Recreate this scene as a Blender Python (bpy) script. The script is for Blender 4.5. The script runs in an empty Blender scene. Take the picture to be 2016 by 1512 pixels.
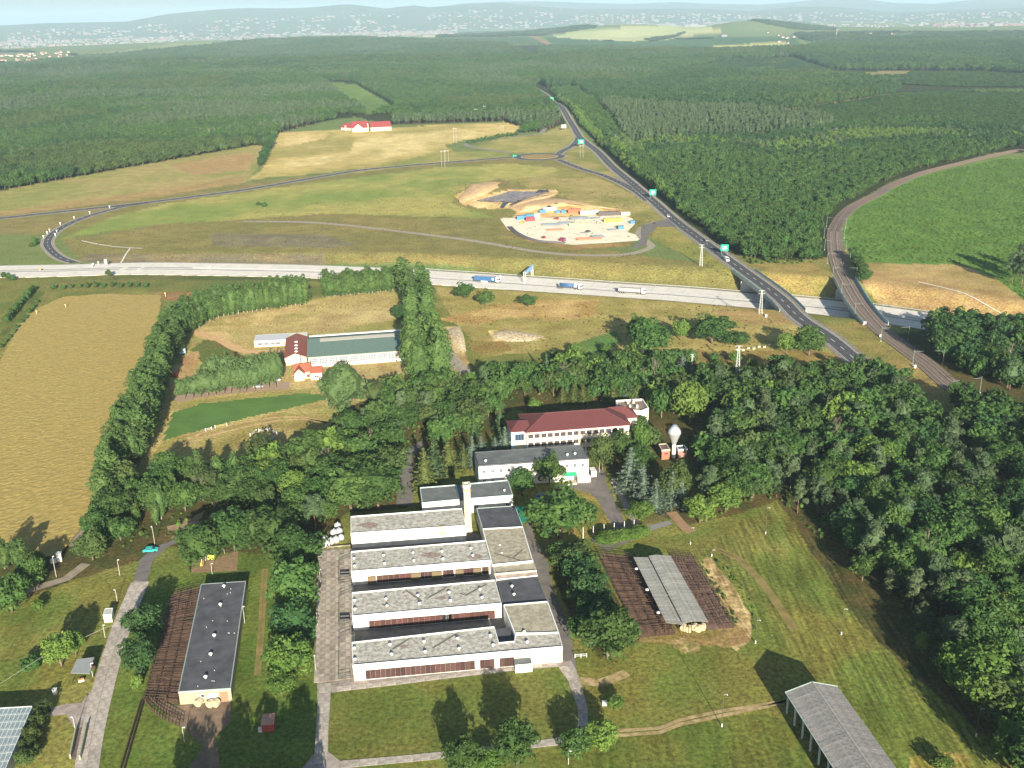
import bpy, math, random
import numpy as np
from mathutils import Vector
R = math.radians
random.seed(7); RNG = np.random.default_rng(7)
C = bpy.context.scene.collection
SC = bpy.context.scene
# ------------------------------------------------ camera
F, PITCH, ROLL, CAMZ = 2000.0, R(20.15), R(1.3), 150.0
_fw = np.array([0, math.cos(PITCH), -math.sin(PITCH)]); _up = np.array([0, math.sin(PITCH), math.cos(PITCH)]); _rt = np.array([1.0, 0, 0])
_R = _rt*math.cos(ROLL) - _up*math.sin(ROLL); _U = _up*math.cos(ROLL) + _rt*math.sin(ROLL)
cam = bpy.data.cameras.new('camera'); cam.sensor_width = 36; cam.lens = 36*F/2016; cam.clip_start = 1; cam.clip_end = 120000
co = bpy.data.objects.new('camera', cam); C.objects.link(co)
from mathutils import Matrix
M = Matrix(((_R[0], _U[0], -_fw[0], 0), (_R[1], _U[1], -_fw[1], 0), (_R[2], _U[2], -_fw[2], CAMZ), (0, 0, 0, 1)))
co.matrix_world = M; SC.camera = co
# ------------------------------------------------ light
SUN_EL, SUN_AZ = R(17.5), R(170.0)          # azimuth clockwise from +Y
w = bpy.data.worlds.new('World'); SC.world = w; w.use_nodes = True
nt = w.node_tree; bg = nt.nodes['Background']
sky = nt.nodes.new('ShaderNodeTexSky'); sky.sky_type = 'NISHITA'; sky.sun_disc = False
sky.sun_elevation = SUN_EL; sky.sun_rotation = SUN_AZ; sky.altitude = 200; sky.air_density = 1.0; sky.dust_density = 1.6; sky.ozone_density = 2.0
nt.links.new(sky.outputs[0], bg.inputs[0]); bg.inputs[1].default_value = 0.05
sl = bpy.data.lights.new('sun', 'SUN'); sl.energy = 5.0; sl.angle = R(0.55); sl.color = (1.0, 0.90, 0.75)
so = bpy.data.objects.new('sun', sl); C.objects.link(so); so.location = (60, -200, 300)
sd = Vector((math.sin(SUN_AZ)*math.cos(SUN_EL), math.cos(SUN_AZ)*math.cos(SUN_EL), math.sin(SUN_EL)))
so.rotation_euler = sd.to_track_quat('Z', 'Y').to_euler()
SC.view_settings.view_transform = 'Standard'; SC.view_settings.look = 'None'; SC.view_settings.gamma = 1.0
SC.view_settings.exposure = 1.5
SC.cycles.max_bounces = 5; SC.cycles.diffuse_bounces = 2; SC.cycles.glossy_bounces = 2; SC.cycles.transparent_max_bounces = 6; SC.cycles.volume_bounces = 0
# ------------------------------------------------ place finding: a photo pixel -> ground point
def G(x, y, z=0.0):
    d = _fw*F + _R*(x-1008) - _U*(y-756); t = (z-CAMZ)/d[2]
    return Vector((d[0]*t, d[1]*t, z))
def proj(X, Y, Z):
    vx, vy, vz = X, Y, Z-CAMZ
    zz = vx*_fw[0]+vy*_fw[1]+vz*_fw[2]; zz = np.where(zz > 5, zz, 5)
    return (1008+F*(vx*_R[0]+vy*_R[1]+vz*_R[2])/zz, 756-F*(vx*_U[0]+vy*_U[1]+vz*_U[2])/zz, zz)
def depth(p): return p[0]*_fw[0]+p[1]*_fw[1]+(p[2]-CAMZ)*_fw[2]
def srgb(r, g, b):
    f = lambda c: (c/255/12.92 if c/255 <= .04045 else ((c/255+.055)/1.055)**2.4)
    return (f(r), f(g), f(b))
# ------------------------------------------------ materials
MATS = {}
def mat(name, c, rough=0.85, var=0.25, scale=0.6, c2=None, detail=6, bump=0.0, metal=0.0, spec=0.3, rnd=0.0, coord='Object', stretch=None, trans=0.0):
    if name in MATS: return MATS[name]
    m = bpy.data.materials.new(name); m.use_nodes = True; n = m.node_tree; L = n.links
    b = n.nodes['Principled BSDF']; b.inputs['Roughness'].default_value = rough; b.inputs['Metallic'].default_value = metal
    b.inputs['Specular IOR Level'].default_value = spec
    tc = n.nodes.new('ShaderNodeTexCoord'); src = tc.outputs[coord]
    if coord == 'World':
        pass
    if stretch:
        mp = n.nodes.new('ShaderNodeMapping'); mp.inputs['Scale'].default_value = stretch; L.new(src, mp.inputs[0]); src = mp.outputs[0]
    no = n.nodes.new('ShaderNodeTexNoise'); no.inputs['Scale'].default_value = scale; no.inputs['Detail'].default_value = detail; no.inputs['Roughness'].default_value = 0.65
    L.new(src, no.inputs['Vector'])
    cr = n.nodes.new('ShaderNodeValToRGB'); e = cr.color_ramp.elements
    d = c2 if c2 else tuple(v*(1-var*1.6) for v in c)
    e[0].position = 0.36; e[0].color = (*d, 1); e[1].position = 0.64; e[1].color = (*[min(1, v*(1+var*0.5)) for v in c], 1)
    L.new(no.outputs['Fac'], cr.inputs[0]); out = cr.outputs[0]
    if rnd > 0:
        oi = n.nodes.new('ShaderNodeObjectInfo'); mr = n.nodes.new('ShaderNodeMapRange'); mr.inputs[3].default_value = 1-rnd; mr.inputs[4].default_value = 1+rnd
        L.new(oi.outputs['Random'], mr.inputs[0]); hs = n.nodes.new('ShaderNodeHueSaturation')
        L.new(mr.outputs[0], hs.inputs['Value']); mh = n.nodes.new('ShaderNodeMapRange'); mh.inputs[3].default_value = 0.5-rnd*0.06; mh.inputs[4].default_value = 0.5+rnd*0.06
        mu = n.nodes.new('ShaderNodeMath'); mu.operation = 'MULTIPLY'; mu.inputs[1].default_value = 7.31; L.new(oi.outputs['Random'], mu.inputs[0])
        fr = n.nodes.new('ShaderNodeMath'); fr.operation = 'FRACT'; L.new(mu.outputs[0], fr.inputs[0]); L.new(fr.outputs[0], mh.inputs[0]); L.new(mh.outputs[0], hs.inputs['Hue'])
        L.new(out, hs.inputs['Color']); out = hs.outputs[0]
    L.new(out, b.inputs['Base Color'])
    if bump:
        bp = n.nodes.new('ShaderNodeBump'); bp.inputs['Strength'].default_value = bump; bp.inputs['Distance'].default_value = 0.2
        L.new(no.outputs['Fac'], bp.inputs['Height']); L.new(bp.outputs[0], b.inputs['Normal'])
    if trans:
        tr = n.nodes.new('ShaderNodeBsdfTranslucent'); ms = n.nodes.new('ShaderNodeMixShader'); ms.inputs[0].default_value = trans
        L.new(out, tr.inputs[0]); L.new(b.outputs[0], ms.inputs[1]); L.new(tr.outputs[0], ms.inputs[2]); L.new(ms.outputs[0], n.nodes['Material Output'].inputs[0])
    MATS[name] = m; return m
def plain(name, c, rough=0.6, **k): return mat(name, c, rough, var=k.pop('var', 0.08), scale=k.pop('scale', 1.5), **k)
# ------------------------------------------------ mesh builder
class MB:
    def __init__(s): s.v = []; s.f = []; s.m = []
    def add(s, vs, fs, mi=0):
        k = len(s.v); s.v += [tuple(v) for v in vs]; s.f += [tuple(k+i for i in f) for f in fs]; s.m += [mi]*len(fs); return s
    def quad(s, a, b, c, d, mi=0): return s.add([a, b, c, d], [(0, 1, 2, 3)], mi)
    def prism(s, poly, z0, z1, mi=0, top=None, bot=True):
        n = len(poly)
        ar = sum(poly[i][0]*poly[(i+1) % n][1]-poly[(i+1) % n][0]*poly[i][1] for i in range(n))
        if ar < 0: poly = poly[::-1]
        vs = [(p[0], p[1], z0) for p in poly]+[(p[0], p[1], z1) for p in poly]
        s.add(vs, [(i, (i+1) % n, n+(i+1) % n, n+i) for i in range(n)], mi)
        s.add([(p[0], p[1], z1) for p in poly], [tuple(range(n))], mi if top is None else top)
        if bot: s.add([(p[0], p[1], z0) for p in poly], [tuple(range(n))[::-1]], mi)
        return s
    def box(s, c, sz, rz=0.0, mi=0, top=None):            # c = centre of base
        ca, sa = math.cos(rz), math.sin(rz); hx, hy = sz[0]/2, sz[1]/2
        return s.prism([(c[0]+ca*x-sa*y, c[1]+sa*x+ca*y) for x, y in ((-hx, -hy), (hx, -hy), (hx, hy), (-hx, hy))], c[2], c[2]+sz[2], mi, top)
    def tube(s, a, b, r0, r1=None, n=6, mi=0, caps=True):
        a, b = Vector(a), Vector(b); r1 = r0 if r1 is None else r1; d = (b-a)
        if d.length < 1e-6: return s
        d.normalize(); u = d.orthogonal().normalized(); v = d.cross(u); vs = []
        for p, r in ((a, r0), (b, r1)):
            for i in range(n): t = 2*math.pi*i/n; vs.append(p+u*(r*math.cos(t))+v*(r*math.sin(t)))
        s.add(vs, [(i, (i+1) % n, n+(i+1) % n, n+i) for i in range(n)]+([tuple(range(n))[::-1], tuple(range(n, 2*n))] if caps else []), mi); return s
    def lathe(s, c, prof, n=16, mi=0):
        vs = []
        for r, z in prof:
            for i in range(n): t = 2*math.pi*i/n; vs.append((c[0]+r*math.cos(t), c[1]+r*math.sin(t), c[2]+z))
        fs = [(j*n+i, j*n+(i+1) % n, (j+1)*n+(i+1) % n, (j+1)*n+i) for j in range(len(prof)-1) for i in range(n)]
        return s.add(vs, fs, mi)
    def mesh(s, name, mats, smooth=False):
        me = bpy.data.meshes.new(name); me.from_pydata(s.v, [], s.f)
        for m in (mats if isinstance(mats, (list, tuple)) else [mats]): me.materials.append(m)
        me.polygons.foreach_set('material_index', s.m)
        if smooth: me.polygons.foreach_set('use_smooth', [True]*len(s.f))
        me.update(); return me
    def build(s, name, mats, parent=None, smooth=False, loc=None, rz=0.0):
        o = bpy.data.objects.new(name, s.mesh(name, mats, smooth)); C.objects.link(o)
        if parent: o.parent = parent
        if loc is not None: o.location = loc
        o.rotation_euler = (0, 0, rz); return o
def tag(o, label, cat, group=None, kind=None):
    if label: o['label'] = label
    if cat: o['category'] = cat
    if group: o['group'] = group
    if kind: o['kind'] = kind
    return o
def thing(name, label, cat, loc=(0, 0, 0), rz=0.0, group=None):
    o = bpy.data.objects.new(name, None); o.empty_display_size = 0.5; C.objects.link(o)
    o.location = loc; o.rotation_euler = (0, 0, rz); return tag(o, label, cat, group)
def part(name, me, parent, loc=None, rz=0.0):
    o = bpy.data.objects.new(name, me); C.objects.link(o); o.parent = parent
    if loc is not None: o.location = loc
    if rz: o.rotation_euler = (0, 0, rz)
    return o
def dup(root, loc, rz=0.0, sc=None, label=None, group=None):
    r = root.copy(); C.objects.link(r); r.location = loc; r.rotation_euler = (0, 0, rz)
    if sc: r.scale = sc
    if label: r['label'] = label
    if group: r['group'] = group
    for ch in root.children:
        c = ch.copy(); C.objects.link(c); c.parent = r
        for g in ch.children:
            d = g.copy(); C.objects.link(d); d.parent = c
    return r
def inpoly(px, py, poly):
    r = np.zeros(px.shape, bool); n = len(poly); xs = [p[0] for p in poly]; ys = [p[1] for p in poly]
    bb = (px > min(xs)) & (px < max(xs)) & (py > min(ys)) & (py < max(ys))
    X, Y = px[bb], py[bb]; q = np.zeros(X.shape, bool)
    for i in range(n):
        x0, y0 = poly[i]; x1, y1 = poly[(i+1) % n]
        if y0 == y1: continue
        q ^= ((y0 > Y) != (y1 > Y)) & (X < (x1-x0)*(Y-y0)/(y1-y0)+x0)
    r[bb] = q; return r
_perm = RNG.random((256, 256))
def vnoise(X, Y, s):
    X = X/s; Y = Y/s; x0 = np.floor(X).astype(int); y0 = np.floor(Y).astype(int); fx = X-x0; fy = Y-y0
    fx = fx*fx*(3-2*fx); fy = fy*fy*(3-2*fy); g = lambda a, b: _perm[a % 256, b % 256]
    return (g(x0, y0)*(1-fx)+g(x0+1, y0)*fx)*(1-fy)+(g(x0, y0+1)*(1-fx)+g(x0+1, y0+1)*fx)*fy
def fbm(X, Y, s, o=3):
    t = 0; a = 1; w_ = 0
    for i in range(o): t = t+a*vnoise(X+37*i, Y+91*i, s/2**i); w_ += a; a *= .55
    return t/w_
# ------------------------------------------------ terrain shape
# motorway centreline (world), cut below the surrounding ground towards the bridges
_mw_px = [(-260, 541), (0, 534), (120, 532), (260, 528), (380, 529), (500, 531), (620, 534), (760, 540), (900, 549), (1000, 556), (1100, 563), (1220, 572), (1340, 580), (1480, 592), (1588, 601), (1722, 617), (1850, 636), (2016, 660), (2300, 702)]
def mw_z(x): return -7.0*min(1.0, max(0.0, (x-150)/1000.0))**0.8
MW = [G(x, y, mw_z(x)) for x, y in _mw_px]
def dist_line(X, Y, line):
    D = np.full(X.shape, 1e9); Zv = np.zeros(X.shape)
    for i in range(len(line)-1):
        a, b = line[i], line[i+1]; dx, dy = b[0]-a[0], b[1]-a[1]; l2 = dx*dx+dy*dy
        t = np.clip(((X-a[0])*dx+(Y-a[1])*dy)/l2, 0, 1)
        d = np.hypot(X-a[0]-t*dx, Y-a[1]-t*dy); z = a[2]+t*(b[2]-a[2]); m = d < D; D = np.where(m, d, D); Zv = np.where(m, z, Zv)
    return D, Zv
def sstep(x): x = np.clip(x, 0, 1); return x*x*(3-2*x)
def bump_at(X, Y, px, py, rx, ry, h):
    c = G(px, py); return h*np.exp(-(((X-c[0])/rx)**2+((Y-c[1])/ry)**2))
YARD_C = G(1120, 450)
def height(X, Y):
    D, Z = dist_line(X, Y, MW)
    k = 1-sstep((D-17.5)/24.0)
    h = Z*k - 0.0
    h = np.where(D < 17.5, Z-0.25, h)
    r = np.hypot(X, Y)
    far = sstep((r-900)/900.0)
    h = h + far*(fbm(X, Y, 700)-.5)*34*sstep((r-1200)/600)
    h = h + bump_at(X, Y, 590, 88, 900, 650, 26)*1.0 + bump_at(X, Y, 1230, 62, 620, 500, 52) + bump_at(X, Y, 1475, 62, 330, 420, 62) + bump_at(X, Y, 1050, 62, 500, 350, 20)
    h = h - 55*sstep((r-7000)/2500)
    # yard of the builders' depot cut flat into the slope, with a bank behind
    c = G(1120, 447); e = ((X-c[0])/46)**2+((Y-c[1])/62)**2
    h = h + 2.2*np.exp(-((X-c[0]+10)/60)**2-((Y-c[1]-95)/30)**2)
    # low mounds near the pit
    h = h + bump_at(X, Y, 945, 372, 22, 26, 3.0)
    return h
# ------------------------------------------------ ground cover: what grows where (regions given at the photograph's places)
A = 1.15
def gc(r, g, b): return tuple(c*A for c in srgb(r, g, b))
SOFT = [  # colour, second colour (patchy), patch size m, polygon
 ((118,114,60), (94,102,48), 25, [(-900,560),(2900,500),(2900,1700),(-900,1700)]),                       # base of the near land
 ((124,112,68), (112,110,60), 30, [(-900,470),(700,455),(1300,470),(1440,520),(2400,640),(2400,520),(1700,500),(1440,440),(1230,330),(1100,300),(0,405),(-900,440)]),   # slopes by the motorway
 ((118,130,62), (150,142,80), 60, [(120,470),(220,428),(330,400),(600,362),(860,330),(1010,322),(1090,330),(1170,360),(1110,380),(980,352),(900,375),(890,400),(980,430),(640,420),(480,432),(330,440),(220,455)]),
 ((126,114,68), (114,108,62), 40, [(120,470),(420,440),(640,428),(980,432),(1040,470),(1240,500),(1400,520),(1500,560),(1480,585),(1100,545),(860,520),(500,518),(260,515),(150,505)]),
 ((106,100,78), (120,112,84), 12, [(418,460),(640,462),(700,482),(650,488),(418,484)]),
 ((112,104,82), (126,112,80), 12, [(280,500),(640,500),(640,522),(260,522),(150,515),(170,500)]),
 ((128,128,70), (150,134,84), 90, [(-900,440),(-900,330),(0,372),(300,318),(500,283),(525,290),(505,335),(480,360),(300,388),(0,418)]),
 ((146,122,78), (160,134,88), 40, [(-300,438),(0,415),(160,396),(340,370),(480,345),(480,360),(300,388),(0,425),(-300,450)]),
 ((158,130,88), (150,122,80), 40, [(330,325),(480,300),(500,308),(490,335),(380,345)]),
 ((182,160,102), (146,134,76), 60, [(530,290),(545,262),(650,255),(700,258),(860,246),(1000,240),(1030,252),(1000,270),(860,280),(900,300),(760,325),(640,340),(505,352),(480,358),(515,335)]),
 ((200,176,124), (178,154,98), 40, [(560,268),(650,262),(640,272),(560,290)]),
 ((196,176,122), (166,148,92), 40, [(700,270),(900,255),(960,262),(880,285),(740,315),(560,330),(560,318),(690,300)]),
 ((126,128,66), (150,136,80), 35, [(640,348),(860,300),(1000,296),(1000,308),(860,322),(700,340)]),
 ((150,138,82), (126,124,66), 40, [(930,290),(975,275),(1070,262),(1110,245),(1135,262),(1130,280),(1090,300),(1005,302)]),
 ((148,132,84), (118,118,60), 30, [(1140,262),(1240,340),(1250,370),(1180,345),(1110,318),(1118,300)]),
 ((122,118,62), (150,134,84), 30, [(1110,330),(1180,350),(1270,395),(1330,440),(1300,440),(1240,430),(1170,405),(1060,375),(1000,355),(1090,340)]),
 ((206,172,112), (182,142,88), 15, [(895,385),(955,360),(985,360),(960,380),(935,400),(915,405)]),
 ((214,188,134), (192,160,106), 12, [(915,400),(960,382),(1010,372),(1095,374),(1100,382),(1060,398),(990,412),(940,410)]),
 ((214,178,124), (188,146,94), 12, [(1030,405),(1075,395),(1130,400),(1230,415),(1240,430),(1100,425),(1000,440)]),
 ((150,120,78), (122,106,62), 10, [(985,445),(1040,475),(1130,492),(1240,485),(1250,470),(1220,478),(1120,482),(1050,468),(1000,440)]),
 ((118,120,58), (138,126,70), 30, [(1290,440),(1330,440),(1420,500),(1480,545),(1430,535),(1340,500),(1285,470)]),
 # north west strip between motorway and grain
 ((112,108,58), (92,102,48), 22, [(-900,545),(0,540),(620,540),(760,548),(640,580),(500,578),(120,575),(70,600),(-100,720),(-900,900)]),
 ((82,92,42), (104,104,52), 12, [(-300,720),(0,655),(70,570),(90,575),(20,650),(-60,760)]),
 ((130,100,66), (150,110,76), 20, [(300,577),(420,573),(440,580),(390,592),(310,592)]),
 # ground round the stables
 ((134,128,72), (160,142,92), 25, [(330,640),(560,600),(640,585),(640,560),(850,560),(860,640),(930,740),(820,800),(640,860),(500,900),(290,930),(270,900),(330,740)]),
 ((160,138,92), (170,152,104), 18, [(600,628),(640,612),(740,604),(780,610),(770,632),(650,645),(610,640)]),
 ((178,154,106), (150,134,80), 10, [(375,655),(450,628),(560,605),(640,592),(600,610),(500,640),(440,652),(470,668),(560,690),(520,698),(440,690)]),
 ((88,98,48), (110,92,52), 14, [(375,690),(400,668),(440,672),(480,695),(400,718)]),
 ((168,138,98), (152,122,82), 10, [(345,745),(360,700),(395,690),(380,735),(350,760)]),
 ((148,128,82), (164,144,98), 8, [(350,775),(420,768),(560,755),(700,745),(800,738),(800,700),(690,712),(640,760),(560,770),(340,792)]),
 ((134,122,70), (150,134,84), 10, [(320,868),(450,838),(560,812),(650,818),(640,850),(500,880),(300,930),(290,905)]),
 ((132,122,66), (150,134,82), 10, [(850,560),(1480,590),(1620,640),(1700,720),(1560,740),(1400,700),(1100,690),(960,700),(900,640)]),
 ((176,148,98), (152,124,74), 14, [(980,600),(1060,592),(1185,590),(1165,625),(1100,632),(1000,625),(940,640),(860,630)]),
 ((202,178,124), (140,118,70), 6, [(960,650),(1000,648),(1060,660),(1080,668),(1030,672),(970,672)]),
 ((134,104,62), (122,106,58), 12, [(920,670),(990,672),(1010,690),(960,700),(925,690)]),
 ((182,156,110), (150,124,80), 6, [(862,645),(900,642),(915,690),(930,735),(895,725),(880,680)]),
 ((152,126,82), (134,116,70), 20, [(1520,600),(1560,640),(1480,640),(1400,615),(1440,602)]),
 ((126,108,60), (136,114,66), 12, [(1320,690),(1620,690),(1700,715),(1640,740),(1340,740)]),
 ((82,110,54), (100,110,54), 20, [(1120,700),(1145,672),(1210,652),(1225,670),(1190,700)]),
 # land between road, railway, motorway
 ((140,122,72), (120,112,62), 15, [(1440,520),(1600,512),(1640,540),(1655,600),(1540,590),(1470,560)]),
 ((136,116,70), (118,112,60), 14, [(1620,640),(1700,632),(1780,690),(1840,740),(1870,790),(1740,740),(1660,672)]),
 ((140,114,72), (156,130,88), 30, [(1690,520),(1900,525),(2016,560),(2400,600),(2400,700),(2016,650),(1880,620),(1730,600),(1700,560)]),
 ((160,136,90), (140,122,74), 20, [(1690,520),(1860,515),(1960,545),(2100,590),(2016,588),(1880,560),(1760,540)]),
 # near lawns
 ((92,104,46), (112,108,54), 14, [(-200,1180),(120,1140),(270,1130),(210,1240),(190,1330),(60,1380),(-200,1420)]),
 ((96,106,48), (80,96,40), 10, [(280,1120),(420,1100),(600,1060),(620,1200),(640,1300),(620,1512),(180,1600),(200,1400)]),
 ((102,102,50), (86,96,42), 16, [(640,1350),(900,1335),(1100,1312),(1140,1440),(1100,1470),(660,1512),(600,1600)]),
 ((94,104,46), (110,106,52), 20, [(1110,1290),(1250,1260),(1500,1240),(1520,960),(1700,1230),(2000,1512),(2100,1700),(600,1800),(660,1512),(1150,1460)]),
 ((108,106,54), (96,106,48), 12, [(1160,1085),(1260,1060),(1360,1050),(1480,1000),(1530,985),(1560,1080),(1500,1220),(1460,1240),(1170,1100)]),
 ((86,98,42), (96,98,44), 10, [(1180,1460),(1500,1400),(1560,1425),(1640,1600),(1100,1700)]),
 ((176,152,112), (146,124,82), 2, [(1380,1104),(1402,1098),(1446,1155),(1480,1208),(1480,1262),(1452,1282),(1436,1268),(1450,1232),(1418,1185)]),
 ((140,116,76), (118,108,60), 6, [(1235,1262),(1300,1240),(1460,1230),(1480,1262),(1440,1275),(1300,1268)]),
 ((150,128,76), (120,112,52), 3, [(1790,1490),(1850,1478),(1900,1485),(1920,1520),(1780,1540)]),
 ((158,138,100), (120,112,62), 2, [(1325,1262),(1345,1256),(1378,1262),(1376,1282),(1350,1286),(1328,1278)]),
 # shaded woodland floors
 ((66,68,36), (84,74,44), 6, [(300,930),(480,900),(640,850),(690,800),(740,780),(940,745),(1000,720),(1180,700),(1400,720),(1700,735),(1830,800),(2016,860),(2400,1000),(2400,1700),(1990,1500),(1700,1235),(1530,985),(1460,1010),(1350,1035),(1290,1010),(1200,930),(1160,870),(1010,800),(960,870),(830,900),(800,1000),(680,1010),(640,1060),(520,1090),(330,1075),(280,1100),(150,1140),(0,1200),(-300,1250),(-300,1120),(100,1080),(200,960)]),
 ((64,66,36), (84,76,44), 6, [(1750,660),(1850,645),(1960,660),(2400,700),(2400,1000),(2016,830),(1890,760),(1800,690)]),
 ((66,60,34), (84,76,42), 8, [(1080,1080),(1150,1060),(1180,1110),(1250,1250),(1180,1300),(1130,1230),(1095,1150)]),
 ((128,112,60), (104,104,48), 6, [(1130,965),(1180,970),(1215,1040),(1160,1060),(1120,1050),(1150,1020),(1165,990)]),
 # far ground: forest floors, fields
 ((44,52,26), (52,58,30), 60, [(-3000,130),(0,128),(150,112),(350,92),(560,72),(800,78),(1000,88),(1180,92),(1400,100),(1560,98),(1700,60),(2016,95),(5000,80),(5000,320),(2016,300),(1960,300),(1850,330),(1760,355),(1690,395),(1650,440),(1635,505),(1600,512),(1500,512),(1440,500),(1290,395),(1215,330),(1165,270),(1110,200),(1090,205),(1125,240),(1060,262),(1030,250),(990,240),(760,245),(700,230),(650,235),(545,262),(500,285),(300,320),(0,375),(-3000,500)]),
 ((96,124,54), (82,112,48), 12, [(1985,308),(2300,330),(2300,640),(2016,590),(1960,548),(1900,522),(1700,517),(1660,475),(1655,420),(1700,388),(1800,348)]),
 ((104,122,58), (90,112,50), 40, [(640,163),(700,165),(760,200),(782,216),(720,226),(688,200)]),
 ((150,146,78), (120,126,62), 10, [(1490,226),(1560,210),(1750,184),(1752,187),(1600,212),(1500,231)]),
 ((112,116,60), (150,130,88), 20, [(1600,235),(1680,225),(1700,240),(1640,262),(1610,255)]),
 ((108,112,62), (140,120,84), 30, [(1700,142),(1780,140),(2016,150),(2016,165),(1900,165),(1740,160)]),
 ((128,104,70), (100,104,56), 30, [(1880,258),(2100,262),(2100,275),(1900,270)]),
 # fields beyond
 ((132,138,84), (116,126,76), 200, [(140,112),(250,98),(360,84),(420,80),(420,90),(300,98),(180,108)]),
 ((138,140,88), (120,128,80), 200, [(600,66),(700,62),(860,62),(1060,68),(1060,74),(900,76),(760,74),(640,72)]),
 ((66,92,50), (80,98,56), 250, [(860,74),(1040,72),(1085,88),(1000,88),(900,80)]),
 ((66,96,52), (58,86,46), 250, [(1070,72),(1240,80),(1420,72),(1560,72),(1580,90),(1400,98),(1180,92),(1088,88)]),
 ((176,176,122), (160,164,106), 250, [(1072,72),(1180,58),(1250,50),(1330,49),(1400,52),(1400,62),(1330,76),(1250,82),(1160,78)]),
 ((180,172,120), (168,160,108), 150, [(1315,72),(1380,60),(1460,50),(1465,54),(1400,64),(1340,74)]),
 ((180,172,112), (160,156,96), 150, [(1405,90),(1480,86),(1550,84),(1545,92),(1470,98),(1410,96)]),
 ((150,112,84), (130,110,80), 90, [(1040,70),(1056,70),(1088,88),(1076,88)]),
]
def ground_colour(X, Y, Z):
    px, py, zz = proj(X, Y, Z)
    ok = Y > 20
    s = np.clip(zz/300.0, .3, 3)
    wob = 1.6
    px2 = px+(fbm(X, Y, 9)-.5)*wob*6*np.clip(400/zz, .3, 2); py2 = py+(fbm(X+500, Y, 9)-.5)*wob*3*np.clip(400/zz, .3, 2)
    base = np.array(gc(112, 118, 66)); b2 = np.array(gc(90, 110, 62)); k = fbm(X, Y, 400)[:, None]
    col = base*(1-k)+b2*k
    py2 = np.where(ok, py2, 1e5)
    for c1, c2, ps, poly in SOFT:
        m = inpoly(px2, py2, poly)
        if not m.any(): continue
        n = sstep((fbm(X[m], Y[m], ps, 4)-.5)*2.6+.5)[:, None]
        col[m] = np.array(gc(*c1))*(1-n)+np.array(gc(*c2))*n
    return col
_ma, _mb = G(1540, 1100), G(1790, 1420); MOW_ANG = math.atan2(_mb.x-_ma.x, _mb.y-_ma.y)
MOWN = [[(1380, 1080), (1530, 985), (1720, 1180), (1990, 1500), (2100, 1700), (1780, 1600), (1600, 1330), (1500, 1260)], [(1180, 1460), (1500, 1400), (1570, 1440), (1640, 1600), (1100, 1700)], [(-200, 1180), (120, 1150), (200, 1200), (180, 1330), (0, 1360), (-200, 1400)]]
def ground_material():
    m = bpy.data.materials.new('grassland'); m.use_nodes = True; n = m.node_tree; L = n.links; b = n.nodes['Principled BSDF']
    b.inputs['Roughness'].default_value = 0.95; b.inputs['Specular IOR Level'].default_value = 0.1
    at = n.nodes.new('ShaderNodeAttribute'); at.attribute_name = 'cover'
    ge = n.nodes.new('ShaderNodeNewGeometry')
    def noise(sc, det): 
        t = n.nodes.new('ShaderNodeTexNoise'); t.inputs['Scale'].default_value = sc; t.inputs['Detail'].default_value = det; t.inputs['Roughness'].default_value = .7
        L.new(ge.outputs['Position'], t.inputs['Vector']); return t
    a, c = noise(0.9, 6), noise(0.07, 6)
    def rng(t, lo, hi, a0=.3, a1=.7):
        r = n.nodes.new('ShaderNodeMapRange'); r.inputs[1].default_value = a0; r.inputs[2].default_value = a1; r.inputs[3].default_value = lo; r.inputs[4].default_value = hi; L.new(t.outputs['Fac'], r.inputs[0]); return r
    ra, rc = rng(a, .55, 1.42, .36, .64), rng(c, .78, 1.22)
    mu = n.nodes.new('ShaderNodeMath'); mu.operation = 'MULTIPLY'; L.new(ra.outputs[0], mu.inputs[0]); L.new(rc.outputs[0], mu.inputs[1])
    hs = n.nodes.new('ShaderNodeHueSaturation'); L.new(at.outputs['Color'], hs.inputs['Color']); L.new(mu.outputs[0], hs.inputs['Value'])
    d = noise(0.14, 4); rd = rng(d, .488, .524); L.new(rd.outputs[0], hs.inputs['Hue'])
    mw = n.nodes.new('ShaderNodeAttribute'); mw.attribute_name = 'mown'; mp = n.nodes.new('ShaderNodeMapping'); mp.inputs['Rotation'].default_value = (0, 0, MOW_ANG); L.new(ge.outputs['Position'], mp.inputs[0])
    mp.inputs['Scale'].default_value = (1, .06, 1); st = n.nodes.new('ShaderNodeTexNoise'); st.inputs['Scale'].default_value = .9; st.inputs['Detail'].default_value = 5; L.new(mp.outputs[0], st.inputs['Vector'])
    rs = rng(st, .62, 1.3, .38, .62); mx = n.nodes.new('ShaderNodeMix'); mx.data_type = 'FLOAT'; L.new(mw.outputs['Fac'], mx.inputs[0]); mx.inputs[2].default_value = 1.0; L.new(rs.outputs[0], mx.inputs[3])
    h2 = n.nodes.new('ShaderNodeHueSaturation'); L.new(hs.outputs[0], h2.inputs['Color']); L.new(mx.outputs[0], h2.inputs['Value'])
    L.new(h2.outputs[0], b.inputs['Base Color'])
    bp = n.nodes.new('ShaderNodeBump'); bp.inputs['Strength'].default_value = .35; bp.inputs['Distance'].default_value = .5; L.new(a.outputs['Fac'], bp.inputs['Height']); L.new(bp.outputs[0], b.inputs['Normal'])
    return m
GROUND = ground_material()
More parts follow.
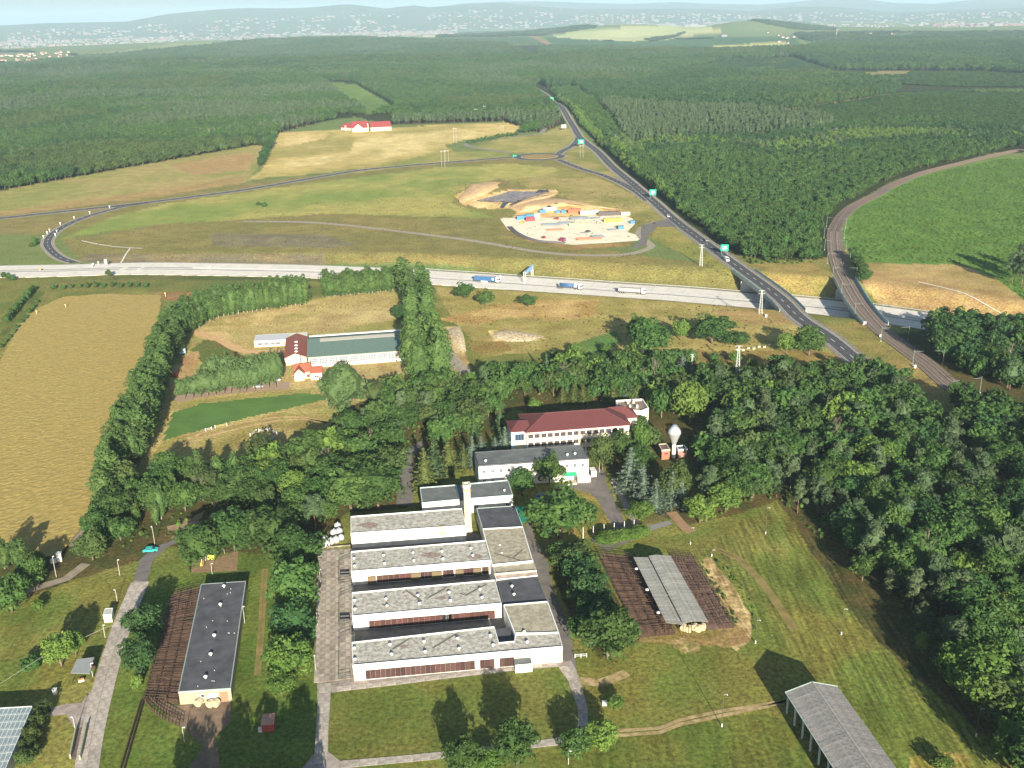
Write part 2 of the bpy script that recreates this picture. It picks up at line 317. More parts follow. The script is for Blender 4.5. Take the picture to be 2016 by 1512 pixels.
def build_ground():
    na = 620
    az = np.concatenate([np.linspace(-180, -38, 50, endpoint=False), np.linspace(-38, -29, 12, endpoint=False), np.linspace(-29, 29, na), np.linspace(30, 38, 10), np.linspace(42, 176, 46)])*math.pi/180
    # rows: evenly spaced by depression angle near, geometric far
    dep = np.concatenate([np.linspace(60, 42, 14, endpoint=False), np.linspace(42, 2.2, 560, endpoint=False), np.geomspace(2.2, 0.16, 70)])*math.pi/180
    r = CAMZ/np.tan(dep); r = np.concatenate([r, [70000, 100000]])
    AZ, RR = np.meshgrid(az, r); X = (np.sin(AZ)*RR).ravel(); Y = (np.cos(AZ)*RR).ravel()
    Z = height(X, Y); nA, nR = len(az), len(r)
    me = bpy.data.meshes.new('ground')
    idx = np.arange(nA*nR).reshape(nR, nA); nx = np.roll(idx, -1, axis=1)
    q = np.stack([idx[:-1], nx[:-1], nx[1:], idx[1:]], -1).reshape(-1, 4)[:, ::-1]
    cen = len(X); X = np.append(X, 0); Y = np.append(Y, 0); Z = np.append(Z, 0)
    tri = np.stack([idx[0], np.full(nA, cen), nx[0]], -1)[:, ::-1]
    nv = len(X); me.vertices.add(nv); me.vertices.foreach_set('co', np.stack([X, Y, Z], -1).ravel().astype('f'))
    nl = q.size+tri.size; me.loops.add(nl); me.loops.foreach_set('vertex_index', np.concatenate([q.ravel(), tri.ravel()]).astype('i'))
    ls = np.concatenate([np.arange(len(q))*4, q.size+np.arange(len(tri))*3]); lt = np.concatenate([np.full(len(q), 4), np.full(len(tri), 3)])
    me.polygons.add(len(ls)); me.polygons.foreach_set('loop_start', ls.astype('i')); me.polygons.foreach_set('loop_total', lt.astype('i'))
    me.update(calc_edges=True)
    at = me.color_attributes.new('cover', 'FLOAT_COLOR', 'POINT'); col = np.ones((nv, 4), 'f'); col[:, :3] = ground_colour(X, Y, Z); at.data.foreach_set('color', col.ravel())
    a2 = me.attributes.new('mown', 'FLOAT', 'POINT'); px, py, _ = proj(X, Y, Z); py = np.where(Y > 20, py, 1e5); mv = np.zeros(nv, 'f')
    for i, pl in enumerate(MOWN): mv[inpoly(px+(fbm(X, Y, 8)-.5)*40, py, pl)] = (.9, .5, .35)[i]
    a2.data.foreach_set('value', mv)
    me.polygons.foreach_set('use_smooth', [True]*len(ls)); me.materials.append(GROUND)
    o = bpy.data.objects.new('ground', me); C.objects.link(o); tag(o, None, None, kind='structure')
build_ground()
# ------------------------------------------------ haze
def build_haze():
    mb = MB(); mb.prism([(-30000, -3000), (30000, -3000), (30000, 45000), (-30000, 45000)], -90, 520)
    m = bpy.data.materials.new('haze'); m.use_nodes = True; n = m.node_tree; n.nodes.remove(n.nodes['Principled BSDF'])
    v = n.nodes.new('ShaderNodeVolumePrincipled'); v.inputs['Color'].default_value = (0.58, 0.83, 1.0, 1); v.inputs['Density'].default_value = HAZE_D; v.inputs['Anisotropy'].default_value = 0.0
    n.links.new(v.outputs[0], n.nodes['Material Output'].inputs['Volume'])
    o = mb.build('haze', m); tag(o, None, None, kind='stuff')
HAZE_D = 6.0e-5
build_haze()
# ------------------------------------------------ roads, fields, railway
def hz(x, y): return float(height(np.array([x]), np.array([y]))[0])
def smooth(pts, step=7.0):
    P = [Vector(p) for p in pts]; P = [2*P[0]-P[1]]+P+[2*P[-1]-P[-2]]; out = []
    for i in range(1, len(P)-2):
        n = max(1, int((P[i+1]-P[i]).length/step)); 
        for k in range(n):
            t = k/n; a, b, c, d = P[i-1], P[i], P[i+1], P[i+2]
            out.append(0.5*((2*b)+(c-a)*t+(2*a-5*b+4*c-d)*t*t+(3*b-a-3*c+d)*t*t*t))
    out.append(P[-2]); return out
def onground(pts, dz):
    X = np.array([p[0] for p in pts]); Y = np.array([p[1] for p in pts]); Z = height(X, Y)
    return [Vector((x, y, z+dz)) for x, y, z in zip(X, Y, Z)]
def offs(line, d, dz=0.0):
    o = []
    for i, p in enumerate(line):
        t = (line[min(i+1, len(line)-1)]-line[max(i-1, 0)]); t.z = 0; t.normalize()
        o.append(Vector((p.x+t.y*d, p.y-t.x*d, p.z+dz)))       # +d = right hand side
    return o
def ribbon(mb, line, d0, d1, dz=0.0, mi=0):
    a, b = offs(line, d0, dz), offs(line, d1, dz); n = len(line)
    mb.add(a+b, [(i, n+i, n+i+1, i+1) for i in range(n-1)], mi); return mb
def strip_box(mb, line, d0, d1, z0, z1, mi=0):                 # a long wall or slab that follows a line
    a, b, c, d = offs(line, d0, z0), offs(line, d1, z0), offs(line, d1, z1), offs(line, d0, z1); n = len(line)
    for u, v in ((a, b), (b, c), (c, d), (d, a)):
        mb.add(u+v, [(i, i+1, n+i+1, n+i) for i in range(n-1)], mi)
    mb.add([a[0], b[0], c[0], d[0]], [(0, 1, 2, 3)], mi); mb.add([a[-1], b[-1], c[-1], d[-1]], [(3, 2, 1, 0)], mi); return mb
def dashes(mb, line, d, on, off, w=.18, dz=.03, mi=0):
    L = offs(line, d, dz); acc = 0; 
    for i in range(len(L)-1):
        a, b = L[i], L[i+1]; l = (b-a).length; t = 0
        while t < l:
            ph = (acc+t) % (on+off); st = min(l-t, (on-ph) if ph < on else (on+off-ph)); st = max(st, .05)
            if ph < on:
                p, q = a+(b-a)*(t/l), a+(b-a)*(min(1, (t+st)/l)); s = (b-a).normalized(); nn = Vector((s.y, -s.x, 0))*w
                mb.add([p-nn, p+nn, q+nn, q-nn], [(0, 1, 2, 3)], mi)
            t += st
        acc += l
ASPH = mat('asphalt', (0.075, .076, .08), .9, var=.22, scale=.35, coord='Object')
ASPHN = mat('old_asphalt', (0.17, .155, .14), .9, var=.16, scale=.25)
CONC = mat('motorway_concrete', (.64, .61, .54), .85, var=.07, scale=.15)
CONC2 = mat('yard_concrete', (.31, .275, .235), .9, c2=(.17, .135, .10), scale=.5, bump=.3)
CONC3 = mat('path_concrete', (.33, .295, .265), .9, c2=(.24, .20, .17), scale=.5, bump=.2)
GRAV = mat('gravel', (.33, .29, .22), .95, var=.18, scale=.4)
DIRT = mat('dirt', (.30, .21, .13), .95, c2=(.19, .14, .085), scale=.25)
SAND = mat('sand', (.66, .57, .40), .95, var=.10, scale=.08)
WHT = plain('road_paint', (.75, .75, .72), .7)
STEEL = plain('galvanised_steel', (.50, .52, .53), .45, metal=.5)
def structure(mb, name, m, smooth_=False): return tag(mb.build(name, m, smooth=smooth_), None, None, kind='structure')
# motorway
MWs = smooth(MW, 9)
mb = MB(); strip_box(mb, MWs, -16.5, 16.5, -.5, .0); structure(mb, 'motorway', CONC)
mb = MB(); ribbon(mb, MWs, -3.2, -1.2, .012, 0); ribbon(mb, MWs, 1.2, 3.2, .012, 0)
ribbon(mb, MWs, -16.4, -15.2, .012, 0); ribbon(mb, MWs, 15.2, 16.4, .012, 0)
structure(mb, 'motorway_shoulder', mat('dark_concrete', (.30, .30, .28), .9, var=.1, scale=.2))
mb = MB()
for d in (-13.0, -4.0, 4.0, 13.0): ribbon(mb, MWs, d-.12, d+.12, .02)
for d in (-8.6, 8.6): dashes(mb, MWs, d, 6, 12, .12, .02)
structure(mb, 'lane_marking', WHT)
mb = MB()
for i in range(0, len(MWs)): pass
acc = 0
for i in range(len(MWs)-1):
    a = MWs[i]; t = (MWs[i+1]-a).normalized(); nn = Vector((t.y, -t.x, 0))
    for s in (-1, 1):
        p, q = a+nn*s*3.4, a+nn*s*16.0; mb.add([p-t*.05, q-t*.05, q+t*.05, p+t*.05], [(0, 1, 2, 3)])
tag(mb.build('expansion_joint', mat('joint', (.28, .27, .25), .9)), None, None, kind='structure').location.z = .016
def guardrail(line, d, label, dz=0.0, h=.75):
    t = thing('guardrail', label, 'guardrail', (0, 0, 0), group='guardrails along the roads')
    mb = MB(); strip_box(mb, line, d-.08, d+.08, dz+h-.32, dz+h); mb.build('rail', STEEL, t)
    mb = MB()
    for p in offs(line, d, dz)[::1]: mb.box((p.x, p.y, p.z), (.12, .12, h-.1))
    o = mb.build('post', STEEL, t); o['kind'] = 'stuff'
sub = lambda L, a, b: [p for p in L if a <= p.x <= b]
guardrail(sub(MWs, -210, 420), 0.0, 'grey steel guardrail along the middle of the pale concrete motorway')
guardrail(sub(MWs, -60, 420), -17.2, 'grey steel guardrail along the far shoulder of the concrete motorway')
guardrail(sub(MWs, -60, 170), 17.2, 'grey steel guardrail along the near shoulder of the concrete motorway')
# asphalt roads
def road(name, pts, wid, shoulder=1.2, dz=.14, mark=True, msh=GRAV, mroad=ASPH, step=8, lvl=None):
    line = smooth([G(*p) for p in pts], step)
    line = onground(line, dz) if lvl is None else [Vector((p.x, p.y, lvl(p))) for p in line]
    mb = MB(); ribbon(mb, line, -wid/2-shoulder, wid/2+shoulder, -.07); structure(mb, 'road_shoulder', msh)
    mb = MB(); ribbon(mb, line, -wid/2, wid/2, 0); structure(mb, name, mroad)
    if mark:
        mb = MB(); 
        for d in (-wid/2+.35, wid/2-.35): ribbon(mb, line, d-.1, d+.1, .03)
        dashes(mb, line, 0, 5, 7, .13); structure(mb, 'lane_marking', WHT)
    return line
def over(p):                                                   # level of the roads that cross the cutting
    D, Z = dist_line(np.array([p.x]), np.array([p.y]), MW); r = math.hypot(p.x, p.y)
    return .15 if D[0] < 60 else hz(p.x, p.y)+.2
MAIN = road('main_road', [(1052, 169), (1077, 181), (1094, 198), (1111, 226), (1129, 250), (1143, 272), (1177, 299), (1205, 328), (1250, 366), (1295, 405), (1340, 443), (1437, 514), (1528, 581), (1575, 627), (1632, 665), (1692, 715), (1740, 752), (1800, 800)], 8.6, 2.2, lvl=over, step=7)
road('link_road', [(1139, 262), (1137, 276), (1125, 288), (1108, 297), (1098, 304)], 8, 1.6)
road('link_road', [(-300, 462), (0, 430), (120, 417), (258, 402.5), (400, 385), (500, 371), (620, 350), (705, 336), (780, 328), (872, 320.5), (940, 315), (1012, 309)], 8.5, 2.4)
road('slip_road', [(290, 400), (258, 403.6), (216, 413.5), (173.6, 426), (139, 439.5), (111.6, 454.4), (98, 466.8), (93, 479), (99, 491.6), (116.6, 506.5), (139, 515), (173.6, 522), (211, 526), (260, 529)], 6.4, 1.6)
road('slip_road', [(1100, 315), (1146, 333), (1181, 343), (1215, 357), (1250, 376), (1275, 396)], 7.5, 1.6, dz=.16)
ctr = G(1062, 308.7)
rr = (G(1111, 308.7)-ctr).length-3.0
mb = MB(); circ = [Vector((ctr.x+rr*math.cos(t)*1.0, ctr.y+rr*math.sin(t), hz(ctr.x, ctr.y)+.26)) for t in np.linspace(0, 2*math.pi, 49)]
ribbon(mb, circ, -4.2, 4.2, 0); structure(mb, 'roundabout', ASPH)
mb = MB(); ribbon(mb, circ, -5.6, 5.6, -.06); structure(mb, 'road_shoulder', GRAV)
mb = MB(); ribbon(mb, circ, -4.0, -3.75, .03); ribbon(mb, circ, 3.75, 4.0, .03); structure(mb, 'lane_marking', WHT)
mb = MB(); mb.prism([(ctr.x+(rr-5.4)*math.cos(t), ctr.y+(rr-5.4)*math.sin(t)) for t in np.linspace(0, 2*math.pi, 33)[:-1]], 0, .42); structure(mb, 'roundabout_island', mat('dry_turf', srgb(150, 128, 76), .95, var=.2, scale=.3))
def track(name, pts, wid, m, dz=.1, step=6): 
    line = onground(smooth([G(*p) for p in pts], step), dz); mb = MB(); ribbon(mb, line, -wid/2, wid/2, 0); structure(mb, name, m); return line
track('gravel_track', [(1074, 246), (1072, 255), (1059, 264), (1010, 270), (972, 274), (925, 282), (917, 285), (930, 290), (960, 295), (1010, 301)], 6, mat('pale_asphalt', (.24, .23, .21), .9, var=.1, scale=.2), dz=.2)
track('drainage_channel', [(160, 474), (200, 482), (240, 487), (280, 489)], 1.3, CONC); track('drainage_channel', [(256, 489), (236, 517)], 1.0, CONC)
track('drainage_channel', [(1808, 555), (1880, 572), (1960, 596), (2016, 611), (2120, 640)], 1.2, CONC)
track('gravel_track', [(1290, 438), (1268, 446), (1258, 458), (1268, 472), (1282, 486), (1240, 500), (1160, 503), (1060, 496), (900, 470), (640, 440), (480, 436)], 5.5, GRAV)
mb = MB(); mb.add([G(*p, .16) for p in ((1262, 444), (1315, 430), (1345, 447), (1295, 446), (1278, 462), (1272, 482), (1240, 492), (1262, 470))], [(0, 1, 2, 3, 4), (0, 4, 5, 6, 7)]); structure(mb, 'parking_apron', ASPHN)
def sheet(name, poly, m, dz=.02, sub_=None):
    mb = MB(); P = [G(*p) for p in poly]; P = [(p.x, p.y, dz) for p in P]
    mb.add(P, [tuple(range(len(P)))]); return structure(mb, name, m)
# depot yard (white crushed stone)
sheet('gravel_yard', [(985, 432), (1000, 424), (1060, 416), (1125, 410), (1190, 413), (1245, 430), (1250, 441), (1235, 457), (1252, 462), (1275, 462), (1255, 474), (1200, 478), (1130, 482), (1080, 478), (1030, 468), (1000, 452)], mat('crushed_stone', (.78, .70, .53), .95, var=.10, scale=.12), .06)
mb = MB()
# near paths and yards
sheet('concrete_road', [(264, 1143), (244, 1190), (225, 1234), (190, 1346), (184, 1354), (131, 1405), (78, 1400), (20, 1404), (0, 1404), (-5, 1392), (60, 1392), (131, 1386), (160, 1372), (110, 1660), (176, 1660), (187, 1512), (206, 1415), (231, 1321), (256, 1234), (289, 1146)][0:4]+[(186, 1352), (160, 1470), (156, 1512), (130, 1680), (168, 1680), (187, 1512), (206, 1415), (231, 1321), (256, 1234), (289, 1146)], CONC3, .03)
sheet('concrete_path', [(184, 1352), (160, 1384), (131, 1386), (78, 1399), (66, 1400), (50, 1414), (131, 1407), (150, 1440), (158, 1490), (170, 1430)], CONC3, .026)
sheet('asphalt_road', [(275, 1102), (310, 1074), (330, 1068), (345, 1060), (352, 1066), (331, 1076), (301, 1102), (289, 1146), (264, 1143)], mat('grey_asphalt', (.16, .145, .14), .9, var=.12, scale=.3), .03)
track('dirt_track', [(345, 1062), (375, 1040), (395, 1010), (360, 1035), (330, 1042)], 4, DIRT)
track('dirt_track', [(150, 1075), (158, 1050), (180, 1010), (200, 960)], 5, mat('pale_dirt', (.27, .23, .17), .95, var=.15, scale=.4)); track('dirt_track', [(40, 1168), (80, 1155), (130, 1140), (170, 1110)], 3.2, MATS['pale_dirt'])
sheet('concrete_yard', [(629, 1082), (692, 1080), (697, 1345), (655, 1352), (650, 1366), (648, 1420), (626, 1420), (622, 1271), (624, 1165)], CONC2, .03)
sheet('concrete_path', [(631, 1330), (624, 1440), (621, 1480), (596, 1512), (560, 1560), (690, 1560), (689, 1512), (882, 1492), (1099, 1468), (1140, 1450), (1155, 1440), (1150, 1425), (1134, 1430), (1138, 1440), (1099, 1452), (1056, 1458), (878, 1480), (671, 1499), (646, 1480), (646, 1440), (650, 1330)], CONC3, .026)
sheet('concrete_path', [(1095, 1308), (1118, 1339), (1138, 1397), (1137, 1445), (1153, 1446), (1158, 1397), (1146, 1352), (1134, 1318), (1124, 1300)], CONC3, .034)
sheet('concrete_apron', [(650, 1350), (695, 1342), (900, 1320), (1098, 1296), (1112, 1301), (1110, 1312), (1045, 1317), (900, 1334), (653, 1364)], CONC3, .037)
sheet('asphalt_road', [(1030, 1040), (1049, 1104), (1078, 1186), (1107, 1274), (1109, 1302), (1136, 1320), (1124, 1250), (1109, 1207), (1090, 1165), (1080, 1112), (1056, 1067), (1042, 1030)], ASPHN, .03)
sheet('access_drive', [(1100, 955), (1130, 945), (1173, 918), (1192, 930), (1192, 948), (1210, 985), (1242, 1050), (1250, 1062), (1195, 1085), (1160, 1062), (1200, 1052), (1212, 1041), (1197, 1021), (1176, 983), (1161, 971), (1127, 962)], ASPHN, .03)
sheet('garden_path', [(1200, 945), (1212, 944), (1262, 1035), (1250, 1042)], CONC3, .034)
sheet('asphalt_path', [(1268, 1037), (1317, 1025), (1323, 1032), (1272, 1048)], mat('smooth_asphalt', (.22, .215, .21), .9, var=.06), .034)
track('dirt_path', [(1322, 1008), (1335, 1025), (1350, 1040), (1362, 1048)], 3.4, mat('trodden_earth', srgb(150, 122, 92), .95, var=.12, scale=.5), .04)
track('dirt_track', [(1141, 1340), (1175, 1344), (1190, 1342), (1235, 1325)], 3.0, mat('pale_earth', srgb(170, 148, 112), .95, c2=srgb(120, 112, 66), scale=.5), .04)
for d in (-4, 5): track('wheel_rut', [(1155, 1447+d*.5), (1220, 1443+d), (1300, 1437+d), (1340, 1421+d), (1420, 1404+d), (1510, 1388+d*.6), (1550, 1380)], 1.1, MATS['pale_earth'], .04)
for d in (0, 9): track('wheel_rut', [(1405+d, 1080), (1450+d, 1100), (1490+d, 1140), (1530+d, 1195), (1560+d, 1240)], 1.2, mat('faded_rut', srgb(134, 116, 74), .95, c2=srgb(106, 102, 52), scale=.3), .03)
for d in (0, 7): track('wheel_rut', [(503+d, 1330), (510+d, 1250), (514+d, 1180), (518+d, 1120)], .8, MATS['faded_rut'], .03)
sheet('asphalt_road', [(786, 900), (805, 880), (830, 868), (834, 874), (812, 900), (813, 995), (780, 995), (786, 940)], ASPHN, .03)
sheet('farm_yard', [(352, 1389), (300, 1381), (330, 1410), (370, 1440), (400, 1470), (372, 1512), (350, 1600), (445, 1600), (425, 1450), (455, 1420), (455, 1378)], mat('yard_dirt', srgb(128, 108, 88), .95, c2=srgb(100, 88, 74), scale=.3), .035)
track('dirt_road', [(930, 745), (905, 722), (880, 690), (862, 655), (850, 640)], 6, GRAV); track('dirt_track', [(385, 655), (430, 668), (480, 692), (560, 690)], 5, mat('pale_sand', srgb(196, 162, 116), .95, var=.12, scale=.4))
track('parking_strip', [(345, 788), (380, 778), (440, 770), (520, 762), (570, 758)], 9, mat('parking_gravel', srgb(158, 138, 118), .95, var=.1, scale=.5), .04)
for d in (0, 10): track('riding_track', [(318, 900+d), (345, 878+d), (400, 852+d), (470, 834+d), (540, 822+d*.7), (600, 822+d*.3), (645, 832)], 1.6, mat('worn_track', srgb(190, 162, 112), .95, c2=srgb(150, 130, 84), scale=.4), .04)
COURT = mat('court_asphalt', (.14, .135, .125), .9, c2=(.10, .095, .09), scale=.5)
sheet('court_floor', [(692, 1075), (692, 1092), (960, 1068), (925, 1040), (916, 1052)], COURT, .03); sheet('court_floor', [(693, 1148), (693, 1200), (975, 1172), (970, 1128)], COURT, .03); sheet('court_floor', [(694, 1235), (694, 1296), (1000, 1272), (990, 1210)], COURT, .03)
def slabs(parent_name, line_px, width, seg_len, cols, m, z, gap=.12):
    P = smooth([G(*p) for p in line_px], seg_len); par = [o for o in C.objects if o.name.startswith(parent_name)][0]; me = {}
    for i in range(len(P)-1):
        a, b = P[i], P[i+1]; t = b-a; L = t.length; t.normalize(); nn = Vector((t.y, -t.x, 0)); cw = width/cols
        for c in range(cols):
            k = (round(L*2)/2, cw)
            if k not in me: q = MB(); q.box((0, 0, 0), (L-gap, cw-gap, .05)); me[k] = q.mesh('slab', m)
            o = (a+b)/2+nn*(-width/2+cw*(c+.5)); s = part('slab', me[k], par, (o.x, o.y, z), math.atan2(t.y, t.x)+RNG.uniform(-.004, .004)); s.rotation_euler = (RNG.uniform(-.004, .004), RNG.uniform(-.003, .003), s.rotation_euler[2])
SLAB = mat('slab_concrete', (.40, .37, .325), .9, c2=(.25, .215, .175), scale=.9, rnd=.13, detail=9, bump=.3); SLABY = mat('stained_slab', (.38, .345, .29), .9, c2=(.20, .165, .12), scale=.5, rnd=.18, detail=9, bump=.4)
slabs('concrete_yard', [(660, 1083), (660, 1150), (660, 1240), (660, 1340)], 10.2, 3.0, 4, SLABY, .045)
slabs('concrete_road', [(276, 1146), (240, 1234), (210, 1330), (183, 1440), (172, 1505), (160, 1580)], 5.2, 4.2, 2, SLAB, .045)
slabs('concrete_path', [(641, 1345), (634, 1440), (632, 1480), (628, 1530)], 2.9, 3.2, 1, SLAB, .04)
slabs('concrete_path', [(672, 1505), (780, 1496), (880, 1486), (980, 1474), (1098, 1460)], 2.3, 3.4, 1, SLAB, .04)
slabs('concrete_path', [(1108, 1312), (1128, 1339), (1147, 1397), (1147, 1440)], 2.3, 3.0, 1, SLAB, .045)
slabs('concrete_apron', [(662, 1357), (780, 1344), (900, 1328), (1095, 1305)], 1.9, 3.4, 1, SLAB, .048)
# fields that stand as sheets of their own
def field(name, poly, cell, h, amp, m, flat=False):
    P = [G(*p) for p in poly]; xs = [p.x for p in P]; ys = [p.y for p in P]
    gx = np.arange(min(xs), max(xs), cell); gy = np.arange(min(ys), max(ys), cell); X, Y = np.meshgrid(gx, gy)
    Xc, Yc = X[:-1, :-1]+cell/2, Y[:-1, :-1]+cell/2; px, py, _ = proj(Xc, Yc, 0*Xc)
    wob = (fbm(Xc, Yc, 6)-.5)*5
    ins = inpoly(px+wob, py+wob*.4, poly)
    Z = height(X, Y)+h+amp*(RNG.random(X.shape)-.5)
    idx = np.arange(X.size).reshape(X.shape); q = np.stack([idx[:-1, :-1][ins], idx[:-1, 1:][ins], idx[1:, 1:][ins], idx[1:, :-1][ins]], -1)
    use = np.unique(q); mp = np.full(X.size, -1); mp[use] = np.arange(len(use))
    V = np.stack([X.ravel()[use], Y.ravel()[use], Z.ravel()[use]], -1)
    me = bpy.data.meshes.new(name); me.from_pydata(V.tolist(), [], mp[q].tolist()); me.materials.append(m); me.update()
    o = bpy.data.objects.new(name, me); C.objects.link(o); return tag(o, None, None, kind='structure')
field('grain_field', [(-420, 860), (-100, 830), (0, 712), (40, 640), (78, 606), (125, 586), (200, 580), (318, 583), (316, 640), (300, 700), (285, 760), (262, 820), (225, 900), (200, 960), (172, 1020), (150, 1060), (118, 1100), (40, 1095), (-60, 1090), (-420, 1180)], 1.1, .55, .16,
      mat('ripe_grain', srgb(158, 138, 78), .95, c2=srgb(138, 126, 68), scale=.9, detail=10, bump=.5))
field('turf_paddock', [(322, 862), (342, 812), (390, 796), (600, 774), (650, 780), (640, 788), (560, 806), (450, 832), (320, 868)], 1.5, .09, .05, mat('watered_turf', srgb(82, 116, 52), .95, var=.12, scale=.12))
# railway
RL = smooth([G(*p) for p in ((2300, 880), (2016, 822), (1930, 790), (1876, 762), (1826, 719), (1776, 682), (1732, 648), (1695, 605), (1669, 561), (1652, 525), (1643, 483), (1646, 447), (1675, 410), (1732, 380), (1750, 368), (1819, 340), (1906, 318), (1969, 303), (2060, 285))], 7)
RL = [Vector((p.x, p.y, .25)) for p in RL]
mb = MB(); strip_box(mb, RL, -4.9, 4.9, -.35, .0); structure(mb, 'railway_bed', mat('ballast', (.20, .155, .12), .95, c2=(.12, .095, .08), scale=1.2))
mb = MB(); [ribbon(mb, RL, s*2.1-1.35, s*2.1+1.35, .03) for s in (-1, 1)]; structure(mb, 'railway_track', mat('track_bed', (.15, .115, .095), .95, c2=(.10, .08, .07), scale=1.5))
sl_ = MB()
for i in range(len(RL)-1):
    a, b = RL[i], RL[i+1]
    if a.y > 700: continue
    t = (b-a).normalized(); rz = math.atan2(t.y, t.x)
    for k in range(max(1, int((b-a).length/1.4))):
        p = a+(b-a)*(k/max(1, int((b-a).length/1.4))); nn = Vector((t.y, -t.x, 0))
        for s in (-1, 1): q = p+nn*s*2.1; sl_.box((q.x, q.y, .285), (.45, 2.5, .06), rz)
tag(sl_.build('sleeper', mat('sleeper_concrete', (.26, .22, .18), .9)), None, None, kind='structure')
mb = MB()
for s in (-1, 1):
    for g in (-.75, .75): strip_box(mb, RL, s*2.1+g-.08, s*2.1+g+.08, .06, .24)
structure(mb, 'rail', plain('rusty_rail', (.30, .21, .15), .5, metal=.3))
# bridges over the cutting
BRC = mat('bridge_concrete', (.42, .42, .40), .8, var=.12, scale=.3); BRG = plain('green_parapet', (.34, .50, .46), .5); 
def bridge(name, line, half, label, thick, par_h, m_par, dlim=44.0):
    X = np.array([p.x for p in line]); Y = np.array([p.y for p in line]); D, Z = dist_line(X, Y, MW)
    on = [i for i in range(len(line)) if D[i] < dlim]; seg = line[on[0]:on[-1]+1]
    t = thing(name, label, 'bridge')
    mb = MB(); strip_box(mb, seg, -half, half, -.2-thick, -.2); mb.build('deck', BRC, t)
    for s in (-1, 1):
        mb = MB(); strip_box(mb, seg, s*(half+.02), s*(half+.36), -.9, .25); mb.build('kerb', BRC, t)
        mb = MB(); strip_box(mb, seg, s*(half+.12), s*(half+.22), .25, .25+par_h); mb.build('parapet', m_par, t)
        mb = MB()
        for p in offs(seg, s*(half+.17), .25): mb.box((p.x, p.y, p.z), (.2, .2, par_h+.12), 0)
        o = mb.build('railing_post', STEEL, t); o['kind'] = 'stuff'
    dd = [D[i] for i in on]; k = int(np.argmin(dd))
    for side in (0, 1):
        rng = [on[j] for j in (range(0, k) if side == 0 else range(k, len(on))) if abs(dd[j]-20.5) < 6.5]
        if not rng: continue
        j = min(rng, key=lambda j: abs(D[j]-20.5)); a = line[j]; tt = (line[j+1]-line[j-1]).normalized(); rz = math.atan2(tt.y, tt.x)
        # abutment parallel to the motorway
        m_dir = math.atan2(MW[15][1]-MW[13][1], MW[15][0]-MW[13][0]); cr = abs(math.sin(m_dir-rz)); 
        mb = MB(); mb.box((a.x, a.y, -8), (2*half/cr+2, 1.6, 8.1-thick), m_dir); mb.build('abutment', BRC, t)
    j = on[k]; a = line[j]; m_dir = math.atan2(MW[15][1]-MW[13][1], MW[15][0]-MW[13][0]); tt = (line[j+1]-line[j-1]).normalized(); cr = abs(math.sin(m_dir-math.atan2(tt.y, tt.x)))
    for q in (-.7, -.25, .25, .7):
        mb = MB(); c = a+Vector((math.cos(m_dir), math.sin(m_dir), 0))*(q*half/cr); mb.tube((c.x, c.y, -8), (c.x, c.y, -.2-thick), .55, n=10); mb.build('pier', BRC, t)
    return seg
bseg = bridge('road_bridge', MAIN, 6.6, 'concrete road bridge carrying the dark asphalt road over the motorway', 1.3, 1.1, BRG)
rseg = bridge('railway_bridge', RL, 5.9, 'curved railway bridge with pale green parapets over the motorway', 1.5, 1.3, plain('pale_green_parapet', (.45, .60, .55), .5))
a0 = bseg[0]
guardrail([p for p in MAIN if 100 < p.x < 175 and p.y < 760], 5.6, 'steel guardrail on the near side of the main road by the bridge', -.1)
guardrail([p for p in MAIN if 100 < p.x < 175 and p.y < 760], -5.6, 'steel guardrail on the far side of the main road by the bridge', -.1)
# ------------------------------------------------ buildings
WALL = mat('white_plaster', (.66, .64, .60), .85, c2=(.56, .53, .47), scale=.5, stretch=(1, 1, .25)); CREAM = plain('cream_plaster', (.50, .45, .35), .8)
ROOFC = mat('weathered_roof_concrete', (.48, .47, .42), .95, c2=(.23, .22, .18), scale=.9, detail=12, bump=.3)
ROOFC2 = mat('mossy_roof_concrete', (.38, .355, .27), .95, c2=(.23, .21, .15), scale=.8, detail=9, bump=.3)
FELT = mat('dark_roofing_felt', (.085, .09, .10), .85, c2=(.055, .058, .065), scale=.35, detail=8); FELTG = mat('grey_roofing_felt', (.13, .145, .14), .85, c2=(.10, .11, .11), scale=.3)
TRIM = plain('white_trim', (.78, .80, .78), .6); TEAL = plain('pale_green_edge', (.42, .55, .50), .5)
WOOD = mat('brown_wood', (.060, .030, .027), .9, c2=(.034, .02, .018), scale=2.5, rnd=.3); WOODR = mat('red_wood', (.085, .036, .029), .9, c2=(.045, .022, .019), scale=2.5, rnd=.25)
STRAW = mat('straw', (.17, .13, .075), .95, var=.25, scale=3); GLASS = plain('dark_glass', (.035, .045, .055), .15, spec=.6)
VENT = plain('white_vent', (.60, .62, .62), .5); RUST = mat('rusty_steel', (.085, .05, .036), .8, c2=(.045, .03, .024), scale=2, rnd=.15)
def at(px, z): return [G(x, y, z) for x, y in px]
def lerp(a, b, t): return a+(b-a)*t
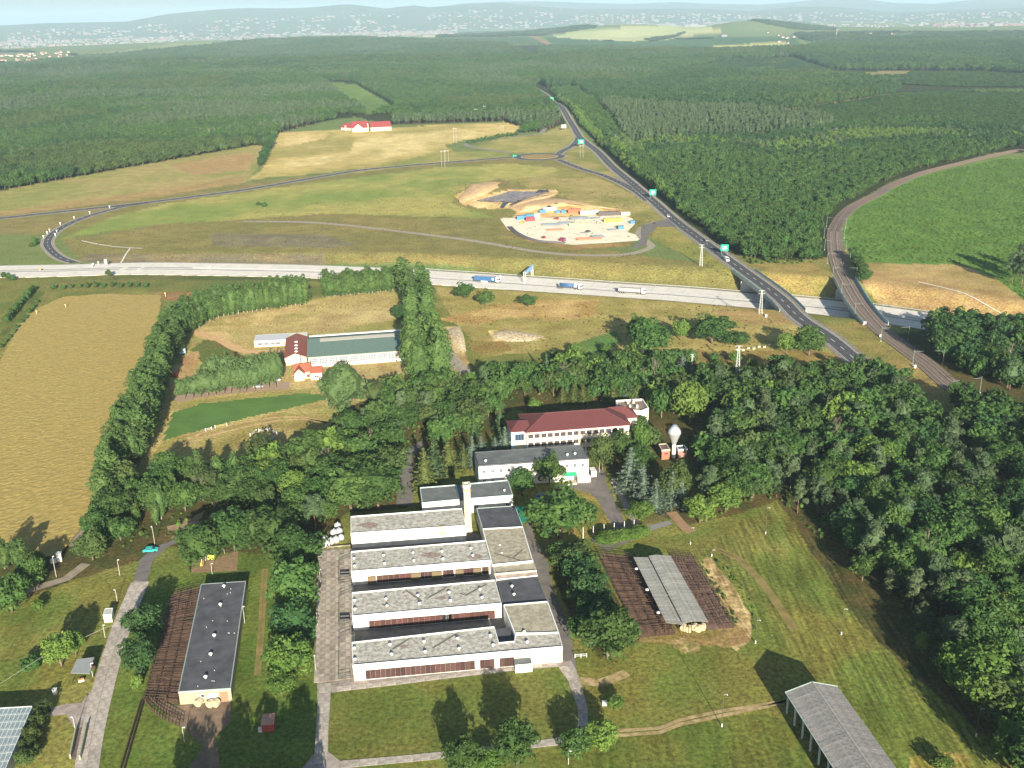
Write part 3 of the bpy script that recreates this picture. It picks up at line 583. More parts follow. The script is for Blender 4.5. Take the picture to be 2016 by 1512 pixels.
def block(root, px, z, wall=WALL, roof=ROOFC, edge=TRIM, par=.28, z0=0.0, edgew=.35, fascia=0.0):
    """flat roofed block from the four (or more) photographed roof corners"""
    P = at(px, z); P2 = [(p.x, p.y) for p in P]
    mb = MB(); mb.prism(P2, z0, z-.25, bot=False); mb.build('wall', wall, root)
    mb = MB(); mb.prism(P2, z-.245, z, 0); mb.build('roof', roof, root)
    c = Vector((sum(p[0] for p in P2)/len(P2), sum(p[1] for p in P2)/len(P2), 0)); mb = MB(); n = len(P2)
    for i in range(n):
        a, b = Vector((*P2[i], 0)), Vector((*P2[(i+1) % n], 0)); t = (b-a).normalized(); nn = Vector((t.y, -t.x, 0)); nn = nn if (c-a).dot(nn) < 0 else -nn
        a2, b2 = a-t*.02, b+t*.02
        mb.add([(*(q+nn*o)[:2], zz) for zz in (z-.35-fascia, z+par) for q, o in ((a2, .06), (b2, .06), (b2, .06-edgew), (a2, .06-edgew))],
               [(0, 1, 5, 4), (1, 2, 6, 5), (2, 3, 7, 6), (3, 0, 4, 7), (4, 5, 6, 7)])
    mb.build('parapet', edge, root); return P
def roof_vent(root, px, z, s=1.0, name='roof_vent'):
    s = s*.72
    p = G(px[0], px[1]+4, z)
    key = ('vent', s)
    if key not in VM:
        mb = MB(); mb.tube((0, 0, 0), (0, 0, .55*s), .28*s, n=10); mb.lathe((0, 0, .55*s), [(.62*s, 0), (.55*s, .18*s), (.28*s, .42*s), (0.01, .5*s)], 12); VM[key] = mb.mesh('roof_vent', VENT)
    return part(name, VM[key], root, (p.x, p.y, z))
VM = {}
def face_frame(a, b):                                           # local frame on a wall from ground point a to b
    t = (b-a); L = t.length; t.normalize(); return t, Vector((t.y, -t.x, 0)), L
def wall_panels(root, a, b, z0, z1, n, m, name='panel', proud=.08, gap=.02, skip=(), every=None, th=.08):
    t, nn, L = face_frame(a, b); w_ = L/n; mb = MB(); rz = math.atan2(t.y, t.x); mb.box((0, 0, 0), (w_-gap, th, z1-z0)); me = mb.mesh(name, m)
    for i in range(n):
        if i in skip: continue
        c = a+t*(w_*(i+.5))+nn*proud; part(name, me, root, (c.x, c.y, z0), rz)
def windows(root, a, b, z, h, xs, w_, name='window', frame=TRIM, proud=.04, glass=GLASS, mull=1):
    t, nn, L = face_frame(a, b); rz = math.atan2(t.y, t.x); key = (name, w_, h, frame.name, mull)
    if key not in VM:
        f = MB(); f.box((0, 0, 0), (w_+.16, .1, .09)); f.box((0, 0, h-.0), (w_+.16, .1, .09)); 
        for k in range(mull+2): f.box((-w_/2+k*w_/(mull+1), 0, .09), (.08, .1, h-.09))
        g = MB(); g.box((0, .03, .05), (w_, .04, h)); VM[key] = (f.mesh(name, frame), g.mesh('pane', glass))
    for x in xs:
        c = a+t*x+nn*proud; o = part(name, VM[key][0], root, (c.x, c.y, z), rz); part('pane', VM[key][1], o, (0, 0, 0))
# ---- the big cow shed: four wings joined by a spine
HW = 4.3
def local_axis(): return None
cow = thing('cow_shed', 'large white flat roofed cow shed with four parallel wings joined by a spine', 'cow shed')
W4 = [(695, 1311), (1107, 1274), (1100, 1246), (1016, 1247), (1013, 1264), (982, 1267), (973, 1235), (693, 1266)]
W3 = [(694, 1214), (987, 1189), (974, 1143), (693, 1168)]; W2 = [(692, 1126), (966, 1104), (958, 1065), (691, 1087)]; W1 = [(691, 1051), (917, 1035.5), (909, 1002), (690.5, 1018)]
block(cow, W4, HW, edgew=.18, fascia=.9); block(cow, W3, HW-.02, edgew=.18, fascia=.9); block(cow, W2, HW-.02, edgew=.18, fascia=.9); block(cow, W1, HW+.6, edgew=.18, fascia=.7)
# spine, section by section
block(cow, [(1014, 1250), (1100, 1246), (1078, 1185), (991, 1192)], HW+.05, roof=ROOFC2, edge=TRIM, edgew=.25)
block(cow, [(990.5, 1190), (1077.5, 1184), (1058, 1135), (978, 1142)], HW-.35, roof=FELT, edge=FELTG, edgew=.2, par=.1)
block(cow, [(977, 1141), (1058, 1133), (1054.5, 1123), (974, 1131.5)], HW-.1, roof=mat('pink_rendering', (.52, .42, .34), .9), edge=TRIM, edgew=.2, par=.05)
block(cow, [(974, 1131), (1056, 1124), (1049, 1105), (969, 1113)], HW+.1, roof=ROOFC2, edge=CREAM, edgew=.3)
block(cow, [(969, 1113), (1049, 1105), (1029, 1038), (950, 1042)], HW+.5, roof=ROOFC2, edge=TRIM, edgew=.25)
block(cow, [(950, 1041), (1029, 1036), (1014, 996), (938, 1001)], HW+.35, roof=FELT, edge=TEAL, edgew=.2, par=.1)
block(cow, [(984, 1269), (1011, 1266), (1005, 1236), (975, 1238)], HW-1.2, roof=FELT, edge=FELT, edgew=.1, par=0)
P4 = at(W4, HW); P3 = at(W3, HW); P2 = at(W2, HW); P1 = at(W1, HW+.6)
def seg(P, t0, t1, a=0, b=1): return Vector((*lerp(P[a], P[b], t0)[:2], 0)), Vector((*lerp(P[a], P[b], t1)[:2], 0))
a, b = seg(P4, .055, .765); wall_panels(cow, a, b, .25, 2.75, 30, WOOD, skip=(22, 26))
mb = MB(); a, b = seg(P4, .77, .84); t, nn, L = face_frame(a, b); c = (a+b)/2+nn*1.4; mb.box((c.x, c.y, 0), (L*1.15, 2.6, 2.3), math.atan2(t.y, t.x), 0, 1); mb.build('porch', [TRIM, FELTG], cow)
a, b = seg(P3, .105, .66); wall_panels(cow, a, b, .25, 2.6, 15, WOODR, name='panel'); a, b = seg(P3, .70, .93); 
a, b = seg(P3, .64, .955); wall_panels(cow, a, b, .25, 2.6, 9, WOODR); a, b = seg(P3, .60, .64); wall_panels(cow, a, b, .6, 2.9, 1, TRIM, name='door')
for t0, t1, n, m in ((.11, .17, 1, STRAW), (.175, .42, 6, WOODR), (.42, .49, 1, STRAW), (.49, .57, 3, WOOD), (.57, .645, 1, STRAW), (.65, .73, 3, WOOD), (.74, .80, 1, STRAW), (.80, .87, 3, WOOD), (.87, .93, 1, STRAW), (.935, .985, 2, WOOD)):
    a, b = seg(P2, t0, t1); wall_panels(cow, a, b, .3, 2.5, n, m, name='panel' if m is not STRAW else 'straw_bale', proud=.1 if m is not STRAW else .35, th=.08 if m is not STRAW else .7)
# steam pipe with a yellow bracket along the first wing
a, b = seg(P1, .1, .93); t, nn, L = face_frame(a, b); mb = MB(); mb.tube(a+nn*.35+Vector((0, 0, 3.3)), b+nn*.35+Vector((0, 0, 3.3)), .12); mb.build('pipe', plain('ochre_pipe', (.42, .34, .2), .6), cow)
q = lerp(a, b, .83)+nn*.5; mb = MB()
for dx in (-.5, .5): mb.box((q.x+t.x*dx, q.y+t.y*dx, 2.4), (.14, .14, 3.2), 0)
for z in (3.0, 4.2, 5.4): mb.tube((q.x-t.x*.5, q.y-t.y*.5, z), (q.x+t.x*.5, q.y+t.y*.5, z), .09)
mb.build('bracket', plain('yellow_paint', (.75, .5, .08), .5), cow)
VP = [(698, 1274), (699, 1296), (768, 1267), (771, 1286), (835, 1261), (837, 1281), (901, 1255), (904, 1275), (966, 1249), (971, 1268), (698, 1180), (699, 1197), (760, 1177), (762, 1191), (823, 1170), (826, 1186), (884, 1164), (887, 1180), (945, 1158), (949, 1174),
      (697, 1097), (698, 1112), (755, 1091), (757, 1107), (813, 1086), (815, 1101), (870, 1083), (872, 1098), (927, 1077), (931, 1091), (984, 1072), (988, 1087), (1032, 1242), (1038, 1262), (1008, 1152), (1012, 1168)]
for v in VP: roof_vent(cow, v, HW)
# repair strips of bitumen laid as zigzags over the roofs
def roof_strip(root, pts, z, w_, m=FELT):
    mb = MB(); L = [G(x, y, z) for x, y in pts]; ribbon(mb, L, -w_/2, w_/2, .02); mb.build('bitumen_strip', m, root)
REP = mat('patched_bitumen', (.16, .145, .125), .9, var=.2, scale=1); REPL = mat('pale_patch', (.40, .38, .34), .9)
roof_strip(cow, [(1060-45, 1284), (0, 0)][:0] or [(721, 1264), (748, 1282)], HW+.02, .5, REPL)
for pts, m in (([(773, 1278), (808, 1256)], REP), ([(808, 1256), (836, 1279)], REPL), ([(852, 1276), (898, 1248)], REP), ([(898, 1248), (936, 1268)], REPL), ([(792, 1168), (800, 1163), (830, 1183)], REP), ([(842, 1178), (880, 1156)], REP), ([(905, 1168), (917, 1172), (958, 1150)], REP), ([(972, 1089), (1024, 1103)], REP), ([(1010, 1098), (1028, 1083)], REP), ([(753, 1190), (764, 1196)], REP)): roof_strip(cow, pts, HW+.06 if pts[0][0] < 970 else HW+.54, .45, m)
for (x, y), s in (((848, 1093), 1.6), ((725, 1034), 1.8), ((935, 1096), 1.3), ((868, 1178), .8), ((795, 1273), .7)):
    p = G(x, y, HW+(.6 if y < 1040 else .0)); mb = MB(); mb.add([(p.x+s*1.7*math.cos(i*.7854)*(1+.3*math.sin(i*2.1)), p.y+s*math.sin(i*.7854)*(1+.2*math.cos(i*3.3)), p.z+.025) for i in range(8)], [tuple(range(8))]); mb.build('roof_stain', mat('reddish_stain', (.20, .135, .11), .95, c2=(.30, .27, .23), scale=1.2), cow)
# gates of tube at the ends of the courts
def tube_fence(name, label, cat, pts, h, n, posts, m, group=None, r=.05, z=0.0, parent=None):
    t = thing(name, label, cat, group=group) if parent is None else parent
    L = [G(x, y) for x, y in pts]
    for k in range(n):
        mb = MB()
        for i in range(len(L)-1): mb.tube(L[i]+Vector((0, 0, z+h*(k+1)/n)), L[i+1]+Vector((0, 0, z+h*(k+1)/n)), r, n=4)
        mb.build('rail', m, t)
    pm = MB(); pm.box((0, 0, 0), (.14, .14, h+.15)); me = pm.mesh('post', m); T = sum((L[i+1]-L[i]).length for i in range(len(L)-1)); d = 0
    for q in range(posts):
        d = T*q/max(1, posts-1); i = 0; dd = d
        while i < len(L)-2 and dd > (L[i+1]-L[i]).length: dd -= (L[i+1]-L[i]).length; i += 1
        p = L[i]+(L[i+1]-L[i]).normalized()*dd; part('post', me, t, (p.x, p.y, z))
    return t
DKST = plain('dark_steel', (.07, .07, .075), .6); 
for i, (y0, y1) in enumerate(((1098, 1152), (1168, 1234), (1250, 1340))):
    tube_fence('pen_gate', ('upper', 'middle', 'lower')[i]+' dark steel pen of rails at the left end of the cow shed', 'pen', [(690, y0), (668, y0+9), (667, y1), (690, y1-4)], 1.4, 3, 8, DKST, 'steel pens at the cow shed ends', .045)
for i, y in enumerate((1134, 1221)):
    p = G(679, y); c = thing('feed_trough', ('upper', 'lower')[i]+' black feed trough in the pens left of the cow shed', 'trough', (p.x, p.y, 0), 0.1, 'feed troughs'); mb = MB(); mb.box((0, 0, .3), (2.6, 1.7, .15)); [mb.box((sx*1.25, 0, .4), (.1, 1.7, .6)) for sx in (-1, 1)]; [mb.box((0, sy*.8, .4), (2.6, .1, .6)) for sy in (-1, 1)]; mb.build('tub', DKST, c)
    mb = MB(); [mb.box((sx*1.1, sy*.7, 0), (.12, .12, .3)) for sx in (-1, 1) for sy in (-1, 1)]; mb.build('leg', DKST, c)
# ---- chimney
ch = G(922, 1046); t = thing('chimney', 'tall square cream brick chimney behind the first wing of the cow shed', 'chimney', (ch.x, ch.y, 0), R(7))
mb = MB(); mb.prism([(-1.15, -1.15), (1.15, -1.15), (1.15, 1.15), (-1.15, 1.15)], 0, 1.5); mb.build('base', CREAM, t)
mb = MB(); mb.prism([(-1, -1), (1, -1), (1, 1), (-1, 1)], 1.5, 15.6); mb.build('shaft', mat('cream_brick', (.44, .38, .28), .9, c2=(.33, .28, .20), scale=2, stretch=(1, 1, 6)), t)
mb = MB(); mb.prism([(-1.2, -1.2), (1.2, -1.2), (1.2, 1.2), (-1.2, 1.2)], 14.2, 14.6); mb.build('collar', plain('brown_brick', (.30, .2, .14), .9), t)
mb = MB(); [mb.prism([(x0, y0), (x1, y0), (x1, y1), (x0, y1)], 15.6, 16.3) for x0, x1, y0, y1 in ((-1.2, 1.2, -1.2, -.7), (-1.2, 1.2, .7, 1.2), (-1.2, -.7, -.7, .7), (.7, 1.2, -.7, .7))]; mb.build('cap', CREAM, t)
# ---- low grey roofed block; its sunken dark-edged strip shapes in the chimney's shadow
low = thing('boiler_house', 'low white block with grey felt roof beside the chimney', 'building')
PL = block(low, [(831, 991), (905, 984), (898, 955.5), (826.6, 961)], 5.0, roof=FELTG, edge=TEAL, edgew=.25); PL2 = block(low, [(924, 982.5), (1009.6, 975.6), (1000, 946), (918, 953.5)], 5.0, roof=FELTG, edge=TEAL, edgew=.25)
block(low, [(905, 984), (924, 982.5), (918, 953.5), (898, 955.5)], 4.6, roof=FELTG, edge=FELT, edgew=.1, par=0)
a, b = seg(PL, .3, 1.0); windows(low, a, b, 1.4, .7, [1.2+i*1.5 for i in range(int(face_frame(a, b)[2]/1.5))], 1.2)
a, b = seg(PL2, 0, 1); windows(low, a, b, 1.3, 1.2, [2.2, 12.2], 1.2)
roof_vent(low, (993, 963), 5); 
gt = thing('green_tarpaulin', 'flat emerald green tarpaulin roof beside the dark end of the cow shed', 'tarpaulin'); mb = MB(); mb.prism([tuple(p)[:2] for p in at([(1016, 996), (1040, 1000), (1038, 1026), (1028, 1030)], 1.6)], 1.5, 1.6); mb.build('sheet', plain('emerald_tarp', (.02, .26, .17), .5), gt)
mb = MB(); [mb.tube((p.x, p.y, 0), (p.x, p.y, 1.5), .06) for p in at([(1018, 998), (1038, 1002), (1036, 1024), (1028, 1027)], 1.6)]; mb.build('pole', DKST, gt)
# ---- two storey white block
blk = thing('office_block', 'long white two storey block with flat grey roof and small square windows', 'building'); HB = 8.0
PB_ = block(blk, [(942, 917), (1159, 902), (1145, 876), (934, 891)], HB, roof=FELTG, edge=FELT, edgew=.3, par=.2)
a, b = seg(PB_, 0, 1); _, _, L = face_frame(a, b); windows(blk, a, b, 5.0, 1.3, [L*f for f in (.05, .125, .20, .275, .35, .80, .875, .95)], 1.0)
windows(blk, a, b, 1.5, 1.2, [L*f for f in (.05, .125, .88, .95)], 1.0)
t, nn, _ = face_frame(a, b); rz = math.atan2(t.y, t.x)
def on_wall(f, out, z): q = lerp(a, b, f)+nn*out; return (q.x, q.y, z)
mb = MB(); q = on_wall(.83, .9, 0); mb.add([(q[0]+t.x*x+nn.x*y, q[1]+t.y*x+nn.y*y, z) for x, y, z in ((-2, -.9, 3.4), (2, -.9, 3.4), (2, .9, 2.7), (-2, .9, 2.7), (-2, -.9, 3.3), (2, -.9, 3.3), (2, .9, 2.6), (-2, .9, 2.6))], [(3, 2, 1, 0), (4, 5, 6, 7), (0, 1, 5, 4), (1, 2, 6, 5), (2, 3, 7, 6), (3, 0, 4, 7)]); mb.build('awning', plain('green_awning', (.02, .32, .16), .5), blk)
mb = MB(); mb.box(on_wall(.95, 1.0, 0), (4.4, 2.0, 1.9), rz, 0, 1); mb.build('porch', [WALL, TRIM], blk); mb = MB(); mb.box(on_wall(.83, 2.0, 0), (3.6, 2.4, .6), rz); mb.build('step', CREAM, blk)
mb = MB(); mb.box(on_wall(.88, .1, 0), (1.2, .12, 2.4), rz); mb.build('door', plain('dark_door', (.1, .09, .08), .6), blk)
for v in ((956, 905), (1117, 893), (1132, 891)): roof_vent(blk, v, HB, 1.2)
tank = thing('white_tank_trailer', 'small white box trailer parked at the right end of the white two storey block', 'trailer'); q = G(1167, 938); mb = MB(); mb.box((q.x, q.y, .6), (1.9, 3.4, 2.1), R(8)); mb.build('body', WALL, tank); mb = MB(); [mb.tube((q.x+sx*.95-.1, q.y-.9, .4), (q.x+sx*.95+.1, q.y-.9, .4), .4, n=10) for sx in (-1, 1)]; mb.build('wheel', DKST, tank)
# ---- maroon hip roofed building
MR = mat('maroon_roof_tile', (.115, .036, .036), .8, c2=(.085, .028, .03), scale=.8, stretch=(8, 1, 1))
hot = thing('school_building', 'three storey cream building with broad maroon hipped roof and rows of windows', 'building'); HE, HR = 10.0, 13.3
e = at([(1037, 850), (1239, 835), (1222, 812), (1052, 815)], HE); fl, fr = e[0], e[1]; t, nn, L = face_frame(Vector((fl.x, fl.y, 0)), Vector((fr.x, fr.y, 0))); dep = 16.5
bl, br = fl-nn*dep, fr-nn*dep
def hip(root, fl, fr, br, bl, z, zr, inset, m, over=.6, name='roof'):
    t = (fr-fl).normalized(); d = (bl-fl).normalized(); F_ = [fl-t*over-d*over, fr+t*over-d*over, br+t*over+d*over, bl-t*over+d*over]; F_ = [Vector((p.x, p.y, z)) for p in F_]
    r0, r1 = (fl+bl)/2+t*inset[0], (fr+br)/2-t*inset[1]; r0.z = r1.z = zr; mb = MB()
    lo = [Vector((p.x, p.y, z-.25)) for p in F_]
    mb.add(F_+[r0, r1]+lo, [(0, 1, 5, 4), (1, 2, 5), (2, 3, 4, 5), (3, 0, 4), (6, 7, 1, 0), (7, 8, 2, 1), (8, 9, 3, 2), (9, 6, 0, 3), (9, 8, 7, 6)]); return mb.build(name, m, root), r0, r1, F_
_, r0, r1, Fc = hip(hot, fl, fr, br, bl, HE, HR, (8, 8), MR)
mb = MB(); mb.tube(r0, r1, .12, n=4); [mb.tube(a_, b_, .1, n=4) for a_, b_ in ((Fc[0], r0), (Fc[3], r0), (Fc[1], r1), (Fc[2], r1))]; mb.build('ridge_tile', plain('ridge_maroon', (.16, .06, .055), .8), hot)
mb = MB(); mb.prism([tuple(p)[:2] for p in (fl, fr, br, bl)], 0, HE-.26, bot=False); mb.build('wall', plain('pale_cream', (.62, .58, .49), .8), hot)
a, b = Vector((fl.x, fl.y, 0)), Vector((fr.x, fr.y, 0)); BRF = plain('brown_frame', (.25, .13, .11), .7)
for fz in (7.3, 4.1, 1.0): windows(hot, a, b, fz, 1.5, [1.4+i*2.35 for i in range(int(L/2.35))], 1.75, frame=BRF, mull=2)
mb = MB(); [mb.box(tuple(lerp(a, b, .5)+nn*.06+Vector((0, 0, z))), (L, .1, .25), math.atan2(t.y, t.x)) for z in (3.3, 6.6)]; mb.build('band', plain('peach_band', (.62, .42, .32), .8), hot)
# left projecting stair tower with its own small hip
w1, w2 = fl-t*5.4+nn*-1.5, fl-t*.1+nn*-1.5; w3, w4 = w2-nn*10, w1-nn*10; hip(hot, w1, w2+t*1.5, w3+t*1.5, w4, HE-.1, HE+1.9, (3.2, .1), MR, .5)
mb = MB(); mb.prism([tuple(p)[:2] for p in (w1, w2, w3, w4)], 0, HE-.4, bot=False); mb.build('stair_tower', plain('pale_blue_wall', (.50, .62, .70), .8), hot)
aa, bb = Vector((w1.x, w1.y, 0)), Vector((w2.x, w2.y, 0)); windows(hot, aa, bb, 6.2, 2.4, [3.0], 3.2, frame=plain('blue_frame', (.12, .32, .60), .5), mull=2); windows(hot, aa, bb, 2.6, 2.6, [3.0], 3.2, frame=MATS['blue_frame'], mull=2, glass=plain('yellow_blind', (.6, .56, .3), .7))
# back wing
v1 = fr-nn*8.5+t*-5; v2 = v1+t*10.0; v3, v4 = v2-nn*8, v1-nn*8; hip(hot, v1, v2, v3, v4, HE-.8, HR-1.2, (.1, 3.4), MR, .4)
mb = MB(); mb.prism([tuple(p)[:2] for p in (v1, v2, v3, v4)], 0, HE-1.5, bot=False); mb.build('back_wing', MATS['pale_cream'], hot)
bk = thing('flat_annex', 'flat brown roofed annex with white parapet behind the maroon roof', 'building'); block(bk, [(1216, 806), (1262, 812), (1277, 806), (1265, 788), (1212, 791)], 8.0, roof=mat('brown_gravel_roof', (.26, .20, .16), .95), edge=WALL, edgew=.4, par=.7)
for x, y in ((1236, 797), (1247, 794), (1240, 803), (1254, 803)):
    p = G(x, y, 8); mb = MB(); mb.box((p.x, p.y, 8), (.8, .8, 1.3), .1); mb.build('chimney_stack', CREAM, bk)
# ---- water tower
wp = G(1326, 901); wt = thing('water_tower', 'white spherical topped water tower on a slender stem beside two brick kiosks', 'water tower', (wp.x, wp.y, 0)); k = 12.2/12.0
mb = MB(); mb.lathe((0, 0, 0), [(.75, 0), (.72, 5.2*k)], 20); mb.build('stem', WALL, wt, True)
mb = MB(); mb.lathe((0, 0, 0), [(.72, 5.2*k), (.95, 5.8*k), (1.55, 7.4*k), (2.2, 9.0*k), (2.35, 9.5*k)], 24); mb.build('cone', plain('grey_panels', (.26, .27, .26), .5), wt, True)
mb = MB(); mb.lathe((0, 0, 0), [(2.35, 9.5*k), (2.25, 10.1*k), (1.85, 10.9*k), (1.35, 11.4*k), (1.1, 11.7*k)], 24); mb.build('dome', plain('white_panels', (.32, .34, .34), .55), wt, True)
mb = MB(); mb.lathe((0, 0, 0), [(1.12, 11.7*k), (1.12, 12.0*k), (.7, 12.05*k), (.7, 12.3*k), (.01, 12.5*k)], 16); mb.build('hatch', plain('blue_grey_hatch', (.22, .28, .34), .5), wt)
mb = MB(); [mb.tube((math.cos(i*.785)*.95, math.sin(i*.785)*.95, 0), (math.cos(i*.785)*.75, math.sin(i*.785)*.75, .6), .1) for i in range(8)]; mb.build('foot', FELTG, wt)
def kiosk(label, px, zt, wallm, roofm, edge): k_ = thing('brick_kiosk', label, 'kiosk', group='kiosks at the water tower'); P = block(k_, px, zt, wall=wallm, roof=roofm, edge=edge, edgew=.3, par=.25); return k_, P
BRK = mat('orange_brick', (.36, .13, .075), .9, c2=(.28, .10, .06), scale=3, stretch=(1, 1, 3)); BRK2 = mat('pinkish_brick', (.30, .17, .13), .9, c2=(.23, .13, .10), scale=3)
k1, P = kiosk('orange brick kiosk left of the water tower stem with brown recessed roof', [(1303, 887), (1319, 885.5), (1312, 874), (1296, 875)], 3.6, BRK, mat('brown_recess', (.17, .11, .09), .9), CREAM); a, b = seg(P, 0, 1); windows(k1, a, b, 1.9, .5, [face_frame(a, b)[2]*.55], 1.4, frame=BRF, mull=0)
k2, P = kiosk('pinkish brick kiosk right of the water tower stem with grey roof', [(1335, 886), (1353, 884.5), (1347, 877), (1331, 878.5)], 2.9, BRK2, FELTG, TRIM)
# ---- riding hall
GR = mat('green_metal_roof', (.115, .175, .145), .6, c2=(.10, .155, .13), scale=1.2); hall = thing('riding_hall', 'long riding hall with low green gabled metal roof and a wall of big windows', 'riding hall')
HH = 5.2; f0, f1 = G(606.5, 702.6, HH), G(801, 688.5, HH); t, nn, L = face_frame(Vector((f0.x, f0.y, 0)), Vector((f1.x, f1.y, 0))); dw = (G(613, 664, HH)-f0).length
b0, b1 = f0-nn*dw, f1-nn*dw; m0, m1 = f0-nn*dw*.66, f1-nn*dw*.66; m0.z = m1.z = HH+2.4; o = Vector((0, 0, .0))
mb = MB(); ex = t*.5; mb.add([f0-ex+nn*.5, f1+ex+nn*.5, m1+ex, m0-ex, b1+ex-nn*.5, b0-ex-nn*.5], [(0, 1, 2, 3), (3, 2, 4, 5)]); 
lo = [p-Vector((0, 0, .3)) for p in (f0-ex+nn*.5, f1+ex+nn*.5, b1+ex-nn*.5, b0-ex-nn*.5, m0-ex, m1+ex)]; k = len(mb.v); mb.add(lo, [(0, 4, 5, 1), (4, 3, 2, 5)]); mb.f += [(0, k, k+1, 1), (0, 3, k+4, k), (1, k+1, k+5, 2), (2, k+5, k+2, 4), (3, 5, k+3, k+4), (4, k+2, k+3, 5)]; mb.m += [0]*6
mb.build('roof', GR, hall)
def on_roof(u, v, dz): q = lerp(f0, f1, u)+(lerp(m0, m1, u)-lerp(f0, f1, u))*v; return Vector((q.x, q.y, q.z+dz))
mb = MB(); mb.add([on_roof(.12, .80, .08), on_roof(.90, .80, .08), on_roof(.90, .97, .08), on_roof(.12, .97, .08), on_roof(.12, .80, .0), on_roof(.90, .80, .0), on_roof(.90, .97, .0), on_roof(.12, .97, .0)], [(0, 1, 2, 3), (4, 5, 1, 0), (5, 6, 2, 1), (6, 7, 3, 2), (7, 4, 0, 3)]); mb.build('skylight', plain('pale_skylight', (.42, .40, .33), .4), hall)
mb = MB(); mb.prism([tuple(p)[:2] for p in (f0, f1, b1, b0)], 0, HH-.35, bot=False); mb.build('wall', plain('peach_wall', (.50, .41, .30), .8), hall)
mb = MB(); q = (f0+f1)/2+nn*.06; mb.box((q.x, q.y, 0), (L, .12, 1.3), math.atan2(t.y, t.x)); mb.build('plinth', WALL, hall)
q = lerp(b0, b1, .5)-nn*1.4; mb = MB(); mb.box((q.x, q.y, 0), (L, 1.6, HH+.35), math.atan2(t.y, t.x)); mb.build('back_parapet', WALL, hall)
a, b = Vector((f0.x, f0.y, 0)), Vector((f1.x, f1.y, 0)); n = 10
windows(hall, a, b, 1.5, 2.6, [L*(i+.5)/n for i in range(n)], L/n-.9, frame=TRIM, mull=4, glass=plain('bluish_glass', (.10, .12, .14), .25))
mb = MB(); rz = math.atan2(t.y, t.x)
for i in range(n):
    for z in (2.35, 3.2): q = lerp(a, b, (i+.5)/n)+nn*.05; mb.box((q.x, q.y, z), (L/n-.9, .12, .08), rz)
mb.build('glazing_bar', TRIM, hall)
# ---- stable with orange roof (ridge towards the viewer), house in front, sheds to the left
def gable(root, p0, p1, width, ze, zr, roofm, wallm, over=.4, back=False):
    """ridge from p0 to p1 (ground points), eaves ze, ridge zr"""
    t = (p1-p0); L = t.length; t.normalize(); nn = Vector((t.y, -t.x, 0)); h = width/2; A0, A1, B0, B1 = p0+nn*h, p1+nn*h, p0-nn*h, p1-nn*h
    up = lambda p, z: Vector((p.x, p.y, z)); sl = (zr-ze)/h
    mb = MB(); mb.add([up(A0, 0), up(A1, 0), up(B1, 0), up(B0, 0), up(A0, ze-.1), up(A1, ze-.1), up(B1, ze-.1), up(B0, ze-.1), up(p0, zr-.12), up(p1, zr-.12)], [(0, 1, 5, 4), (2, 3, 7, 6), (3, 0, 4, 8, 7), (1, 2, 6, 9, 5)]); mb.build('wall', wallm, root)
    mb = MB(); e0, e1 = -t*over, t*over; oa = nn*over; vs = []
    for s in (1, -1):
        A_, B_ = (up(p0+nn*h*s+oa*s+e0, ze-sl*over), up(p1+nn*h*s+oa*s+e1, ze-sl*over)); r0_, r1_ = up(p0+e0, zr), up(p1+e1, zr); d = Vector((0, 0, -.16))
        k = len(mb.v); mb.add([A_, B_, r1_, r0_, A_+d, B_+d, r1_+d, r0_+d], [(0, 1, 2, 3), (7, 6, 5, 4), (0, 4, 5, 1), (1, 5, 6, 2), (3, 7, 4, 0)])
    mb.build('roof', roofm, root); return nn
TILE = mat('orange_tile', (.25, .085, .06), .85, c2=(.19, .065, .05), scale=2, stretch=(1, 4, 1)); TILE2 = mat('bright_orange_tile', (.32, .105, .06), .85, c2=(.25, .08, .05), scale=2)
st = thing('stable', 'stable with terracotta gabled roof and a row of white ridge vents beside the riding hall', 'stable'); s0, s1 = G(585, 716), G(584, 678); s0.z = s1.z = 0
gable(st, G(583, 718), G(586, 678), 9.8, 3.6, 5.6, TILE, CREAM)
for y in (670, 677, 683, 689, 696, 702): 
    p = G(583, y+3, 5.5); mb = MB(); mb.lathe((p.x, p.y, 5.45), [(.9, 0), (.6, .35), (.01, .45)], 10); mb.build('ridge_vent', TRIM, st)
hs = thing('stable_house', 'small cream house with orange tiled gables in front of the stable', 'house'); gable(hs, G(580, 742), G(611, 738), 8.2, 3.4, 5.9, TILE2, plain('warm_cream', (.80, .66, .42), .8))
gable(hs, G(590, 750), G(591, 738), 4.2, 3.6, 5.6, TILE2, CREAM); gable(hs, G(612, 743), G(634, 741), 7.0, 3.3, 4.9, TILE2, WALL)
a, b = G(570, 750), G(609, 747); windows(hs, a, b, 1.0, 1.4, [2, 5, 8.3], 1.3, frame=plain('orange_frame', (.6, .28, .12), .7)); a, b = G(611, 750.5), G(633, 749); windows(hs, a, b, 1.5, .8, [2.4, 3.4], .7, frame=BRF, mull=0)
mb = MB(); q = G(591, 727); mb.box((q.x, q.y, 3), (.9, .9, 4), .1); mb.build('chimney_stack', CREAM, hs)
sh = thing('white_shed', 'long low white shed with pale corrugated roof left of the stable', 'shed'); P = block(sh, [(500, 672), (569, 668.5), (568, 656), (503, 660)], 3.0, roof=plain('pale_corrugated', (.50, .52, .53), .6), edge=TRIM, edgew=.1, par=.02); a, b = seg(P, .02, .98)
windows(sh, a, b, .7, 1.4, [2.4, 5.4, 8.4, 11], 2.2, frame=TRIM, mull=3); wall_panels(sh, lerp(a, b, .78), lerp(a, b, .98), .3, 2.4, 2, plain('ochre_door', (.62, .42, .22), .8), name='door')
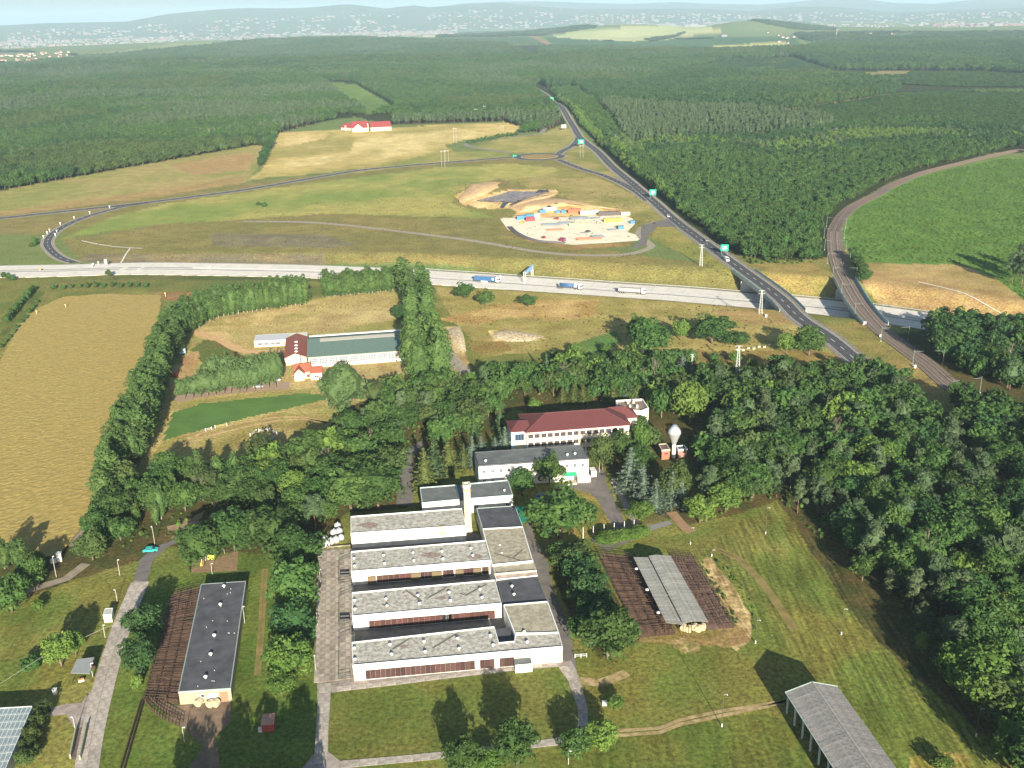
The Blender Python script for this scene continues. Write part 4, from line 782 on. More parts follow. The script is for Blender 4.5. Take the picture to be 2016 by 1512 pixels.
sh2 = thing('pale_shed', 'short pale green roofed shed between the white shed and the riding hall', 'shed'); block(sh2, [(569, 668.5), (605, 666), (605, 654.5), (569.5, 656)], 3.3, roof=plain('pale_green_sheet', (.58, .62, .50), .6), edge=TRIM, edgew=.1, par=.02)
# ---- villa with red roof at the forest
RED = mat('red_tile', (.27, .05, .05), .85, c2=(.19, .04, .042), scale=1.0); vil = thing('red_roofed_villa', 'large villa with bright red tiled roofs at the forest edge', 'villa')
def vg(px0, px1, width, ze, zr): a, b = G(*px0), G(*px1); a.z = b.z = 0; gable(vil, a, b, width, ze+hz(a.x, a.y), zr+hz(a.x, a.y), RED, CREAM, .6)
vg((728, 258), (768, 256), 24, 5.5, 11.5); vg((694, 259), (724, 258), 26, 5.5, 12.5); vg((706, 261), (708, 252), 14, 5, 11); vg((680, 256), (700, 257), 18, 3.8, 8.5)
a, b = G(700, 260.5), G(768, 257.5); a, b = Vector((a.x, a.y, 0)), Vector((b.x, b.y, 0)); t, nn, L = face_frame(a, b); 
windows(vil, a+nn*.1, b+nn*.1, 3.6, 1.6, [2, 12, 19, 24, 38], 2.0, frame=TRIM); windows(vil, a+nn*.1, b+nn*.1, .8, 1.8, [8, 16, 22, 25], 2.4, frame=TRIM)
for x in (697, 725, 681): 
    p = G(x, 259); mb = MB(); mb.box((p.x, p.y, 0), (1.6, 2, 11 if x > 690 else 8)); mb.build('chimney_stack', CREAM, vil)
# ---- dark roofed barn with its yard
barn = thing('cattle_barn', 'long barn with black felt roof and beige gable end at the lower left', 'barn'); PBn = block(barn, [(351, 1362), (454, 1355), (484, 1144), (396, 1150)], 3.6, wall=plain('beige_wall', (.30, .27, .19), .85), roof=FELT, edge=plain('grey_green_flashing', (.30, .36, .33), .5), edgew=.25, par=.05)
for v in ((441, 1152), (434, 1188), (422, 1249), (415, 1286), (405, 1331)): roof_vent(barn, v, 3.6, 1.15)
rng_ = random.Random(3)
for i in range(16):
    u, v = rng_.uniform(.12, .92), rng_.random(); p = lerp(lerp(PBn[0], PBn[1], u), lerp(PBn[3], PBn[2], u), v); mb = MB(); mb.tube((p.x, p.y, 3.6), (p.x, p.y, 3.9), .06); mb.build('roof_pipe', VENT, barn)
a, b = seg(PBn, 0, 1); _, _, L = face_frame(a, b); windows(barn, a, b, 1.6, .9, [L*.45], .8, mull=0); wall_panels(barn, lerp(a, b, .55), lerp(a, b, .74), .05, 2.6, 1, TRIM, name='door'); wall_panels(barn, lerp(a, b, .77), lerp(a, b, .93), .05, 2.7, 2, plain('brown_door', (.25, .16, .1), .8), name='door')
p = G(447, 1215, 3.6); 
def railed_yard(name, label, quad_px, nrow, ncol, h=1.4, m=RUST, r=.055, group=None, floor=None, fz=.03, levels=2):
    """cattle yard divided by rails: rows of rails across, columns of rails along"""
    q = [G(*p) for p in quad_px]; t = thing(name, label, 'cattle yard', group=group)
    if floor: mb = MB(); mb.add([(p.x, p.y, fz) for p in q], [(0, 1, 2, 3)]); mb.build('floor', floor, t)
    pm = MB(); pm.box((0, 0, 0), (.13, .13, h+.1)); pme = pm.mesh('post', m)
    rj = random.Random(nrow)
    for i in range(nrow+1):
        i0, i1 = min(1, max(0, (i+rj.uniform(-.35, .35))/nrow)), min(1, max(0, (i+rj.uniform(-.35, .35))/nrow)); s1 = 1.0 if rj.random() < .6 else rj.choice((.5, .66)); s0 = 0 if s1 == 1.0 else 0
        a, b = lerp(q[0], q[3], i0), lerp(q[1], q[2], i1); a, b = (a, lerp(a, b, s1)) if rj.random() < .5 else (lerp(a, b, 1-s1), b); mb = MB()
        for l in range(levels): z = Vector((0, 0, h*(l+1)/levels)); mb.tube(a+z, b+z, r, n=4)
        mb.build('cross_rail', m, t)
        if i % 2 == 0:
            for j in range(ncol+1): p = lerp(a, b, j/ncol); part('post', pme, t, (p.x, p.y, 0))
    for j in range(ncol+1):
        a, b = lerp(q[0], q[1], j/ncol), lerp(q[3], q[2], j/ncol); mb = MB()
        for l in range(levels): z = Vector((0, 0, h*(l+1)/levels+.06)); mb.tube(a+z, b+z, r, n=4)
        mb.build('long_rail', m, t)
    return t
MUCK = mat('trodden_muck', (.17, .10, .06), .9, c2=(.06, .042, .032), scale=.28, detail=8, bump=.5); MUCK2 = mat('dry_muck', (.22, .14, .10), .95, c2=(.11, .075, .055), scale=.3, detail=8)
railed_yard('cattle_yard', 'brown cattle yard of dense rails along the left side of the black roofed barn', [(339, 1171), (396, 1156), (350, 1386), (284, 1381)], 44, 3, floor=MUCK, levels=2)
tube_fence('rail_fence', 'double fence of dark rails curving away from the lower corner of the cattle yard', 'fence', [(284, 1381), (300, 1402), (325, 1420), (352, 1432)], 1.3, 3, 14, RUST, 'curved rail fences', .06); tube_fence('rail_fence', 'inner fence of dark rails curving below the yard floor', 'fence', [(296, 1379), (312, 1396), (335, 1410), (360, 1424)], 1.3, 3, 14, RUST, 'curved rail fences', .06)
tube_fence('rail_fence', 'long narrow dark rail fence running down to the bottom edge', 'fence', [(284, 1384), (268, 1440), (245, 1520)], 1.2, 3, 26, RUST, None, .06); tube_fence('rail_fence', 'second rail fence alongside the long narrow one', 'fence', [(279, 1384), (262, 1440), (238, 1520)], 1.2, 3, 26, RUST, None, .06)
# ---- slatted cattle pens round the monitor roofed shed
railed_yard('cattle_yard', 'left hand brown cattle yard of the grey roofed shed', [(1176, 1089), (1248, 1096), (1330, 1249), (1257, 1256)], 24, 4, floor=MUCK, r=.06)
railed_yard('cattle_yard', 'right hand brown cattle yard of the grey roofed shed', [(1321, 1094), (1366, 1098), (1446, 1236), (1392, 1241)], 24, 4, floor=MUCK2, r=.055)
GREYR = mat('grey_asbestos_sheet', (.32, .32, .29), .9, c2=(.20, .20, .18), scale=1.2, rnd=.09, detail=9); 
mon = thing('feeding_shed', 'open feeding shed with grey sheet roof in two steps between the cattle yards', 'shed'); zl = 3.2
A0, A1 = G(1247, 1097, zl), G(1311.5, 1226, zl); Bq0, Bq1 = G(1279, 1097, zl+1.0), G(1347, 1230, zl+1.0); C0, C1 = G(1277, 1094.5, zl+1.5), G(1345, 1227, zl+1.5); D0, D1 = G(1291, 1092, zl+2.0), G(1364, 1223, zl+2.0); E0, E1 = G(1320, 1094, zl), G(1394.5, 1224, zl)
def sheeted(root, a, b, c, d, m, n, name='roof_sheet', th=.08):
    # a-b is the eave, d-c the ridge; n overlapping sheets side by side along the length
    rs = random.Random(n)
    for i in range(n):
        p = [lerp(a, b, (i+.015)/n), lerp(a, b, (i+.985)/n), lerp(d, c, (i+.985)/n), lerp(d, c, (i+.015)/n)]; o_ = p[0].copy(); j = rs.uniform(0, .05); up_ = Vector((0, 0, j)); q = [v-o_+up_ for v in p]; z = Vector((0, 0, -th)); mb = MB(); mb.add(q+[v+z for v in q], [(0, 1, 2, 3), (7, 6, 5, 4), (0, 4, 5, 1), (1, 5, 6, 2), (2, 6, 7, 3), (3, 7, 4, 0)]); o = mb.build(name, m, root); o.location = o_
def slab(root, a, b, c, d, m, name, th=.14):
    z = Vector((0, 0, -th)); mb = MB(); mb.add([a, b, c, d, a+z, b+z, c+z, d+z], [(0, 1, 2, 3), (7, 6, 5, 4), (0, 4, 5, 1), (1, 5, 6, 2), (2, 6, 7, 3), (3, 7, 4, 0)]); return mb.build(name, m, root)
sheeted(mon, A0, A1, Bq1, Bq0, GREYR, 20); sheeted(mon, C0, C1, D1, D0, GREYR, 20); sheeted(mon, E1, E0, D0, D1, GREYR, 20)
for line in ((A0, A1), (Bq0, Bq1), (D0, D1), (E0, E1)):
    for i in range(9): p = lerp(line[0], line[1], .02+i*.12); mb = MB(); mb.tube((p.x, p.y, 0), (p.x, p.y, p.z-.15), .1, n=6); mb.build('post', RUST, mon)
for x, y in ((1253, 1119), (1274, 1160), (1296, 1205)): p = G(x, y, 2.9); mb = MB(); mb.lathe((p.x, p.y, 2.7), [(.5, 0), (.42, .3), (.01, .42)], 10); mb.build('lamp_shade', VENT, mon)
def bale(px, label, group, r=.75, rz=0.3, z=0.0, m=None):
    p = G(*px); o = thing('hay_bale', label, 'hay bale', (p.x, p.y, z), rz, group); mb = MB(); mb.tube((-.6, 0, r), (.6, 0, r), r, n=14); mb.build('roll', m or mat('pale_hay', (.42, .36, .22), .95, c2=(.30, .25, .15), scale=3), o)
    mb = MB(); [mb.tube((x, 0, r), (x+.05, 0, r), r+.02, n=14) for x in (-.3, .25)]; mb.build('net_wrap', plain('net_wrap', (.5, .52, .45), .6), o); return o
for i, px in enumerate(((1346, 1241), (1356, 1244), (1368, 1240), (1375, 1243), (1383, 1240))): bale(px, ('leftmost', 'second', 'middle', 'fourth', 'rightmost')[i]+' round hay bale at the lower end of the feeding shed', 'round bales by the feeding shed', .9, 1.2)
for i, px in enumerate(((392, 1389), (415, 1391), (426, 1390))): bale(px, ('single round bale left of', 'middle round bale before', 'right round bale before')[i]+' the door of the black roofed barn', 'round bales by the barn door', .9, 1.3)
# ---- open hangar lower right
hg = thing('open_hangar', 'long open sided hangar with grey corrugated gabled roof and white posts at the lower right', 'hangar'); ze = 5.3
a0 = G(1545.8, 1363, ze); dirv = (G(1640.6, 1512, ze)-a0).normalized(); LN = 62; a1 = a0+dirv*LN; c0 = G(1648, 1350, ze); wv = (c0-a0); wv -= dirv*wv.dot(dirv); c0 = a0+wv; c1 = c0+dirv*LN
r0 = (a0+c0)/2; r0.z = ze+2.0; r1 = r0+dirv*LN; CORR = mat('grey_corrugated', (.25, .245, .23), .9, c2=(.16, .155, .145), scale=1.2, rnd=.08, detail=9)
sheeted(hg, a0, a1, r1, r0, CORR, 40); sheeted(hg, c1, c0, r0, r1, CORR, 40); mb = MB(); mb.tube(r0+Vector((0, 0, .05)), r1+Vector((0, 0, .05)), .16, n=5); mb.build('ridge_cap', plain('pale_ridge', (.36, .35, .32), .7), hg)
mb = MB(); mb.tube(a0, r0, .12, n=4); mb.tube(r0, c0, .12, n=4); mb.tube(a0, a1, .08, n=4); mb.build('barge_board', TEAL, hg)
pst = MB(); pst.box((0, 0, 0), (.35, .35, ze-.15)); pme = pst.mesh('post', plain('pale_blue_post', (.40, .48, .52), .7)); wn = wv.normalized()
for i in range(15):
    for base in (a0+wn*.5, c0-wn*.5): p = base+dirv*(.6+i*4.2); part('post', pme, hg, (p.x, p.y, 0), math.atan2(dirv.y, dirv.x))
    mb = MB(); p = a0+dirv*(.6+i*4.2); q_ = p+wv; pk = (p+q_)/2; pk.z = ze+1.8; mb.tube((p.x, p.y, ze-.2), (q_.x, q_.y, ze-.2), .09, n=4); mb.tube((p.x, p.y, ze-.2), pk, .09, n=4); mb.tube((q_.x, q_.y, ze-.2), pk, .09, n=4); mb.build('truss', DKST, hg)
mb = MB(); q0, q1 = c0-wn*.2, c1-wn*.2; mb.prism([tuple(q0)[:2], tuple(q1)[:2], tuple(q1+wn*.15)[:2], tuple(q0+wn*.15)[:2]], 0, ze-.4); mb.build('back_wall', plain('concrete_panel', (.30, .30, .28), .9), hg)
# ---- glasshouse lower left
gl = thing('glasshouse', 'glasshouse with whitewashed glazed roof in the bottom left corner', 'greenhouse'); zg = 3.4
ga, gb, gd = G(63, 1391, zg), G(-60, 1398, zg), G(-60, 1640, zg); gcn = G(4, 1528, zg); dg = (gcn-ga).normalized(); g2 = ga+dg*34; g3 = gb+dg*34
GLZ = mat('whitewashed_glass', (.34, .40, .40), .5, c2=(.13, .18, .20), scale=1.6, rnd=.10); base_n = 10; ncol, nrow = 14, 13
mb = MB(); 
pane_me = None
for i in range(nrow):
    for j in range(ncol):
        c_ = [lerp(lerp(ga, gb, (j+.04)/ncol), lerp(g2, g3, (j+.04)/ncol), (i+.05)/nrow), lerp(lerp(ga, gb, (j+.96)/ncol), lerp(g2, g3, (j+.96)/ncol), (i+.05)/nrow), lerp(lerp(ga, gb, (j+.96)/ncol), lerp(g2, g3, (j+.96)/ncol), (i+.95)/nrow), lerp(lerp(ga, gb, (j+.04)/ncol), lerp(g2, g3, (j+.04)/ncol), (i+.95)/nrow)]
        o_ = c_[0].copy()
        if pane_me is None: m1_ = MB(); m1_.add([p-o_ for p in c_]+[p-o_-Vector((0, 0, .04)) for p in c_], [(0, 3, 2, 1), (4, 5, 6, 7), (0, 1, 5, 4), (1, 2, 6, 5), (2, 3, 7, 6), (3, 0, 4, 7)]); pane_me = m1_.mesh('pane', GLZ)
        part('pane', pane_me, gl, (o_.x, o_.y, o_.z+.06))
mb = MB()
for j in range(ncol+1): mb.tube(lerp(ga, gb, j/ncol), lerp(g2, g3, j/ncol), .07, n=4)
for i in range(nrow+1): mb.tube(lerp(ga, g2, i/nrow), lerp(gb, g3, i/nrow), .06, n=4)
mb.build('roof_frame', TRIM, gl); mb = MB(); mb.prism([tuple(p)[:2] for p in (ga, gb, g3, g2)], 0, zg-.15, bot=False); mb.build('wall', plain('blue_grey_glass_wall', (.36, .42, .45), .4), gl); mb = MB(); mb.tube(ga, gb, .16, n=4); mb.build('gutter', TRIM, gl)
# ---- small huts
hut = thing('white_hut', 'small white hut with sloping pale roof beside the concrete road', 'hut', group=None); block(hut, [(203, 1211), (219, 1210), (222, 1197), (207, 1198)], 2.3, roof=plain('pale_sheet', (.46, .48, .44), .6), edge=TRIM, edgew=.15, par=.03)
lt = thing('lean_to_shelter', 'open lean-to shelter with grey sheet roof by the concrete road', 'shelter'); q = at([(139, 1325), (177, 1326), (186, 1297), (152, 1301)], 2.7); q[2].z = q[3].z = 3.2; slab(lt, q[0], q[1], q[2], q[3], plain('grey_sheet', (.22, .24, .25), .7), 'roof', .1)
for p in q: mb = MB(); mb.tube((p.x, p.y, 0), (p.x, p.y, p.z-.1), .09); mb.build('post', RUST, lt)
mb = MB(); mb.prism([tuple(q[3])[:2], tuple(q[2])[:2], tuple(q[2]+Vector((0, .15, 0)))[:2], tuple(q[3]+Vector((0, .15, 0)))[:2]], 0, 3.0); mb.build('back_wall', WOOD, lt)
p = G(160, 1341); o = thing('white_dog_house', 'small white and orange box in front of the lean-to shelter', 'box', (p.x, p.y, 0), .5); mb = MB(); mb.box((0, 0, 0), (1.3, .7, .5)); mb.build('body', WALL, o); mb = MB(); mb.box((0, 0, .5), (1.4, .8, .1)); mb.build('lid', plain('orange_lid', (.6, .3, .12), .7), o)
p = G(109, 1366); o = thing('white_well_box', 'upright white box on the grass left of the shelter', 'box', (p.x, p.y, 0)); mb = MB(); mb.box((0, 0, 0), (.8, .8, 1.3)); mb.build('body', WALL, o); mb = MB(); mb.box((0, 0, 1.3), (.95, .95, .12)); mb.build('lid', TRIM, o)
q = [G(*c) for c in ((139, 1494), (152, 1434), (172, 1430), (158, 1496))]; o = thing('weighbridge', 'sunken weighing ramp with low walls beside the concrete road', 'ramp'); mb = MB(); mb.add([(c.x, c.y, .05) for c in q], [(0, 1, 2, 3)]); mb.build('floor', mat('rusty_floor', (.16, .12, .10), .9, c2=(.10, .085, .08), scale=1.5), o)
for i, j in ((0, 1), (3, 2)): mb = MB(); strip_box(mb, [Vector((q[i].x, q[i].y, 0)), Vector((q[j].x, q[j].y, 0))], -.15, .15, 0, 1.2); mb.build('side_wall', plain('olive_wall', (.30, .32, .22), .8), o)
for lab, px, c in (('red roofed hut in the tree shadow near the bottom', (530, 1433), (.30, .06, .05)), ('dark red wagon in the trees beside the poplar belt', (343, 741), (.33, .08, .06))):
    p = G(*px); o = thing('red_hut', lab, 'hut', (p.x, p.y, 0), .1); mb = MB(); mb.box((0, 0, .3), (2.6, 3.6, 2.0)); mb.build('body', plain('maroon_body', (.30, .06, .05), .7), o); mb = MB(); mb.box((0, 0, 2.3), (2.8, 3.8, .15)); mb.build('roof', plain('red_pale_roof', (.45, .25, .2), .7), o)
p = G(360, 697); o = thing('blue_wagon', 'pale blue and white caravan beside the poplar belt', 'caravan', (p.x, p.y, 0), .2); mb = MB(); mb.box((0, 0, .4), (2.8, 2.2, 2.0)); mb.build('body', plain('light_blue', (.35, .55, .70), .5), o); mb = MB(); mb.box((0, 0, 2.4), (2.9, 2.3, .12)); mb.build('roof', TRIM, o); mb = MB(); [mb.tube((sx*.6, -1.15, .35), (sx*.6, 1.15, .35), .35, n=10) for sx in (-1, 1)]; mb.build('wheel', DKST, o)
p = G(118, 1104); o = thing('white_pump_hut', 'tall white hut at the foot of the grain field among bushes', 'hut', (p.x, p.y, 0), .2); mb = MB(); mb.box((0, 0, 0), (1.4, 1.2, 2.6)); mb.box((-1.6, -.6, 0), (1.6, 1.2, 1.2)); mb.build('body', WALL, o); mb = MB(); mb.box((0, 0, 2.6), (1.6, 1.4, .12)); mb.build('roof', TRIM, o)
# garden plot with beehive wagons
p0_ = [(375, 1098), (448, 1094), (470, 1080), (466, 1124), (378, 1128)]; mb = MB(); mb.add([(*G(*c)[:2], .03) for c in p0_], [tuple(range(5))]); structure(mb, 'vegetable_plot', mat('tilled_soil', (.26, .16, .10), .95, c2=(.15, .13, .06), scale=.8))
tube_fence('plot_fence', 'dark fence round the brown vegetable plot', 'fence', [(374, 1128), (374, 1097), (448, 1092), (500, 1076)], 1.2, 2, 16, WOOD, None, .05)
o = thing('slide', 'yellow slide leaning from a small white box on the vegetable plot', 'slide', (*G(402, 1104)[:2], 0)); mb = MB(); mb.box((0, 0, .3), (1.3, 1.1, 1.5)); mb.build('cabin', WALL, o); mb = MB(); mb.add([(-.3, -.5, 1.5), (.3, -.5, 1.5), (.3, -3.0, .1), (-.3, -3.0, .1), (-.3, -.5, 1.4), (.3, -.5, 1.4), (.3, -3.0, 0), (-.3, -3.0, 0)], [(0, 3, 2, 1), (4, 5, 6, 7), (0, 1, 5, 4), (2, 3, 7, 6), (0, 4, 7, 3), (1, 2, 6, 5)]); mb.build('chute', plain('bright_yellow', (.80, .70, .05), .5), o)
o = thing('yellow_wagon', 'lemon yellow box wagon on the vegetable plot', 'wagon', (*G(417, 1102)[:2], 0)); mb = MB(); mb.box((0, 0, .5), (1.9, 1.5, 1.5)); mb.build('body', plain('lemon', (.72, .78, .10), .5), o); mb = MB(); [mb.tube((sx*.8, sy*.8-.05, .3), (sx*.8, sy*.8+.05, .3), .3, n=10) for sx in (-1, 1) for sy in (-1, 1)]; mb.build('wheel', DKST, o)
# white lumps standing in for a tarpaulin covered mound
for i, (x, y, s, dx) in enumerate(((643, 1072, 2.6, .2), (652, 1066, 2.4, -.1), (662, 1063, 2.4, .1), (658, 1050, 2.6, .3), (668, 1047, 2.5, 0), (665, 1036, 2.4, .2), (640, 1060, 2.0, .5), (672, 1058, 2.1, .4))):
    p = G(x, y+4); o = thing('tarp_mound_lump', ('front left', 'front middle', 'front right', 'left middle', 'right middle', 'back', 'far left', 'far right')[i]+' white stand-in lump of the tarpaulin mound above the concrete yard', 'covered mound', (p.x, p.y, 0), dx, 'white lumps standing in for the tarpaulin mound'); mb = MB(); mb.lathe((0, 0, 0), [(s*.34, 0), (s*.47, s*.15), (s*.46, s*.5), (s*.36, s*.72), (s*.12, s*.8), (0.01, s*.78)], 10); mb.build('tarp_lump', mat('white_plastic', (.42, .42, .42), .5, var=.15, scale=2), o, True)
    mb = MB(); mb.tube((0, 0, s*.76), (.1, .1, s*.95), s*.06, s*.02, 6); mb.build('tarp_tip', MATS['white_plastic'], o)
tube_fence('yard_barrier', 'low concrete barrier across the top of the concrete yard', 'barrier', [(634, 1081), (690, 1076)], .5, 1, 6, CONC2, None, .2)
# ------------------------------------------------ vehicles and street furniture
TYRE = plain('tyre_rubber', (.03, .03, .03), .8); BLUE = plain('truck_blue', (.035, .10, .22), .5); SILV = plain('silver_tank', (.45, .50, .56), .3, metal=.5); WHP = plain('white_paint', (.62, .62, .62), .35)
def wheels(root, xs, w_, r=.5):
    for x in xs:
        for s in (-1, 1): mb = MB(); mb.tube((x, s*w_/2-.14, r), (x, s*w_/2+.14, r), r, n=12); mb.tube((x, s*(w_/2+.15)-.02, r), (x, s*(w_/2+.15)+.02, r), r*.5, n=8, mi=1); mb.build('wheel', [TYRE, STEEL], root)
def cab(root, x, m):                                            # cab-over tractor, front towards +x
    mb = MB(); pr = [(x-1.1, .9), (x+1.1, .9), (x+1.15, 1.9), (x+.95, 3.0), (x+.5, 3.7), (x-1.1, 3.8)]
    n = len(pr); mb.add([(a, -1.22, z) for a, z in pr]+[(a, 1.22, z) for a, z in pr], [tuple(range(n)), tuple(range(n, 2*n))[::-1]]+[(i, n+i, n+(i+1) % n, (i+1) % n) for i in range(n)]); o = mb.build('cab', m, root)
    mb = MB(); mb.add([(x+1.17, -1.1, 1.95), (x+1.17, 1.1, 1.95), (x+.98, 1.1, 3.0), (x+.98, -1.1, 3.0)], [(0, 1, 2, 3)]); [mb.add([(x-.2, s*1.24, 2.0), (x+.9, s*1.24, 2.0), (x+.75, s*1.24, 2.9), (x-.2, s*1.24, 2.9)], [(0, 1, 2, 3)]) for s in (-1, 1)]; mb.build('windscreen', GLASS, root)
    mb = MB(); mb.box((x, 0, .35), (2.3, 2.4, .55)); mb.build('bumper', DKST, root)
    mb = MB(); [mb.box((x+.9, s*1.45, 2.2), (.15, .3, .8)) for s in (-1, 1)]; mb.build('mirror', DKST, root)
def truck(px, kind, label):
    a = G(px[0], px[1], -5.0); z = mw_z(px[0]); a = G(px[0], px[1], z); i = min(range(len(MWs)-1), key=lambda i: (MWs[i]-a).length); t = MWs[i+1]-MWs[i]
    o = thing('articulated_lorry', label, 'lorry', a, math.atan2(t.y, t.x)); wheels(o, (-6.6, -5.4, -4.2, 3.9, 6.9), 2.2); cab(o, 7.0, WHP)
    mb = MB(); mb.box((0, 0, .85), (15.0, 1.0, .3)); mb.build('chassis', DKST, o)
    if kind == 'curtain':
        mb = MB(); mb.box((-1.3, 0, 1.2), (13.4, 2.5, 2.75), 0, 0, 1); mb.build('trailer', [BLUE, plain('pale_tilt', (.42, .40, .36), .6)], o); mb = MB(); mb.tube((4.2, -1.27, 2.6), (4.2, -1.3, 2.6), .75, n=20); mb.build('emblem', plain('pale_blue_mark', (.50, .66, .78), .5), o)
        mb = MB(); mb.box((-1.5, -1.2, .5), (4.2, .2, .7)); mb.build('pallet_box', WHP, o)
    elif kind == 'tank':
        mb = MB(); mb.tube((-6.0, 0, 2.35), (3.2, 0, 2.35), 1.15, n=18); mb.build('tank', BLUE, o, True); mb = MB(); mb.tube((3.2, 0, 2.35), (4.6, 0, 2.35), 1.18, n=18); mb.tube((-6.3, 0, 2.35), (-6.0, 0, 2.35), 1.0, 1.15, 18); mb.build('tank_end', WHP, o); mb = MB(); mb.box((-1.5, 0, 3.45), (8.5, .8, .12)); mb.build('catwalk', SILV, o)
        mb = MB(); [mb.tube((x, s*1.05, .9), (x, s*1.05, 1.9), .08) for x in np.arange(-5.5, 3.5, 1.2) for s in (-1, 1)]; mb.build('bracket', SILV, o)
    else:
        mb = MB(); mb.box((-1.3, 0, 1.1), (13.2, 2.45, .2)); mb.build('bed', DKST, o); me = MB().box((0, 0, 0), (1.45, 2.35, 2.1)).mesh('cargo', plain('pale_bundle', (.36, .36, .35), .7, var=.15)); [part('cargo', me, o, (-7.0+i*1.63, 0, 1.3)) for i in range(8)]
        for i in range(9): mb = MB(); [mb.tube((-7.85+i*1.64, s*1.22, 1.2), (-7.85+i*1.64, s*1.22, 3.5), .08, n=4) for s in (-1, 1)]; mb.tube((-7.85+i*1.64, -1.22, 3.5), (-7.85+i*1.64, 1.22, 3.5), .08, n=4); mb.build('stake', plain('brown_stake', (.30, .22, .18), .7), o)
truck((959, 556), 'curtain', 'blue curtain sided lorry with white cab on the motorway, leftmost of three'); truck((1121, 569), 'tank', 'blue tanker lorry with white cab, middle of three on the motorway'); truck((1244, 578), 'stake', 'lorry with white cab and caged pale cargo, rightmost of three on the motorway')
def car(p, rz, m, label, cat='car', van=False, z=0.0, group=None):
    o = thing('van' if van else 'parked_car' if 'parked' in label else 'car', label, cat, (p.x, p.y, z), rz, group)
    pr = [(-2.1, .45), (2.1, .45), (2.15, .8), (1.2, 1.0), (.5, 1.42), (-1.2, 1.45), (-2.0, 1.05), (-2.15, .8)] if not van else [(-2.6, .4), (2.6, .4), (2.65, 1.1), (2.0, 1.4), (1.4, 2.5), (-2.6, 2.5)]
    hw = .85 if not van else 1.0; n = len(pr); mb = MB(); mb.add([(a, -hw, q) for a, q in pr]+[(a, hw, q) for a, q in pr], [tuple(range(n)), tuple(range(n, 2*n))[::-1]]+[(i, n+i, n+(i+1) % n, (i+1) % n) for i in range(n)]); mb.build('body', m, o)
    mb = MB()
    if not van: 
        mb.add([(1.22, -.72, 1.02), (1.22, .72, 1.02), (.55, .68, 1.42), (.55, -.68, 1.42)], [(0, 1, 2, 3)]); mb.add([(-1.95, -.7, 1.1), (-1.95, .7, 1.1), (-1.28, .66, 1.45), (-1.28, -.66, 1.45)], [(3, 2, 1, 0)])
        for s in (-1, 1): mb.add([(1.0, s*.87, 1.02), (.45, s*.87, 1.36), (-1.15, s*.87, 1.38), (-1.7, s*.87, 1.05)], [(0, 1, 2, 3)])
    else:
        mb.add([(2.02, -.85, 1.45), (2.02, .85, 1.45), (1.48, .8, 2.35), (1.48, -.8, 2.35)], [(0, 1, 2, 3)]); [mb.add([(1.8, s*1.02, 1.45), (1.35, s*1.02, 2.2), (.6, s*1.02, 2.2), (.6, s*1.02, 1.45)], [(0, 1, 2, 3)]) for s in (-1, 1)]
    for i in range(0, len(mb.v)): mb.v[i] = (mb.v[i][0]*1.005, mb.v[i][1], mb.v[i][2]+.012)
    mb.build('window', GLASS, o)
    k = 1.35 if not van else 1.7
    for x in (-k, k):
        for s in (-1, 1): mb = MB(); mb.tube((x, s*hw-.1, .34), (x, s*hw+.06, .34), .34, n=12); mb.build('wheel', TYRE, o)
    for s in (-1, 1): mb = MB(); mb.box((2.12 if not van else 2.62, s*hw*.72, .68), (.1, .34, .16)); mb.build('headlight', plain('lamp_glass', (.8, .8, .75), .2), o)
    return o
def on_line(L, px, lane):
    a = G(*px); i = min(range(1, len(L)-1), key=lambda i: (L[i]-a).length); t = (L[i+1]-L[i-1]).normalized(); p = L[i]+Vector((t.y, -t.x, 0))*lane; return p, math.atan2(t.y, t.x)
car(G(297, 1086), R(8), plain('turquoise_paint', (.03, .42, .38), .3), 'turquoise car parked where the lane meets the asphalt road')
car(G(509, 763), R(5), plain('silver_car_paint', (.55, .58, .62), .25, metal=.4), 'silver car parked under the lindens by the stables')
car(G(303, 921), R(60), plain('dark_blue_paint', (.03, .08, .22), .3), 'dark blue car parked in shade between the poplars and the riding track')
car(G(1063, 980), R(70), plain('pale_blue_paint', (.28, .34, .42), .3, metal=.3), 'pale blue car parked in the shade below the white two storey block')
for px, lane, m, lab, van in (((1440, 516), 2.2, WHP, 'white delivery van driving on the main road near the bridge', True), ((1383, 477), -2.2, plain('grey_car_paint', (.25, .26, .28), .3), 'grey car on the main road left of the white van', False), ((1318, 427), 2.2, WHP, 'small white car on the main road above the depot entrance', False),
    ((1086, 185), 2.2, WHP, 'white van at the far end of the main road', True), ((1252, 365), -2.2, plain('black_paint', (.03, .03, .035), .3), 'black car on the main road below the slip road', False)):
    p, rz = on_line(MAIN, px, lane); car(p, rz, m, lab, 'van' if van else 'car', van, p.z)
car(G(1293, 441), R(10), plain('charcoal_paint', (.06, .065, .08), .3), 'dark car parked on the gravel apron right of the depot')
p = G(546, 757); o = thing('parasol', 'open white parasol at the right end of the linden row', 'parasol', (p.x, p.y, 0)); mb = MB(); mb.lathe((0, 0, 0), [(1.9, 2.2), (1.0, 2.7), (.01, 2.95)], 8); mb.build('canopy', WHP, o); mb = MB(); mb.tube((0, 0, 0), (0, 0, 2.9), .05); mb.build('pole', STEEL, o)
